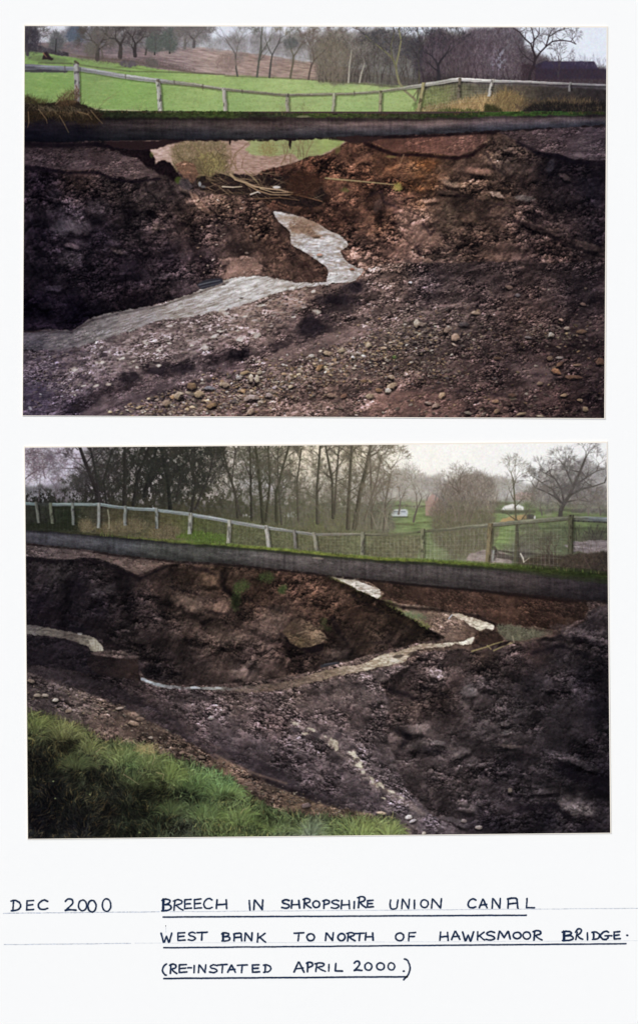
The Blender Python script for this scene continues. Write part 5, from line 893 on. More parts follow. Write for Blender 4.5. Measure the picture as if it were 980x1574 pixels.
    mass(cv, nr, cv.poly([(36, 806), (120, 804), (122, 818), (36, 814)], 3), 1300, C(26, 30, 20), 5, .35, None, fan=1)
    gs = P('grass', 'green grass strip at the foot of the fence'); mass(cv, nr, cv.poly([(268, 826), (300, 818), (345, 824), (352, 836), (300, 836)], 2), 900, C(88, 116, 42), 5, .8, gs, .5, fan=.7, col2=C(60, 78, 30))
    # ---- fence
    fence = P('fence', 'pale post and rail fence with wire netting in the lower print'); wire = P('wire_netting', None, fence); rail = P('rail', None, fence)
    RL = [(30, 773.5), (77, 775.5), (154, 775.5), (193, 781), (240, 784), (293, 791), (340, 799), (353, 802), (410, 811), (447, 816.5), (483, 822), (520, 821), (557, 821.5), (600, 822.5), (649, 817), (700, 812.5), (751, 807), (810, 801.5), (876, 796), (940, 799)]
    TOPL = [(40, 814), (118, 818.6), (183, 825), (248, 830), (340, 836), (451, 846), (581, 858), (640, 860), (782, 868.7), (940, 882)]
    ry = interp(RL, X); by = interp(TOPL, X)
    v = (Y - ry) / (by - ry)
    gx = np.abs(((X + fbm(Y / 30, X / 60, 2, 7) * 3) / 6.1) % 1 - .5); rows = 7
    gyy = np.abs((v * rows) % 1 - .5)
    wmask = ((gx < .075) * .5 + (gyy < .06) * .4) * (v > .08) * (v < .98) * (X < 862) * (X > 60)
    wm2 = blur(wmask.astype(np.float32), .25) * np.interp(X, [60, 300, 500, 640, 850], [.07, .16, .3, .4, .26]) * (.5 + .8 * fbm(X / 20, Y / 12, 2, 8))
    cv.put(np.clip(wm2, 0, 1), C(186, 188, 172)); cv.id[(wm2 > .2) & (gyy + gx < 2)] = wire
    RW = [(30, 4.4), (154, 4.6), (240, 4.8), (293, 5.6), (353, 5.8), (410, 5.4), (450, 4.4), (483, 4.6), (557, 4), (640, 4), (700, 5.4), (760, 6), (876, 6.6), (940, 7)]
    RC = cv.field([(50, 774, 128, 150, 156), (110, 776, 150, 170, 172), (180, 779, 146, 164, 166), (240, 785, 160, 176, 180), (290, 791, 172, 182, 186), (350, 802, 184, 190, 192), (410, 811, 178, 180, 176), (460, 818, 162, 162, 154), (520, 821, 156, 150, 134), (580, 822, 132, 128, 104), (640, 819, 120, 122, 92), (700, 812, 142, 140, 114), (752, 807, 158, 156, 134), (810, 801, 146, 146, 122), (876, 796, 132, 134, 112), (920, 798, 142, 152, 158)], warp=0, gain=.78)
    hw = interp(RW, X) / 2; d = Y - ry - cv.wx * 1.3
    gap = (X > 58) & (X < 76)
    rm = np.clip((hw - np.abs(d)) / .9 + .5, 0, 1) * (1 - gap * .85) * np.where((X > 585) & (X < 640), .55, 1)
    cv.put(rm, RC * (np.where(d < -hw * .1, 1.08, .84) * (.7 + .6 * fbm(X / 18, d / 1.3, 3, 161)))[..., None], rail)
    cv.line([(x, interp(RL, x) + 3.4) for x in range(760, 880, 10)], 1.6, 1.6, C(60, 58, 44), .6); cv.line([(x, interp(RL, x) + 4.4) for x in range(880, 940, 8)], 2.4, 2.4, C(44, 42, 44), .7)
    for (x0, y0, x1, y1, w, c) in ((56, 773, 60, 803, 4.6, (112, 116, 108)), (78, 775, 81, 804, 5, (104, 110, 92)), (112, 775, 113, 806, 4.6, (126, 134, 130)), (152.5, 775, 151.5, 811, 4.8, (162, 166, 162)), (193, 779, 192.5, 807, 5, (142, 148, 144)), (241, 782, 241, 812, 4.8, (150, 156, 152)), (293, 790, 291.5, 820, 6.6, (172, 174, 162)), (353, 801, 351, 834, 6, (182, 180, 166)), (409, 809, 413, 841, 6.4, (196, 192, 182)), (452, 816, 454, 842, 5, (142, 138, 130)), (482, 820, 487, 847, 6, (166, 162, 142)), (557, 819, 556.5, 853, 6.4, (154, 152, 128)), (649, 815, 648.5, 858, 6.4, (146, 146, 112)), (753, 806, 749, 865, 8, (148, 134, 98)), (876.5, 793, 876, 850, 8.6, (92, 92, 70)), (758, 848, 756, 862, 4, (160, 158, 150))):
        pt = P('post', None, fence)
        t = (Y - y0) / (y1 - y0); xc = x0 + (x1 - x0) * t + (fbm(Y / 8, Y * 0, 2, int(x0)) - .5) * 1.2; dx = X - xc
        pm = np.clip((w / 2 - np.abs(dx)) / .9 + .5, 0, 1) * (Y > y0 - 2) * (Y < y1 + 1)
        cv.mul(1 - .3 * np.clip((w / 2 + 2 - np.abs(dx - 1.5)) / 2, 0, 1) * (1 - pm) * (Y > y0 + 3) * (Y < y1))
        g = fbm(dx / 1.3, Y / 9, 3, int(x0)); dk = .32 * sst(.6, .8, fbm(X / 4, Y / 7, 2, 5))
        cv.put(pm, C(*c) * .82 * ((.72 + .5 * g) * np.where(dx > w * .2, .72, 1.04) * (1 - dk))[..., None], pt)
    cv.line([(166, 784), (168, 796), (168, 812)], 1.8, 1.4, C(150, 148, 124), .8); cv.line([(876, 796), (868, 806)], 1.4, 1, C(60, 60, 44), .6)
    # ================= lower half
    bed = P('mud_bed', 'wet mud floor of the emptied canal'); cv.put((Y > interp(TOPL, X)).astype(np.float32), C(70, 60, 66), bed)
    mt, _ = mudtex(cv, 1.0, 41, 1.0, .8, slope=8, crumb=.85); mf, _ = mudtex(cv, .7, 43, 1.15, .9, slope=24, crumb=1.2)
    cv.put((Y > interp(TOPL, X) + 4).astype(np.float32), cv.field([(60, 1000, 34, 30, 36), (300, 1050, 84, 70, 72), (540, 1030, 104, 88, 88), (640, 1010, 84, 70, 70), (700, 1000, 70, 58, 60)]) * mf[..., None], bed)
    # through the breach
    far = P('mud_flat', 'brown mud flat beyond the breach under the wall')
    m = cv.poly([(496, 880), (640, 890), (900, 910), (870, 975), (770, 992), (726, 1000), (640, 1000), (684, 981), (614, 938), (549, 906)], 2)
    cv.put(m, cv.field([(600, 925, 126, 108, 98), (660, 955, 84, 70, 64), (690, 965, 104, 86, 82), (720, 975, 92, 74, 68), (620, 930, 130, 112, 104), (740, 975, 60, 48, 44), (700, 942, 130, 112, 104), (600, 905, 110, 90, 80)]) * (.45 + .6 * mf)[..., None], far)
    wa = P('stream', 'pale stream winding out under the wall')
    wat = np.maximum(cv.poly([(506, 884), (530, 886), (545, 889), (556, 896), (583, 905), (586, 915), (580, 921), (566, 914), (549, 906), (530, 896)], 1.6, .8), cv.poly([(692, 944), (706, 942), (720, 948), (740, 953), (760, 961), (758, 968), (748, 974), (736, 970), (722, 962), (711, 954), (700, 948)], 1.8, .8))
    w3 = cv.poly([(620, 998), (636, 993), (654, 989), (684, 988), (711, 985), (722, 980), (729, 978), (730, 990), (700, 990), (680, 994), (650, 997), (637, 1000), (626, 1012), (618, 1018), (600, 1022), (575, 1028), (549, 1033), (520, 1038), (496, 1044), (470, 1051), (444, 1058), (410, 1062), (385, 1063), (356, 1062), (330, 1061), (330, 1055), (360, 1056), (385, 1053), (434, 1049), (460, 1042), (483, 1036), (500, 1031), (516, 1027), (540, 1022), (562, 1019), (582, 1008), (600, 1004)], 1.8, .8)
    w4 = cv.poly([(36, 960), (60, 962), (80, 966), (98, 969), (120, 974), (144, 979), (152, 986), (158, 992), (159, 1001), (141, 1002), (136, 994), (120, 988), (102, 982), (80, 978), (36, 974)], 1.6, .7)
    w5 = cv.poly([(215, 1040), (222, 1043), (232, 1048), (250, 1051), (268, 1054), (290, 1056), (308, 1055), (340, 1056), (340, 1060), (308, 1060), (290, 1061), (268, 1059), (240, 1055), (226, 1051), (216, 1046)], 1.2, .6)
    # ---- main left bank
    lb = P('mud_bank', 'great slumped earth bank left of the breach')
    m = cv.poly([(30, 850), (183, 860), (275, 866), (340, 866), (451, 878), (503, 885), (549, 906), (588, 922), (614, 938), (654, 964), (684, 981), (640, 989), (600, 998), (570, 1006), (540, 1014), (512, 1022), (490, 1030), (462, 1036), (430, 1042), (380, 1048), (330, 1052), (290, 1053), (250, 1049), (222, 1042), (206, 1010), (160, 996), (158, 984), (98, 968), (30, 962)], 2, .7)
    col = cv.field([(60, 890, 34, 30, 36), (60, 930, 26, 22, 32), (90, 880, 52, 48, 54), (120, 900, 30, 26, 36), (150, 890, 50, 44, 50), (180, 900, 44, 38, 44), (150, 935, 30, 26, 34), (110, 955, 28, 25, 34), (200, 930, 34, 29, 34), (190, 970, 44, 38, 42), (230, 880, 58, 46, 46), (240, 950, 50, 42, 46), (290, 890, 66, 52, 46), (320, 890, 92, 72, 60), (310, 925, 96, 78, 74), (280, 930, 108, 88, 84), (340, 900, 84, 64, 54), (340, 940, 92, 72, 68), (280, 980, 70, 58, 58), (330, 970, 80, 66, 62), (340, 1000, 86, 70, 68), (300, 1020, 70, 58, 60), (250, 1020, 52, 44, 48), (240, 1035, 40, 36, 42), (400, 920, 84, 62, 54), (400, 900, 72, 54, 44), (440, 895, 92, 66, 58), (480, 910, 86, 62, 54), (420, 950, 92, 76, 72), (400, 980, 90, 74, 74), (420, 1010, 92, 74, 74), (380, 1030, 96, 82, 84), (500, 940, 74, 54, 46), (540, 940, 60, 44, 38), (560, 915, 52, 38, 32), (600, 950, 46, 36, 30), (640, 975, 42, 34, 30), (560, 980, 66, 52, 46), (500, 980, 62, 48, 42), (520, 1010, 96, 82, 82), (480, 1020, 78, 62, 60), (450, 1000, 60, 46, 44), (600, 990, 62, 50, 48)], warp=18, soft=9)
    cv.put(m, col * (.66 * mt ** 1.1)[..., None], lb)
    for (x, y, rx, ry_, an, c, k) in ((286, 926, 34, 11, 20, (116, 96, 90), .7), (322, 893, 14, 8, 10, (112, 88, 76), .7), (330, 934, 14, 6, 10, (108, 86, 80), .6), (316, 948, 14, 5, -20, (112, 92, 86), .5), (170, 906, 8, 12, 40, (62, 58, 66), .6), (150, 912, 10, 8, -30, (58, 54, 64), .5), (200, 965, 14, 5, -20, (70, 62, 66), .6), (210, 984, 16, 5, 10, (66, 58, 60), .6), (380, 1004, 14, 12, 30, (96, 78, 80), .5), (376, 1038, 16, 9, 10, (112, 94, 94), .5), (410, 1020, 12, 14, 0, (110, 90, 90), .5), (410, 965, 30, 12, 20, (96, 78, 76), .5), (380, 905, 16, 10, 10, (92, 68, 58), .5), (300, 975, 24, 10, 10, (84, 68, 66), .5), (250, 905, 20, 14, 10, (60, 48, 46), .5), (356, 985, 20, 9, -10, (92, 78, 74), .5)):
        cv.mul(1 - .45 * cv.near(x + 1, y + ry_ + 2, rx, ry_ * .8, an, .9)); cv.put(cv.near(x, y, rx, ry_, an, 1) * k, C(*c) * (.38 + .5 * mt)[..., None])
    for pts, w in (([(300, 872), (318, 874), (330, 882)], 8), ([(342, 880), (346, 905), (362, 925), (352, 945)], 7), ([(262, 905), (300, 912), (316, 922)], 3.4), ([(318, 940), (350, 944)], 3), ([(430, 975), (450, 992), (470, 1002), (490, 1004)], 5), ([(510, 950), (520, 972), (534, 990)], 8), ([(470, 1000), (460, 1020), (456, 1030)], 5), ([(200, 880), (216, 892), (230, 886)], 8), ([(186, 880), (196, 884)], 7), ([(60, 945), (110, 950), (150, 962)], 9), ([(164, 980), (178, 994), (196, 996)], 7), ([(70, 935), (100, 940)], 5), ([(380, 920), (400, 930), (440, 940)], 2.4), ([(540, 915), (580, 935), (640, 970)], 6), ([(555, 990), (600, 986)], 3)):
        q = [(a + rng.uniform(-2, 2), b + rng.uniform(-2, 2)) for a, b in pts]; cv.line(q, w, w * .5, C(18, 14, 17), .55, None, 2)
    gre = P('grass', 'green grass edge along the crest of the bank')
    ridge = [(504, 884), (530, 893), (549, 903), (568, 912), (588, 921), (614, 937), (640, 952), (660, 966)]
    mass(cv, nr, cv.poly(between([(a, b - 2.5) for a, b in ridge], [(a - 3, b + 4) for a, b in ridge]), 1), 900, C(124, 142, 72), 3.4, .42, gre, .45, fan=.9, col2=C(90, 104, 50))
    mass(cv, nr, cv.near(636, 948, 20, 5, 12), 300, C(92, 112, 84), 6, .3, gre, .5, fan=.7)
    mass(cv, nr, cv.poly(between([(a - 2, b + 3) for a, b in ridge], [(a - 10, b + 12) for a, b in ridge]), 2), 700, C(48, 36, 26), 7, .3, None, fan=2.6, lean=2.8)
    for (x, y, rx, ry_, n, lb_) in ((372, 901, 13, 10, 520, 'green tuft clinging high on the bank'), (362, 922, 7, 20, 480, None), (410, 889, 13, 7, 420, 'small green tuft under the wall'), (434, 907, 7, 7, 300, 'little round green tuft on the bank'), (497, 958, 5, 10, 90, None), (503, 968, 6, 4, 60, None)):
        t = P('grass_tuft', lb_) if lb_ else None; mass(cv, nr, cv.near(x, y, rx, ry_, 0, 1), n, C(62, 84, 44), 5, .3, t, .45, fan=1.1, var=.4, col2=C(34, 44, 24), layers=2)
    LB = (cv.id == lb).astype(np.float32)
    run = fbm((X + Y * .55) / 6, (Y - X * .3) / 34, 4, 371, .7); cv.mul(1 + LB * (run - .5) * .85)
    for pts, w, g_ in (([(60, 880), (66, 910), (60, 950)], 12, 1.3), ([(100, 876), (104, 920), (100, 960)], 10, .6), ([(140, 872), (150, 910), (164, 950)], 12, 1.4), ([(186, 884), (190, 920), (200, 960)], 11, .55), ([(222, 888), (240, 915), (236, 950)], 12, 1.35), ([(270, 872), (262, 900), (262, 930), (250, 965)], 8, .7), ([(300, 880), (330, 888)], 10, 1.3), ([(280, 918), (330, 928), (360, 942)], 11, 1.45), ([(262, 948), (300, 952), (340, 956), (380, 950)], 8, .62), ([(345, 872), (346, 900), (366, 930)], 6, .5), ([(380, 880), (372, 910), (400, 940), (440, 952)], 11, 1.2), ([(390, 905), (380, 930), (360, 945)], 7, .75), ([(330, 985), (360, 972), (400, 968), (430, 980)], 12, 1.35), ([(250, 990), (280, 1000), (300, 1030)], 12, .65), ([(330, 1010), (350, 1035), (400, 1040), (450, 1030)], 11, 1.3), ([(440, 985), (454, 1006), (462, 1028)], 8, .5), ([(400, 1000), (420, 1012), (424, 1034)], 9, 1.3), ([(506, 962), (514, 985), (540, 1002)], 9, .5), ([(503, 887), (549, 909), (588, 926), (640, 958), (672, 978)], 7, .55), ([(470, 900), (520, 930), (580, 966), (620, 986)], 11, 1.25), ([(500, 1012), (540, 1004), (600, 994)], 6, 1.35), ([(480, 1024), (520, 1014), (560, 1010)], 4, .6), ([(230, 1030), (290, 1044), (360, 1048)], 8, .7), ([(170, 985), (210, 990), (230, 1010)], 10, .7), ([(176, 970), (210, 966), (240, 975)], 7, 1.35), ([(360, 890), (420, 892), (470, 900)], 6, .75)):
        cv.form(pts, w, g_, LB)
    # ledge left
    led = P('canal_lining', 'pale clay ledge beneath the left part of the wall')
    pts = [(30, 832), (118, 840), (183, 850), (230, 857), (275, 862), (282, 866), (268, 867), (252, 868), (238, 874), (226, 879), (213, 884), (204, 880), (195, 876), (180, 868), (164, 863), (152, 858), (130, 856), (108, 860), (90, 859), (76, 859), (60, 856), (30, 855)]
    cv.line([(30, 858), (79, 863), (144, 862), (166, 868), (193, 881), (216, 889), (240, 878), (256, 871)], 5, 3, C(14, 11, 15), .75, None, 1.8)
    crk = np.abs(fbm(X / 22, Y / 8, 4, 183) - .5); ck = (1 - sst(0, .03, crk)) * .45
    cv.put(cv.poly(pts, 1.6), cv.field([(60, 845, 84, 74, 82), (120, 850, 94, 82, 88), (180, 858, 96, 82, 84), (215, 874, 104, 88, 88), (250, 864, 84, 68, 66), (200, 854, 70, 60, 60), (60, 838, 60, 54, 58)], warp=8) * (.92 * (.5 + .5 * mf) * (.7 + .6 * fbm(X / 12, Y / 2.4, 4, 184, .7)) * (1 - ck))[..., None], led)
    # ---- boulder
    cv.put(cv.poly([(462, 996), (470, 990), (497, 989), (496, 1000), (478, 1004)], 2) * .85, C(14, 10, 12))  # black shadow painted below the boulder
    bd = P('boulder', 'large flat topped boulder jutting from the bank')
    cv.put(cv.poly([(434, 972), (440, 962), (452, 951), (461, 949), (472, 954), (486, 965), (500, 976), (502, 981), (494, 988), (478, 994), (460, 996), (446, 988)], 1.4), cv.field([(450, 970, 82, 66, 58), (462, 960, 84, 68, 60), (480, 975, 112, 92, 78), (494, 980, 118, 100, 86), (462, 988, 82, 70, 54), (448, 980, 74, 60, 48), (480, 990, 104, 88, 72)], warp=3, soft=5) * (.25 + .6 * mt)[..., None], bd)
    cv.line([(456, 974), (470, 970), (486, 976), (500, 979)], 1.6, 1.2, C(152, 132, 112), .55, None, .8); cv.line([(448, 982), (462, 984), (480, 988)], 2.4, 2, C(60, 48, 36), .4, None, 1.2)
    # ---- slab beneath the wall at right
    sl = P('clay_slab', 'thick red clay slab hanging beneath the wall')
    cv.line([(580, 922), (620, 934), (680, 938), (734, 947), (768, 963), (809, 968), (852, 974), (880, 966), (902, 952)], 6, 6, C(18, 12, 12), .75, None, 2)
    cv.put(cv.poly([(556, 888), (620, 894), (740, 904), (822, 912), (900, 922), (904, 938), (897, 950), (882, 956), (874, 963), (856, 968), (840, 968), (822, 963), (806, 964), (786, 960), (766, 959), (748, 951), (734, 943), (700, 941), (672, 934), (640, 930), (618, 929), (600, 923), (584, 921), (590, 912), (578, 902)], 1.8), cv.field([(600, 905, 80, 60, 52), (660, 915, 98, 72, 64), (720, 925, 96, 70, 62), (780, 940, 94, 67, 58), (840, 950, 84, 59, 52), (870, 930, 76, 57, 52), (895, 935, 62, 46, 42), (700, 905, 84, 62, 54), (820, 960, 60, 42, 36)], warp=6) * (.30 + .36 * mf)[..., None] * (.65 + .6 * fbm(X / 5, Y / 12, 4, 186, .7))[..., None], sl)
    cv.line([(556, 886), (620, 897), (700, 904), (738, 908), (780, 914), (822, 918), (850, 922), (886, 925)], 4.4, 5, C(22, 15, 14), .8, None, 1.6)
    # scrub & block under slab
    scb = P('scrub', 'grey green scrub seen beneath the clay slab')
    m = cv.poly([(764, 960), (786, 962), (806, 966), (832, 971), (848, 973), (838, 978), (816, 982), (796, 986), (776, 984), (764, 972)], 3)
    cv.put(m * .9, C(72, 72, 62) * (.4 + 1.1 * fbm(X / 3, Y / 4, 4, 187, .8))[..., None], scb); mass(cv, nr, m, 500, C(128, 130, 114), 6, .5, scb, .5, fan=.9, col2=C(70, 74, 60))
    # ---- water
    raw = np.maximum.reduce([wat, w3, w4, w5]); allw = np.maximum.reduce([cv.wet(wat, 381, 1.1, .8, 4), cv.wet(w3, 382, 1.9, 1.15, 6) * np.interp(X, [330, 430, 540, 600], [.5, .62, .9, 1]), cv.wet(w4, 383, 1.5, 1.1, 5) * .85, cv.wet(w5, 384, 1.0, 1.1, 5) * .9])
    cv.mul(1 - .3 * np.clip(blur(raw, 2) * 1.6, 0, 1) * (1 - allw))
    col = cv.field([(520, 888, 196, 190, 170), (550, 893, 206, 196, 186), (575, 906, 214, 204, 194), (710, 950, 196, 180, 162), (740, 960, 212, 200, 178), (755, 966, 222, 212, 196), (722, 984, 224, 214, 196), (690, 990, 210, 198, 180), (650, 994, 160, 142, 128), (620, 1005, 184, 168, 150), (600, 1012, 206, 192, 172), (575, 1018, 204, 190, 168), (540, 1028, 176, 160, 144), (500, 1036, 134, 118, 104), (460, 1048, 112, 97, 88), (420, 1056, 104, 90, 84), (380, 1058, 110, 102, 100), (335, 1058, 134, 138, 144), (300, 1057, 120, 124, 134), (270, 1056, 128, 132, 146), (240, 1052, 156, 168, 186), (222, 1046, 150, 160, 178), (45, 968, 100, 98, 104), (80, 972, 98, 94, 94), (110, 977, 86, 80, 80), (135, 984, 112, 107, 104), (150, 994, 146, 142, 132)], warp=4, soft=5)
    rip = fbm(X / 5 + cv.wx * 2, Y / 2 + X * .02, 4, 190, .7)
    cv.put(allw, col * (.34 + 1.15 * rip)[..., None], wa)
    cv.put(allw * .5 * sst(.5, .68, fbm(X / 12, Y / 4, 4, 385, .7)) * (X > 330) * (X < 640), C(104, 86, 76))
    wf = P('waterfall', 'small fall of water over the clay step'); cv.put(cv.poly([(136, 984), (146, 982), (156, 990), (159, 1001), (144, 1002)], 1.5) * .5, C(200, 198, 188) * (.4 + 1.1 * fbm(X / 1.6, Y / 7, 3, 191))[..., None], wf)
    for (x, y, rx, ry_) in ((123, 974, 4, 2), (228, 1048, 8, 2), (300, 1057, 9, 2), (336, 1057, 6, 2.2), (607, 1016, 10, 3), (725, 983, 6, 3.4)): cv.put(cv.near(x, y, rx, ry_, 6, 1.4) * .55, C(214, 220, 228) if x < 400 else C(236, 228, 212))
    cv.line([(36, 958), (98, 966), (146, 977)], 3, 3, C(18, 15, 20), .6, None, 1.4); cv.put(cv.near(122, 967, 14, 3) * .8, C(14, 12, 18))
    for (x, y, rx, ry_) in ((610, 1009, 12, 3.4), (636, 1005, 10, 4), (280, 1057, 3, 4)): cv.put(cv.near(x, y, rx, ry_, -6, 1.2) * .75, C(48, 40, 40))
    cv.put(cv.poly([(356, 1066), (380, 1062), (420, 1060), (436, 1064), (420, 1076), (390, 1084), (366, 1080)], 5, 2) * .5, C(106, 84, 68))
    lg = P('log', 'short dark log beside the stream'); cv.line([(494, 1024), (506, 1021), (520, 1019)], 4.4, 3.4, C(40, 42, 52), .9, lg); cv.line([(498, 1021), (518, 1018)], 1.4, 1, C(84, 92, 108), .6)
    # ---- block on the left
    cv.put(cv.poly([(30, 976), (104, 983), (136, 1000), (150, 1004), (214, 1012), (215, 1048), (190, 1060), (120, 1040), (80, 1030), (30, 1034)], 3), C(24, 21, 27) * (.2 + .8 * mt)[..., None])
    bk = P('clay_block', 'square cut block of clay beside the waterfall')
    cv.put(cv.poly([(140, 1003), (160, 1004), (190, 1002), (213, 1010), (214, 1047), (177, 1049), (150, 1036), (134, 1022)], 1.6), cv.field([(160, 1020, 24, 20, 23), (190, 1030, 30, 24, 25), (208, 1030, 38, 30, 29), (180, 1045, 28, 23, 24)]) * (.5 + .5 * mt)[..., None], bk)
    cv.put(cv.poly([(139, 1003), (160, 1000), (188, 1000), (204, 1006), (214, 1009), (208, 1013), (186, 1012), (160, 1009), (146, 1007)], 1.2), C(72, 62, 64) * (.3 + .7 * mf)[..., None], bk); cv.line([(168, 1004), (186, 1006), (196, 1008)], 2, 1.4, C(24, 20, 22), .7)  # top edge painted lighter, as lit from above
    # ---- right bank
    rb = P('mud_bank', 'dark heaped earth bank filling the lower right')
    cv.put(cv.poly([(724, 990), (730, 972), (745, 966), (764, 970), (772, 984), (764, 1004), (730, 1004)], 3) * .9, C(40, 30, 27) * (.3 + .8 * mt)[..., None])
    m = cv.poly([(942, 920), (906, 940), (900, 955), (880, 966), (868, 974), (846, 978), (822, 986), (800, 993), (770, 996), (745, 990), (724, 998), (700, 996), (676, 1000), (650, 1003), (640, 1012), (628, 1024), (600, 1030), (580, 1044), (600, 1080), (590, 1120), (600, 1160), (620, 1210), (660, 1250), (700, 1275), (760, 1296), (942, 1296)], 4, 1)
    col = cv.field([(880, 985, 66, 58, 64), (910, 975, 60, 54, 62), (920, 950, 66, 58, 66), (860, 1010, 40, 36, 42), (820, 1000, 66, 52, 54), (780, 1010, 62, 52, 56), (740, 1010, 72, 58, 56), (700, 1010, 70, 58, 60), (660, 1020, 88, 74, 78), (640, 1040, 74, 62, 66), (670, 1035, 116, 102, 108), (620, 1050, 60, 50, 52), (700, 1050, 60, 48, 50), (680, 1070, 52, 42, 42), (720, 1060, 84, 76, 84), (760, 1060, 56, 50, 56), (820, 1050, 46, 42, 50), (900, 1040, 34, 31, 40), (920, 1090, 26, 24, 32), (860, 1090, 42, 38, 45), (800, 1090, 50, 46, 52), (640, 1090, 80, 66, 66), (650, 1130, 96, 84, 90), (680, 1160, 74, 66, 72), (640, 1180, 78, 68, 74), (740, 1120, 64, 58, 64), (780, 1130, 60, 54, 60), (720, 1180, 62, 55, 62), (700, 1200, 66, 58, 64), (780, 1180, 42, 38, 46), (820, 1220, 58, 53, 62), (880, 1180, 22, 20, 27), (920, 1200, 20, 18, 26), (880, 1240, 84, 78, 86), (840, 1260, 26, 24, 32), (760, 1240, 52, 46, 54), (760, 1270, 40, 37, 48), (900, 1275, 30, 27, 36), (860, 1150, 44, 40, 48)], warp=18, soft=9)
    cv.put(m, col * (.76 * mt ** 1.15)[..., None], rb)
    for (x, y, rx, ry_, an, c, k) in ((670, 1035, 14, 9, 10, (124, 110, 118), .8), (720, 1062, 12, 11, 10, (96, 90, 100), .7), (780, 1125, 9, 4, -10, (92, 88, 96), .7), (775, 1112, 8, 4, 0, (84, 78, 86), .6), (842, 1050, 9, 10, 0, (64, 58, 68), .6), (740, 1048, 9, 10, 30, (82, 74, 82), .5), (636, 1120, 24, 9, 6, (112, 100, 106), .6), (650, 1145, 24, 10, 0, (88, 80, 86), .5), (706, 1158, 18, 6, -24, (92, 84, 92), .6), (728, 1172, 14, 9, 20, (84, 76, 84), .5), (672, 1142, 12, 4, 10, (104, 96, 106), .6), (884, 1242, 32, 11, 12, (78, 72, 80), .65), (840, 1215, 26, 5, -6, (74, 68, 78), .7), (870, 1164, 30, 7, 14, (66, 60, 70), .7), (900, 1178, 20, 5, 18, (56, 52, 62), .6), (782, 1147, 18, 3, 4, (84, 74, 76), .6), (880, 970, 28, 10, 14, (70, 62, 70), .6), (768, 1184, 10, 5, 10, (66, 60, 70), .6), (715, 1240, 14, 8, 20, (84, 76, 84), .5), (845, 975, 16, 5, 0, (82, 66, 66), .5), (700, 1262, 20, 5, 20, (96, 90, 104), .5), (630, 1240, 20, 5, 20, (110, 104, 118), .4)):
        cv.mul(1 - .5 * cv.near(x + 1, y + ry_ + 2.5, rx, ry_ * .8, an, .9)); cv.put(cv.near(x, y, rx, ry_, an, 1) * k, C(*c) * (.42 + .6 * mt)[..., None])
    for pts, w in (([(860, 1175), (880, 1192), (930, 1200)], 16), ([(800, 1240), (850, 1236), (880, 1262)], 12), ([(780, 1220), (800, 1226)], 8), ([(612, 1120), (626, 1135), (616, 1150)], 12), ([(650, 1150), (680, 1155)], 9), ([(600, 1060), (640, 1075)], 8), ([(880, 982), (920, 990)], 6), ([(650, 1058), (680, 1066), (690, 1074)], 5), ([(820, 1000), (860, 996), (900, 1010)], 8), ([(740, 1190), (760, 1200)], 6)):
        q = [(a + rng.uniform(-3, 3), b + rng.uniform(-3, 3)) for a, b in pts]; cv.line(q, w, w * .6, C(12, 10, 15), .62, None, 3)
    for pts in ([(724, 1001), (745, 995), (758, 990), (772, 986)], [(758, 1000), (775, 992), (786, 988)], [(748, 992), (754, 998)]):
        s_ = P('stick', None) if pts[0][0] == 724 else None; cv.line(pts, 2, 1.4, C(142, 132, 92), .9, s_)
    cv.put(cv.poly([(768, 988), (786, 984), (778, 992), (762, 996)], 1) * .8, C(12, 10, 12)); cv.line([(787, 978), (789, 988)], 1.8, 1.2, C(148, 142, 124), .8); cv.line([(689, 951), (694, 945)], 1.8, 1.4, C(200, 206, 224), .85, P('stick', 'pale stick on the far mud flat'))
    RBm = (cv.id == rb).astype(np.float32)
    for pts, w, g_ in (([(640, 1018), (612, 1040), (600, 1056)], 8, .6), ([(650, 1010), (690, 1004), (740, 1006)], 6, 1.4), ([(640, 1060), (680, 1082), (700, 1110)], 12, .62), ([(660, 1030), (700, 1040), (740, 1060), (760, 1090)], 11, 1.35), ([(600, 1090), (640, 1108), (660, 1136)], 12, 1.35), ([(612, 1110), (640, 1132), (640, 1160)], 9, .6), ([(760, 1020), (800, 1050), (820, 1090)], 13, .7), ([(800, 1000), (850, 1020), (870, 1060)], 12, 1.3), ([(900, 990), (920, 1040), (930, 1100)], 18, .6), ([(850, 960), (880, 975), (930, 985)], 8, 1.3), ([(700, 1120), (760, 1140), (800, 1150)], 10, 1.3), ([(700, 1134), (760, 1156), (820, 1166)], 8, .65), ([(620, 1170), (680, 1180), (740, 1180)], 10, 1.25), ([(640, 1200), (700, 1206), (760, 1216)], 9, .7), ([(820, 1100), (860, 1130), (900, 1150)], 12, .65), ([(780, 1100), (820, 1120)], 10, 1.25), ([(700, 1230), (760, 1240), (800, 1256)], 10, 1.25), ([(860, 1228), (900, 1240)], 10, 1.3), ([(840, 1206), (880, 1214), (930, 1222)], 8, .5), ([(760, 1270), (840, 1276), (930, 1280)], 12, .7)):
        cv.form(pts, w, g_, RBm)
    # ---- centre floor
    fl = P('canal_bed', 'churned wet mud across the middle of the lower print')
    m = cv.poly([(214, 1046), (260, 1058), (330, 1062), (385, 1064), (444, 1060), (496, 1046), (549, 1036), (600, 1024), (632, 1022), (606, 1036), (584, 1050), (600, 1080), (590, 1120), (604, 1160), (622, 1210), (660, 1250), (720, 1282), (760, 1296), (600, 1296), (540, 1262), (480, 1240), (420, 1210), (380, 1185), (340, 1150), (300, 1130), (250, 1100), (200, 1080), (120, 1050), (36, 1030), (36, 1020), (130, 1034)], 3, 1)
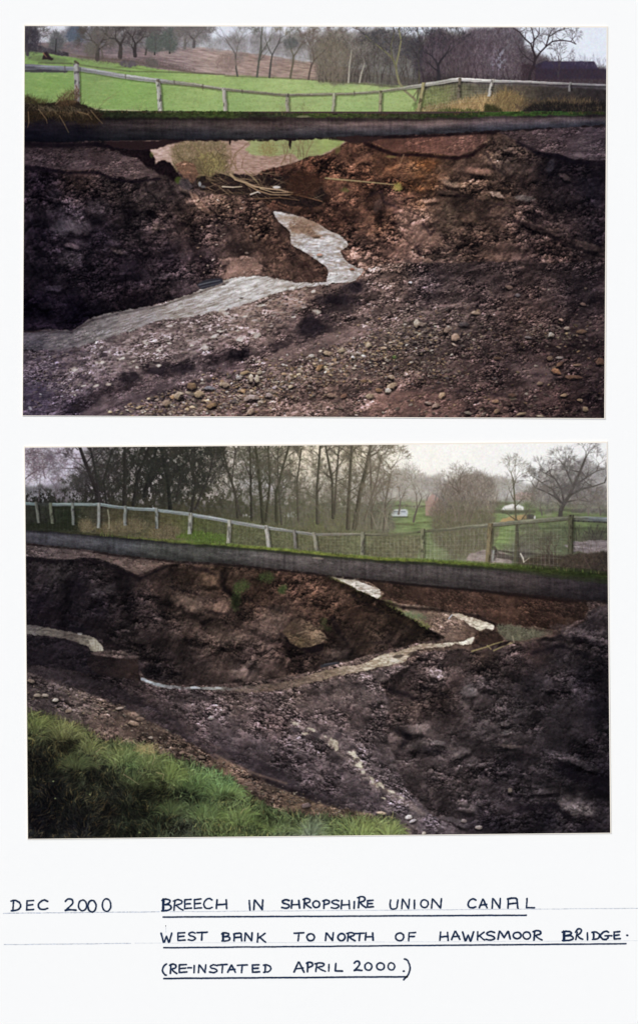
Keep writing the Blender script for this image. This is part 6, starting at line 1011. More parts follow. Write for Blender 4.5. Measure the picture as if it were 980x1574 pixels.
    col = cv.field([(250, 1070, 76, 66, 72), (230, 1065, 60, 50, 54), (300, 1080, 92, 80, 88), (360, 1080, 94, 80, 82), (340, 1110, 98, 86, 96), (420, 1085, 104, 90, 96), (460, 1070, 98, 84, 86), (420, 1110, 104, 86, 92), (520, 1060, 108, 94, 98), (560, 1050, 100, 88, 94), (500, 1090, 100, 86, 92), (540, 1100, 96, 82, 88), (460, 1140, 92, 82, 92), (400, 1150, 72, 64, 74), (340, 1150, 66, 58, 68), (280, 1130, 74, 62, 68), (250, 1110, 46, 40, 44), (210, 1080, 42, 36, 40), (150, 1050, 30, 26, 30), (520, 1150, 92, 82, 90), (560, 1180, 98, 88, 98), (520, 1190, 84, 74, 84), (460, 1180, 80, 70, 80), (430, 1190, 44, 39, 46), (560, 1230, 72, 64, 74), (600, 1200, 96, 86, 96), (620, 1240, 92, 84, 98), (500, 1220, 62, 54, 62), (660, 1270, 88, 80, 94), (600, 1130, 84, 74, 80), (620, 1280, 96, 86, 88)], warp=16, soft=9)
    cv.put(m, col * (.84 * mf)[..., None], fl)
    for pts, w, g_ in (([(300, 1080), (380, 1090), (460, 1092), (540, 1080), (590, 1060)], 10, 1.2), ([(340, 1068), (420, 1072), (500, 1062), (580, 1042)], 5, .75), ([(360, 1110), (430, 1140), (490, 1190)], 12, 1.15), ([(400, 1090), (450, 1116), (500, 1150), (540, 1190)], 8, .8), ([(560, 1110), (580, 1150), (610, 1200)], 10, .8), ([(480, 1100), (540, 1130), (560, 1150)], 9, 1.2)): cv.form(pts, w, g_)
    # rill
    U = X - Y * .9; rill = cv.poly([(440, 1098), (452, 1106), (472, 1114), (486, 1122), (498, 1130), (512, 1136), (520, 1150), (532, 1156), (546, 1154), (556, 1168), (560, 1184), (572, 1196), (590, 1208), (612, 1220), (636, 1236), (660, 1256), (640, 1250), (612, 1234), (590, 1220), (570, 1208), (552, 1194), (542, 1178), (532, 1168), (514, 1156), (498, 1140), (474, 1126), (452, 1116)], 4, 1.4)
    cv.put(rill * .45, C(132, 118, 122) * (.5 + .6 * mf)[..., None])
    pd = P('puddle', 'pale puddle of standing water in the mud')
    for (x, y, rx, ry_, an) in ((478, 1121, 8, 4, 20), (455, 1112, 8, 2.4, 20), (513, 1142, 7, 8, 30), (517, 1149, 4, 5, 0), (543, 1159, 9, 6, 10), (548, 1166, 6, 5, 0), (550, 1176, 8, 7, 0), (556, 1187, 5, 5, 30), (572, 1198, 12, 5, 34), (585, 1207, 10, 4, 30), (600, 1216, 9, 3, 20), (468, 1127, 6, 3, 0), (590, 1227, 5, 2, 10), (500, 1133, 5, 2.4, 30), (618, 1226, 6, 2, 20)):
        cv.put(np.clip(cv.near(x, y, rx * .74, ry_ * .74, an, 2.4) * (1.1 if 540 < x < 552 else .8), 0, 1), C(216, 206, 184) * (.62 + .6 * fbm(X / 3, Y / 2, 3, 193))[..., None], pd)
    for k, (x, y, rx, ry_) in enumerate(((548, 1167, 4, 2.4), (541, 1148, 4, 4), (485, 1130, 10, 5), (562, 1202, 5, 3), (520, 1130, 6, 4), (455, 1122, 8, 4), (600, 1205, 4, 2))): cv.put(cv.near(x, y, rx, ry_, 10, 1.4) * .75, C(52, 46, 54))
    # dark slump shadow running down
    m = cv.poly([(36, 1022), (100, 1030), (180, 1056), (240, 1086), (300, 1130), (340, 1150), (380, 1160), (420, 1180), (470, 1212), (520, 1232), (500, 1240), (440, 1220), (390, 1196), (340, 1166), (290, 1152), (240, 1130), (180, 1100), (110, 1064), (36, 1044)], 7, 2)
    cv.put(m * .72, C(40, 35, 42) * (.15 + .85 * mt)[..., None])
    st2 = P('stick', 'dark stick lying on the mud'); cv.line([(441, 1150), (460, 1156), (480, 1162), (497, 1171)], 2.6, 1.4, C(84, 76, 84), .9, st2); cv.line([(441, 1152), (470, 1161), (496, 1173)], 1.2, 1, C(36, 30, 36), .7)
    # gravelly scarp at left
    gsx = P('gravel_slope', 'stony slope above the grass bank')
    m = cv.poly([(36, 1032), (90, 1046), (140, 1066), (200, 1092), (260, 1124), (320, 1158), (380, 1186), (440, 1216), (500, 1238), (560, 1250), (600, 1262), (640, 1290), (36, 1290)], 5, 1.2)
    col = cv.field([(60, 1060, 50, 44, 48), (80, 1075, 72, 64, 70), (120, 1090, 84, 74, 76), (160, 1105, 98, 82, 80), (200, 1110, 96, 80, 76), (240, 1130, 86, 72, 68), (250, 1150, 64, 54, 50), (300, 1170, 72, 60, 56), (340, 1180, 104, 84, 76), (400, 1215, 80, 66, 62), (460, 1240, 92, 76, 66), (540, 1258, 104, 88, 76), (600, 1275, 104, 88, 84)], warp=14)
    cv.put(m, col * (.95 * mf)[..., None], gsx)
    cv.line([(60, 1058), (130, 1080), (190, 1100), (240, 1124)], 2.4, 2, C(30, 26, 28), .5, None, 2); cv.line([(330, 1160), (360, 1176), (400, 1192), (440, 1204)], 4, 3, C(126, 104, 96), .5, None, 1.6); cv.line([(374, 1192), (410, 1200), (450, 1216), (510, 1236)], 6, 6, C(20, 16, 18), .6, None, 2.4)
    pal = [(150, 140, 134), (122, 110, 108), (168, 158, 150), (140, 120, 108), (96, 86, 86), (160, 140, 122)]
    for k in range(450):
        t = rng.random(); x = 44 + t * 590; y = interp([(36, 1040), (200, 1090), (380, 1190), (560, 1256), (640, 1276)], x) + rng.uniform(-2, 34) * (1 if x < 420 else .6)
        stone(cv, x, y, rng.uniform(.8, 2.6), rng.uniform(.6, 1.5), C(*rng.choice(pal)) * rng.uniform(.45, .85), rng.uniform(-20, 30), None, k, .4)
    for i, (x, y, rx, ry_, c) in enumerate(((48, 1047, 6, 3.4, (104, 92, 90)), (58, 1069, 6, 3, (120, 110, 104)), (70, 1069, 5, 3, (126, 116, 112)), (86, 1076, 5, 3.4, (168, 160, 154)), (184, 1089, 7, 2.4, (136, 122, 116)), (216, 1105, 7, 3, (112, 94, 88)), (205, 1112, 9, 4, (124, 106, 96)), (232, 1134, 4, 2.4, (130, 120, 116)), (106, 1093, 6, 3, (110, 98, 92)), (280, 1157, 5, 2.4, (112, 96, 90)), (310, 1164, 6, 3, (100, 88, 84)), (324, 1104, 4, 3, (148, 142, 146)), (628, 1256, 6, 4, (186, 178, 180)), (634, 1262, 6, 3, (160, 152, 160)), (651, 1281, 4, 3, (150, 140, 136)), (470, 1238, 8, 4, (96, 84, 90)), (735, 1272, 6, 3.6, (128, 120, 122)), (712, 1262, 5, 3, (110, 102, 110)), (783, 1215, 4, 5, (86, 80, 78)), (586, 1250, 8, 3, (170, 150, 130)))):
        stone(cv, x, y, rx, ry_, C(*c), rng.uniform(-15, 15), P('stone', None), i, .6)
    # ---- grass bank bottom left
    gb = P('grass_bank', 'tussocky green and straw grass in the lower left corner')
    gp = [(30, 1092), (56, 1096), (80, 1102), (104, 1112), (126, 1116), (138, 1126), (158, 1140), (178, 1140), (200, 1142), (222, 1146), (240, 1158), (262, 1166), (284, 1170), (306, 1178), (330, 1186), (352, 1196), (372, 1212), (380, 1226), (400, 1234), (430, 1246), (470, 1256), (510, 1258), (560, 1258), (600, 1258), (618, 1270), (622, 1296), (30, 1296)]
    m = cv.poly(gp, 4, 1.4)
    col = cv.field([(60, 1110, 92, 100, 46), (100, 1120, 98, 98, 54), (60, 1130, 56, 62, 34), (100, 1145, 50, 48, 26), (140, 1140, 92, 94, 50), (60, 1165, 30, 30, 24), (120, 1170, 52, 60, 34), (180, 1160, 92, 102, 52), (200, 1180, 60, 78, 40), (150, 1190, 34, 38, 28), (230, 1160, 96, 106, 56), (240, 1190, 58, 66, 34), (270, 1185, 92, 108, 48), (310, 1190, 94, 124, 66), (340, 1200, 84, 118, 62), (300, 1215, 48, 66, 32), (240, 1220, 34, 36, 20), (180, 1220, 34, 36, 28), (80, 1220, 22, 22, 24), (60, 1260, 22, 22, 28), (120, 1270, 30, 30, 32), (160, 1250, 36, 34, 26), (200, 1260, 36, 42, 28), (260, 1250, 50, 62, 34), (320, 1245, 66, 84, 44), (280, 1275, 60, 66, 48), (360, 1240, 84, 100, 50), (340, 1270, 78, 92, 42), (400, 1262, 70, 86, 40), (460, 1270, 76, 90, 42), (520, 1270, 84, 100, 50), (560, 1266, 106, 118, 58), (600, 1278, 100, 110, 58), (470, 1282, 90, 100, 90)], warp=12, soft=8, sat=.78, gain=.94) * np.array([.93, 1.0, 1.08], np.float32)
    cv.put(m, col * .55 * (.5 + 1.0 * fbm(X / 6, Y / 5, 5, 196, .8))[..., None], gb)
    js, is_ = np.nonzero(m > .4)
    for L in range(12):
        n = 1500; q = nr.integers(0, len(js), n); jj, ii = js[q], is_[q]; x0 = X[jj, ii]; y0 = Y[jj, ii] + nr.uniform(0, 6, n)
        base = col[jj, ii]; tuft = (np.sin(x0 / 17 + 2 * np.sin(y0 / 23)) * .6 + (fbm(x0 / 22, y0 / 16, 3, 197) - .5) * 2.6)
        x, y = strands(nr, x0, y0, nr.uniform(5, 15, n), tuft + nr.normal(0, .35, n), nr.normal(.3, .7, n), 16)
        lum = nr.uniform(.35, 1.55, n) * (.5 + .055 * L); c = base * lum[:, None] + (nr.random(n) < .12)[:, None] * C(60, 48, 26) 
        cv.splat(x.ravel(), y.ravel(), np.repeat(np.clip(c, 0, 1), 16, 0), 1.5, gb, .5, soften=0)
    for (tx, ty, tr) in ((60, 1112, 26), (100, 1122, 26), (140, 1148, 18), (196, 1158, 34), (236, 1168, 26), (300, 1196, 40), (345, 1212, 28), (262, 1186, 22), (370, 1252, 30), (430, 1266, 22), (480, 1272, 22), (560, 1272, 40), (600, 1276, 18), (320, 1246, 24), (210, 1200, 24), (265, 1240, 20), (120, 1170, 22)):
        n = int(tr * 11); a_ = nr.normal(0, .55, n); rr = nr.random(n) ** .6
        x0 = tx + a_ * tr * .9; y0 = ty + 4 + nr.uniform(-.15, .5, n) * tr; jj = np.clip(((y0 - cv.y0) * S).astype(int), 0, cv.H - 1); ii = np.clip(((x0 - cv.x0) * S).astype(int), 0, cv.W - 1)
        base = col[jj, ii] * np.array([1.12, 1.12, 1.0]); x, y = strands(nr, x0, y0, nr.uniform(8, 22, n), a_ * 1.1 + .2 + nr.normal(0, .25, n), a_ * 1.3 + .35, 22)
        cv.splat(x.ravel(), y.ravel(), np.repeat(np.clip(base * nr.uniform(.55, 1.75, n)[:, None], 0, 1), 22, 0), 1.0, gb, .5)
    # shade painted into the hollows between tussocks
    hol = np.zeros_like(X)
    for (x, y, rx, ry_) in ((95, 1144, 30, 12), (60, 1180, 34, 22), (150, 1196, 50, 16), (235, 1218, 44, 16), (190, 1244, 50, 16), (80, 1245, 60, 44), (285, 1224, 34, 10), (260, 1270, 36, 10), (180, 1278, 70, 14), (345, 1224, 26, 8), (420, 1260, 28, 6)):
        hol = np.maximum(hol, cv.near(x, y, rx, ry_, 12, 2.2))
    cv.mul(1 - .5 * blur(hol, 2.5) * sst(.25, .65, fbm(X / 9, Y / 9, 4, 198, .7) + .25 * hol) * m)
    for L in range(3):
        n = 420; q = nr.integers(0, len(js), n); jj, ii = js[q], is_[q]; x0 = X[jj, ii]; y0 = Y[jj, ii] + 3; base = col[jj, ii]
        ok2 = base.mean(1) > .19; x0, y0, base = x0[ok2], y0[ok2], base[ok2]; n = len(x0)
        x, y = strands(nr, x0, y0, nr.uniform(6, 16, n), nr.normal(.2, .9, n), nr.normal(.4, .9, n), 20)
        cv.splat(x.ravel(), y.ravel(), np.repeat(np.clip(base * nr.uniform(.8, 1.9, n)[:, None], 0, 1), 20, 0), 1.2, gb, .5)
    dead = P('dead_grass', 'pale dead stalks curling over the edge of the grass')
    for pts in ([(148, 1138), (151, 1128), (156, 1136), (162, 1127), (163, 1140)], [(182, 1144), (192, 1137), (202, 1138), (210, 1144)], [(230, 1152), (240, 1143), (250, 1146), (255, 1158)], [(236, 1150), (238, 1165), (234, 1176)], [(238, 1148), (232, 1156), (228, 1154)], [(204, 1138), (212, 1146), (224, 1148)], [(240, 1187), (252, 1190), (250, 1200)], [(190, 1190), (200, 1196), (214, 1206)], [(148, 1156), (158, 1148), (164, 1152)], [(370, 1250), (374, 1244), (380, 1242)]): cv.line(pts, 1.0, .7, C(176, 158, 124), .7, dead)
    mass(cv, nr, cv.near(226, 1152, 20, 7), 260, C(150, 138, 96), 9, .35, dead, .5, fan=1.6)
    for k in range(8):
        x = rng.uniform(60, 420); y = rng.uniform(1190, 1280)
        if interp([(30, 1092), (200, 1142), (380, 1230), (620, 1270)], x) + 8 < y: cv.put(cv.near(x, y, 1.6, 1.2, 0, .5) * .6, C(150, 176, 120))
    # ---- the wall itself
    wall = P('concrete_wall', 'dark concrete canal wall left spanning the breach in the lower print')
    bot = [(30, 834), (118, 843), (183, 853), (230, 858), (275, 863), (320, 864.5), (380, 870), (451, 877), (503, 884), (560, 890), (640, 898), (738, 907), (822, 915), (889, 922), (940, 926)]
    m = cv.poly(between([(30, 813.5)] + TOPL[1:], bot), .5, .6); v = (Y - interp(TOPL, X)) / (interp(bot, X) - interp(TOPL, X))
    col = cv.field([(60, 824, 60, 62, 76), (120, 832, 62, 64, 76), (180, 838, 58, 62, 72), (250, 846, 60, 64, 66), (310, 850, 60, 63, 64), (370, 856, 72, 72, 76), (430, 862, 80, 77, 82), (500, 868, 79, 75, 79), (560, 872, 76, 71, 76), (640, 880, 70, 66, 70), (720, 886, 64, 61, 65), (800, 892, 60, 54, 58), (860, 900, 44, 40, 46), (925, 905, 32, 30, 36)], warp=4, soft=18)
    cv.put(m, col * ((.2 + .4 * fbm(X / 4, Y / 30, 3, 200) + .9 * fbm(X / 22, (Y - X * .08) / 6, 5, 201, .75) + .2 * fbm(X / 3, Y / 2, 2, 202)) * np.interp(v, [0, .12, .24, .4, .75, 1], [.5, .55, .95, 1.1, .88, .6]) * (.86 + .28 * vn(X * 1.1, Y * 1.1, 6)))[..., None], wall)
    for x in (437, 623): cv.line([(x, interp(TOPL, x) + 6), (x, interp(bot, x))], 3, 2.4, C(34, 32, 36), .4, None, 1.2)
    ms = P('moss', 'yellow green moss along the top edge of the wall', wall); w_ = np.interp(X, [40, 120, 230, 260, 300, 640, 780, 860, 940], [2, 3, 2, 4, 4, 4.4, 7, 12, 14]); dd = Y - interp(TOPL, X) + 1 + cv.wx * 3
    mm = np.clip(1 - np.abs(dd - w_ * .4) / (w_ * .75), 0, 1) ** .5 * (dd > -3)
    mc = cv.field([(60, 815, 30, 34, 26), (150, 822, 48, 50, 32), (240, 830, 96, 106, 50), (320, 834, 92, 120, 46), (400, 842, 120, 140, 54), (500, 851, 116, 134, 52), (600, 859, 112, 132, 48), (700, 864, 96, 120, 44), (770, 868, 76, 98, 36), (830, 874, 46, 60, 26), (900, 880, 34, 46, 22)], warp=4)
    cv.put(mm * .9, mc * (.45 + 1.0 * fbm(X / 5, Y / 2, 4, 203, .7))[..., None], ms)
    cv.put((np.clip(1 - np.abs(dd - w_ - 2) / 3, 0, 1) * .6) * (X > 300), C(34, 44, 26)); cv.put(cv.near(488, 858, 9, 1.8, 5) * .5, C(160, 156, 140))
    cv.line([(a, b + 1.5) for a, b in bot], 3, 3.4, C(22, 18, 20), .6, None, 1.2)
    for k in range(150):
        x = rng.uniform(150, 930); y = interp(TOPL, x); cv.line([(x, y + 1), (x + rng.uniform(-2, 2), y - rng.uniform(1, 5))], rng.uniform(.8, 1.6), .6, C(*rng.choice(((90, 110, 50), (110, 104, 64), (50, 48, 34), (70, 90, 40)))), .7)
    for k in range(240):
        x = rng.uniform(40, 935); cv.put(cv.near(x, interp(bot, x) + rng.uniform(0, 2), rng.uniform(2, 5), rng.uniform(.8, 1.8)) * .6, C(24, 19, 20))
    finish(cv, nr, 22, lift=(.018, .015, .02), warm=(1.04, 1.0, .93), sat=.84, gam=.93, horizon=TOPL)
    return cv

# ---------------------------------------------------------------- materials
def lin(c):
    c = np.clip(np.asarray(c, np.float64), 0, 1); return np.where(c <= .04045, c / 12.92, ((c + .055) / 1.055) ** 2.4)

def mat_plain(name, rgb, rough=.9, noise=.02, scale=900):
    m = bpy.data.materials.new(name); m.use_nodes = True; nt = m.node_tree; b = nt.nodes['Principled BSDF']
    b.inputs['Roughness'].default_value = rough; b.inputs['Specular IOR Level'].default_value = 0.0
    tc = nt.nodes.new('ShaderNodeTexCoord'); n = nt.nodes.new('ShaderNodeTexNoise'); n.inputs['Scale'].default_value = scale; n.inputs['Detail'].default_value = 3
    mr = nt.nodes.new('ShaderNodeMapRange'); mr.inputs['To Min'].default_value = 1 - noise; mr.inputs['To Max'].default_value = 1 + noise
    mx = nt.nodes.new('ShaderNodeMix'); mx.data_type = 'RGBA'; mx.blend_type = 'MULTIPLY'; mx.inputs['Factor'].default_value = 1
    mx.inputs['A'].default_value = (*rgb, 1)
    nt.links.new(tc.outputs['Object'], n.inputs['Vector']); nt.links.new(n.outputs['Fac'], mr.inputs['Value']); nt.links.new(mr.outputs['Result'], mx.inputs['B']); nt.links.new(mx.outputs['Result'], b.inputs['Base Color'])
    return m

def mat_print(name):
    """dye of a printed photograph: the colour stored on each face, with a breath of paper grain"""
    m = bpy.data.materials.new(name); m.use_nodes = True; nt = m.node_tree; b = nt.nodes['Principled BSDF']
    b.inputs['Roughness'].default_value = .9; b.inputs['Specular IOR Level'].default_value = 0.0
    at = nt.nodes.new('ShaderNodeAttribute'); at.attribute_name = 'dye'
    tc = nt.nodes.new('ShaderNodeTexCoord'); n = nt.nodes.new('ShaderNodeTexNoise'); n.inputs['Scale'].default_value = 2600; n.inputs['Detail'].default_value = 2
    mr = nt.nodes.new('ShaderNodeMapRange'); mr.inputs['To Min'].default_value = .96; mr.inputs['To Max'].default_value = 1.04
    mx = nt.nodes.new('ShaderNodeMix'); mx.data_type = 'RGBA'; mx.blend_type = 'MULTIPLY'; mx.inputs['Factor'].default_value = 1
    nt.links.new(tc.outputs['Object'], n.inputs['Vector']); nt.links.new(n.outputs['Fac'], mr.inputs['Value'])
    nt.links.new(at.outputs['Color'], mx.inputs['A']); nt.links.new(mr.outputs['Result'], mx.inputs['B']); nt.links.new(mx.outputs['Result'], b.inputs['Base Color'])
    return m

# how an albedo of 1 renders on the level page under this sun and sky (linear, per channel)
LIGHT = np.array([1.140, 1.156, 1.198])
PAPER = lin(np.array([249, 250, 251]) / 255.0) / LIGHT
M_page = mat_plain('page_paper', tuple(PAPER), .95, .007, 420)
M_back = mat_plain('print_paper', tuple(lin(np.array([243, 236, 226]) / 255.0) / LIGHT), .8, .01, 900)
M_desk = mat_plain('desk_wood', (.28, .17, .10), .6, .35, 14)
M_dye = mat_print('print_dye'); M_ink = mat_print('ink')

def link(o, parent=None):
    scene.collection.objects.link(o)
    if parent: o.parent = parent
    return o

def slab(name, quad, z0, z1, mat, parent=None):
    """thin sheet with a given outline (scan pixels, clockwise from top left)"""
    v = [(wx(x), wy(y), z0) for x, y in quad] + [(wx(x), wy(y), z1) for x, y in quad]; n = len(quad)
    f = [tuple(range(n)), tuple(range(2 * n - 1, n - 1, -1))] + [(i, i + n, (i + 1) % n + n, (i + 1) % n) for i in range(n)]
    me = bpy.data.meshes.new(name); me.from_pydata(v, [], f); me.materials.append(mat); me.update()
    return link(bpy.data.objects.new(name, me), parent)

def cells(name, vx, vy, z, sel, rgb, mat, parent=None):
    """flat surface made of the selected cells of a vertex grid, one dye colour for every cell"""
    J, I = np.nonzero(sel); W = vx.shape[1]
    q = np.stack([J * W + I, (J + 1) * W + I, (J + 1) * W + I + 1, J * W + I + 1], 1).ravel()
    u, inv = np.unique(q, return_inverse=True); n = len(J)
    co = np.empty((len(u), 3), np.float32); co[:, 0] = (vx.ravel()[u] - 490) * K; co[:, 1] = (787 - vy.ravel()[u]) * K; co[:, 2] = z
    me = bpy.data.meshes.new(name); me.vertices.add(len(u)); me.vertices.foreach_set('co', co.ravel())
    me.loops.add(4 * n); me.loops.foreach_set('vertex_index', inv.astype(np.int32).ravel())
    me.polygons.add(n); me.polygons.foreach_set('loop_start', np.arange(0, 4 * n, 4, dtype=np.int32))
    me.update(calc_edges=True)
    at = me.attributes.new('dye', 'FLOAT_COLOR', 'FACE'); c = np.ones((n, 4), np.float32); c[:, :3] = lin(rgb[J, I]) / LIGHT
    at.data.foreach_set('color', c.ravel()); me.materials.append(mat)
    return link(bpy.data.objects.new(name, me), parent)

# ---------------------------------------------------------------- desk and page
desk = slab('desk', [(-3500, -3500), (4500, -3500), (4500, 5000), (-3500, 5000)], -.03, -.0004, M_desk); desk['kind'] = 'structure'
page = slab('album_page', [(-96, -92), (1142, -88), (1139, 1672), (-99, 1668)], -.0003, 0, M_page)
page['label'] = 'white album page carrying two colour prints and a handwritten caption'; page['category'] = 'album page'

# ---------------------------------------------------------------- the two prints
def make_print(cv, slabquad, quad, label):
    pr = slab('photo_print', slabquad, .00002, .00026, M_back); pr['label'] = label; pr['category'] = 'photograph'; pr['group'] = 'prints mounted on the album page'
    (ax, ay), (bx, by), (cx, cy), (dx, dy) = quad
    NX = int((bx - ax) * S); NY = int((dy - ay) * S)
    u, v = np.meshgrid(np.linspace(0, 1, NX + 1), np.linspace(0, 1, NY + 1))
    vx = (ax * (1 - u) + bx * u) * (1 - v) + (dx * (1 - u) + cx * u) * v; vy = (ay * (1 - u) + by * u) * (1 - v) + (dy * (1 - u) + cy * u) * v
    mx = (vx[:-1, :-1] + vx[1:, 1:]) / 2; my = (vy[:-1, :-1] + vy[1:, 1:]) / 2
    fx = np.clip((mx - cv.x0) * S - .5, 0, cv.W - 1.001); fy = np.clip((my - cv.y0) * S - .5, 0, cv.H - 1.001)
    ix = fx.astype(int); iy = fy.astype(int); tx = (fx - ix)[..., None]; ty = (fy - iy)[..., None]
    R = cv.rgb; rgb = (R[iy, ix] * (1 - tx) + R[iy, ix + 1] * tx) * (1 - ty) + (R[iy + 1, ix] * (1 - tx) + R[iy + 1, ix + 1] * tx) * ty
    idm = cv.id[np.round(fy).astype(int), np.round(fx).astype(int)]
    cnt = np.bincount(idm.ravel(), minlength=len(cv.parts) + 3)
    keep = np.zeros(len(cnt), bool)
    for k in cv.parts: keep[k] = cnt[k] >= 14
    for k, (n, l, p) in cv.parts.items():
        if not keep[k] and p and keep[p]: idm[idm == k] = p
    bad = ~keep[idm]
    for sh in range(400):
        if not bad.any(): break
        nb = np.roll(idm, 1, 1); nbad = np.roll(bad, 1, 1); nb[:, 0] = idm[:, 1]; nbad[:, 0] = bad[:, 1]
        f = bad & ~nbad; idm[f] = nb[f]; bad = bad & ~f
    objs = {}
    def build(k):
        if k in objs: return objs[k]
        n, l, p = cv.parts[k]; par = pr if not p else build(p)
        sel = idm == k
        if sel.any(): o = cells(n, vx, vy, .00028, sel, rgb, M_dye, par)
        else: o = link(bpy.data.objects.new(n, None), par); o.empty_display_size = .01
        if l: o['label'] = l
        objs[k] = o; return o
    live = set(np.unique(idm)) - {0}; live |= {cv.parts[k][2] for k in live if cv.parts[k][2]}
    for k in sorted(live): build(int(k))
    return pr
from concurrent.futures import ThreadPoolExecutor
with ThreadPoolExecutor(2) as ex:
    jobs = [ex.submit(paint_upper), ex.submit(paint_lower)]; PICS = [j.result() for j in jobs]
make_print(PICS[0], [(37.6, 38.2), (933.2, 40.6), (929.6, 644.2), (34.8, 639.6)], [(38.8, 40.2), (931.2, 42.6), (927.6, 642.8), (35.6, 638.6)],
           'upper print, showing a bright green field behind the breached bank')
make_print(PICS[1], [(37.4, 686.2), (932.8, 678.6), (938.6, 1281.2), (42.6, 1290.4)], [(38.8, 688.2), (931.0, 681.0), (936.8, 1279.8), (43.6, 1289.2)],
           'lower print, showing a muddy canal breach with a grass bank in one corner')

# ---------------------------------------------------------------- handwriting
def arc(cx, cy, rx, ry, a0, a1, n=18): return [(cx + rx * math.cos(math.radians(a0 + (a1 - a0) * i / n)), cy + ry * math.sin(math.radians(a0 + (a1 - a0) * i / n))) for i in range(n + 1)]
def cr(p, m=7):
    q = [p[0]] + list(p) + [p[-1]]; o = []
    for i in range(1, len(q) - 2):
        for k in range(m):
            t = k / m; a, b, c, d_ = q[i - 1], q[i], q[i + 1], q[i + 2]
            o.append(tuple(.5 * ((2 * b[j]) + (-a[j] + c[j]) * t + (2 * a[j] - 5 * b[j] + 4 * c[j] - d_[j]) * t * t + (-a[j] + 3 * b[j] - 3 * c[j] + d_[j]) * t ** 3) for j in (0, 1)))
    return o + [p[-1]]
G = {
 'A': [[(0, 1), (.42, 0), (.5, 0), (1, 1)], [(.12, .68), (.92, .6)]], 'a': [cr([(.02, 1), (.06, .5), (.08, .08), (.5, .0), (.88, .06), (.94, .5), (1, 1)]), [(.08, .58), (.95, .5)], [(-.02, .1), (.3, .04)]],
 'B': [[(.2, 0), (.18, 1)], cr([(0, .1), (.4, 0), (.82, .12), (.7, .36), (.25, .48)]), cr([(.25, .48), (.8, .5), (1, .74), (.7, .95), (.02, 1)])],
 'C': [cr([(1, .14), (.62, 0), (.2, .22), (.02, .58), (.2, .92), (.6, 1), (1, .88)])], 'D': [[(.24, .1), (.2, .98)], cr([(0, .06), (.45, 0), (.9, .25), (1, .58), (.7, .9), (.05, 1)])],
 'E': [[(.95, 0), (.1, .05), (.08, .98), (1, .93)], [(.1, .5), (.85, .44)]], 'F': [[(1, 0), (.15, .05), (.08, 1)], [(.12, .5), (.82, .46)]],
 'G': [cr([(.72, .1), (.45, 0), (.14, .24), (0, .6), (.2, .95), (.5, 1), (.68, .8), (.66, .6)]), [(.42, .56), (1, .54)]], 'H': [[(.08, 0), (0, 1)], [(.94, .02), (1, 1)], [(.02, .58), (.98, .5)]],
 'I': [[(.6, 0), (.4, 1)]], 'i': [[(.4, 0), (.6, 1)]], 'K': [[(.05, 0), (.02, 1)], [(.92, .02), (.1, .58)], [(.3, .46), (.75, .85), (1, 1)]], 'L': [[(.1, 0), (.04, .96), (1, .96)]],
 'M': [[(0, 1), (.12, .02), (.2, .05), (.5, .8), (.82, 0), (.86, .05), (1, 1)]], 'N': [[(0, 1), (.08, .02), (.16, .06), (.84, 1), (.92, 0)]],
 'O': [arc(.5, .52, .5, .48, -110, 255)], 'P': [[(.2, .05), (.12, 1)], cr([(0, .12), (.5, 0), (.95, .14), (.85, .42), (.2, .58)])],
 'R': [[(.18, .05), (.08, 1)], cr([(0, .12), (.45, 0), (.85, .12), (.78, .38), (.2, .54)]), cr([(.3, .54), (.6, .8), (1, 1)])], 'r': [[(.26, .3), (.1, 1)], cr([(.05, .3), (.4, 0), (.8, .05), (.75, .35), (.25, .6)]), cr([(.3, .6), (.6, .85), (1, .98)])],
 'S': [cr([(.95, .1), (.5, 0), (.1, .16), (.2, .4), (.75, .55), (.95, .8), (.55, 1), (0, .92)])], 'T': [[(0, .06), (1, 0)], [(.5, .02), (.42, 1)]],
 'U': [cr([(.05, 0), (0, .5), (.12, .92), (.5, 1), (.85, .85), (.94, .4), (1, 0)])], 'W': [[(0, .0), (.22, .98), (.3, .95), (.5, .35), (.72, 1), (.78, .95), (1, 0)]],
 '2': [cr([(.05, .2), (.3, 0), (.65, .05), (.72, .32), (.45, .65), (.05, .98)]), [(.05, .98), (.4, .93), (1, .97)]], '0': [arc(.5, .5, .47, .5, -100, 265)],
 '(': [cr([(1, 0), (.25, .25), (.0, .6), (.4, .9), (.9, 1)])], ')': [cr([(.1, 0), (.6, .08), (.95, .4), (.7, .75), (0, 1)])], '-': [[(0, .5), (1, .45)]], '.': [[(.3, .5), (.6, .5)]]}
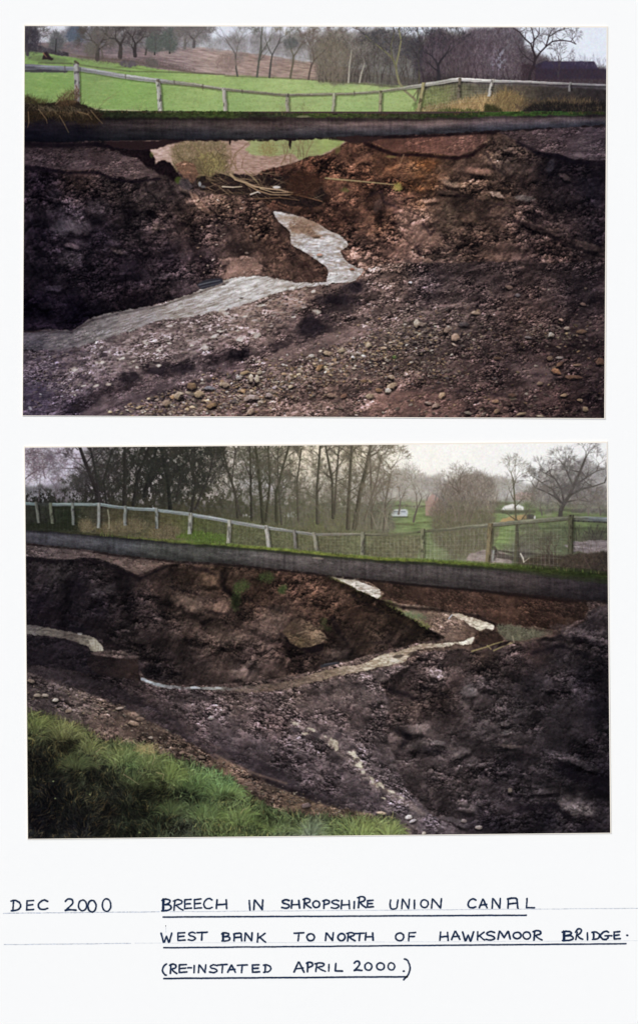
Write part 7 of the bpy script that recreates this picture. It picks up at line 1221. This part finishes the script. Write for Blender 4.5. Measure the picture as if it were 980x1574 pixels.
words = [('DEC', [('D', 17.5, 1384, 32, 1400), ('E', 40.5, 1384, 52, 1399), ('C', 59, 1383.5, 73.5, 1398)]), ('2000', [('2', 100, 1382, 117, 1399.5), ('0', 120.5, 1383.5, 134, 1400), ('0', 135, 1384, 148.5, 1402), ('0', 157, 1381.5, 171, 1401)]),
 ('BREECH', [('B', 249, 1382, 263.5, 1400), ('R', 266.5, 1383, 281.5, 1399), ('E', 283, 1382.5, 294, 1397), ('E', 298, 1382, 309.5, 1396.5), ('C', 313, 1381, 326, 1396.5), ('H', 332.5, 1383, 348.5, 1396.5)]), ('IN', [('i', 381.5, 1384.5, 385.5, 1399), ('N', 390, 1383.5, 405, 1398)]),
 ('SHROPSHIRE', [('S', 433, 1383, 445, 1396), ('H', 447.5, 1384, 460, 1396), ('R', 466, 1381, 477.5, 1395.5), ('O', 480.5, 1384.5, 491, 1395), ('P', 496, 1383.5, 506, 1396), ('S', 509, 1383.5, 521, 1396), ('H', 524, 1384, 537, 1396.5), ('I', 542.5, 1386, 545.5, 1396), ('R', 549.5, 1378, 562, 1395), ('E', 563.5, 1384, 573.5, 1394.5)]),
 ('UNION', [('U', 599, 1383.5, 611, 1397.5), ('N', 617, 1382, 629.5, 1396.5), ('I', 635.5, 1383.5, 637.5, 1396.5), ('O', 646, 1382.5, 657.5, 1395), ('N', 662.5, 1381.5, 679, 1396)]), ('CANAL', [('C', 718.5, 1381.5, 730.5, 1395.5), ('A', 736, 1382.5, 748, 1395.5), ('N', 755.5, 1381, 769.5, 1396), ('a', 779.5, 1380.5, 795, 1396), ('L', 808, 1381.5, 820.5, 1396)]),
 ('WEST', [('W', 248, 1434.5, 264, 1448.5), ('E', 272.5, 1433.5, 284.5, 1446), ('S', 289.5, 1433, 300.5, 1445.5), ('T', 303.5, 1433, 318.5, 1445)]), ('BANK', [('B', 341, 1434, 353.5, 1446.5), ('a', 359.5, 1434.5, 371.5, 1446), ('N', 376, 1434, 388.5, 1446), ('K', 395.5, 1434.5, 408, 1448)]),
 ('TO', [('T', 452, 1434, 466.5, 1446), ('O', 471.5, 1435, 483, 1446)]), ('NORTH', [('N', 500, 1434, 513, 1445.5), ('O', 519, 1434.5, 530, 1446), ('R', 533, 1433.5, 545.5, 1446), ('T', 546, 1434.5, 559.5, 1445.5), ('H', 561, 1434, 573, 1445)]), ('OF', [('O', 607.5, 1433.5, 620, 1446), ('F', 626.5, 1433.5, 638, 1446)]),
 ('HAWKSMOOR', [('H', 675.5, 1433, 688, 1445.5), ('A', 693.5, 1431.5, 706, 1444), ('W', 710.5, 1432.5, 727, 1446.5), ('K', 733, 1432.5, 744, 1445), ('S', 746.5, 1432, 760, 1445), ('M', 764.5, 1431.5, 783.5, 1443.5), ('O', 788, 1432.5, 800, 1443), ('O', 803, 1432, 814.5, 1443.5), ('R', 818.5, 1430.5, 832, 1445)]),
 ('BRIDGE', [('B', 863.5, 1431.5, 880, 1446), ('r', 883, 1428, 894.5, 1444), ('i', 901, 1434, 903, 1444.5), ('D', 909, 1432.5, 920.5, 1444), ('G', 922, 1431.5, 939, 1444), ('E', 942, 1432, 952, 1443.5), ('.', 961.5, 1436.5, 965, 1439)]),
 ('(RE-INSTATED', [('(', 250, 1481.5, 256, 1499), ('R', 261, 1482, 272, 1496.5), ('E', 274.5, 1482.5, 287, 1495), ('-', 288.5, 1486.5, 294, 1489), ('I', 297.5, 1484, 299.5, 1495), ('N', 305, 1483, 317, 1495), ('S', 322.5, 1483, 334, 1495), ('T', 335.5, 1482.5, 349, 1495), ('A', 350, 1483.5, 362, 1494.5), ('T', 365, 1483, 380, 1494.5), ('E', 387, 1483, 398.5, 1494.5), ('D', 405, 1483, 416, 1494.5)]),
 ('APRIL', [('A', 452, 1479, 467, 1494), ('P', 471, 1479, 480.5, 1493.5), ('R', 484, 1480, 499.5, 1493), ('I', 504.5, 1482.5, 506, 1492.5), ('L', 514.5, 1481, 526, 1493)]), ('2000.)', [('2', 543.5, 1477.5, 555.5, 1492), ('0', 560, 1480, 571.5, 1491.5), ('0', 578, 1480, 590.5, 1491), ('0', 595.5, 1480, 606.5, 1491), ('.', 618.5, 1491.5, 621.5, 1494), (')', 620, 1474, 630, 1506)])]
INK = np.array([26, 42, 70]) / 255.
def ink(name, strokes, width, label=None, col=INK, z=.00002, q=2.6, dens=1.0, seed=1, jit=.25):
    """ink line work: cells of a fine grid the pen covered; strokes = lists of points in scan pixels"""
    r = random.Random(seed); xs = [p[0] for s in strokes for p in s]; ys = [p[1] for s in strokes for p in s]
    x0, x1, y0, y1 = min(xs) - 3, max(xs) + 3, min(ys) - 3, max(ys) + 3
    W = int((x1 - x0) * q); H = int((y1 - y0) * q); vx, vy = np.meshgrid(x0 + np.arange(W + 1) / q, y0 + np.arange(H + 1) / q)
    mx = vx[:-1, :-1] + .5 / q; my = vy[:-1, :-1] + .5 / q; wob = (vn(mx / 2.2, my / 2.2, seed) - .5) * jit * 2; D = np.full(mx.shape, 9.)
    for s in strokes:
        w = width * r.uniform(.92, 1.1)
        for k in range(len(s) - 1):
            (ax, ay), (bx, by) = s[k], s[k + 1]; i0 = max(0, int((min(ax, bx) - 3 - x0) * q)); i1 = int((max(ax, bx) + 3 - x0) * q) + 1; j0 = max(0, int((min(ay, by) - 3 - y0) * q)); j1 = int((max(ay, by) + 3 - y0) * q) + 1
            X = mx[j0:j1, i0:i1]; Y = my[j0:j1, i0:i1]; dx = bx - ax; dy = by - ay; t = np.clip(((X - ax) * dx + (Y - ay) * dy) / (dx * dx + dy * dy + 1e-9), 0, 1)
            D[j0:j1, i0:i1] = np.minimum(D[j0:j1, i0:i1], np.hypot(X - ax - t * dx, Y - ay - t * dy) - w / 2)
    cov = np.clip(.5 - (D + wob) / .9, 0, 1) * dens
    tone = (.82 + .36 * vn(mx / 2.6, my / 2.6, seed + 3))[..., None]; paper = np.array([.975, .98, .985])
    rgb = paper * (1 - cov[..., None]) + np.clip(col * tone, 0, 1) * cov[..., None]
    o = cells(name, vx, vy, z, cov > .05, rgb, M_ink, page)
    if label: o['label'] = label
    return o
for wi, (w, letters) in enumerate(words):
    r = random.Random(wi); st = []
    for ch, x0, y0, x1, y1 in letters:
        sh = r.uniform(-.3, .3)
        for s in G[ch]: st.append([(x0 + (x1 - x0) * u + (.5 - v) * sh + r.uniform(-.18, .18), y0 + (y1 - y0) * v + r.uniform(-.18, .18)) for u, v in s])
        if ch == 'B': st.append([(x0 + (x1 - x0) * .12, y0), (x0 + (x1 - x0) * .1, y1)])
    ink('handwritten_word', st, 2.75, 'the word %s in dark blue ink' % w, seed=wi * 5 + 3)
def wav(a, b, amp, seed, step=14):
    r = random.Random(seed); n = max(2, int(abs(b[0] - a[0]) / step)); return [(a[0] + (b[0] - a[0]) * i / n, a[1] + (b[1] - a[1]) * i / n + r.uniform(-amp, amp)) for i in range(n + 1)]
for i, (a, b) in enumerate((((251, 1409.6), (808, 1406.8)), ((252, 1456.8), (961, 1450.6)), ((252, 1504), (625, 1501.4)))):
    ink('underline', [wav(a, b, .18, i)], 2.5, ['ink line under the first caption line', 'longest ink line, under the second caption line', 'ink line under the bracketed date'][i], seed=50 + i, jit=.16)
FAINT = np.array([150, 160, 182]) / 255.
for i, (a, b, dn) in enumerate((((5.5, 1403.8), (245, 1401.6), .8), ((262, 1401.4), (985, 1396.2), .5), ((7, 1452), (201, 1450), .62), ((208, 1449.8), (985, 1446), .24))):
    ink('ruled_line', [wav(a, b, .25, 70 + i)], 1.1, None, FAINT, .00001, 2.0, dn, 60 + i, .3)
ink('pen_tick', [[(255, 1423), (255.2, 1433)]], .8, None, FAINT, .00001, 2.6, .45, 9)
ink('pen_tick', [[(254.8, 1422.6), (255, 1423.4)]], 1, None, INK, .00001, 2.6, .7, 9)
ink('pen_tick', [[(279, 1647 - 360), (280, 1647.4 - 360)]], .6, None, FAINT, .00001, 2.6, .0 + .3, 9) if False else None
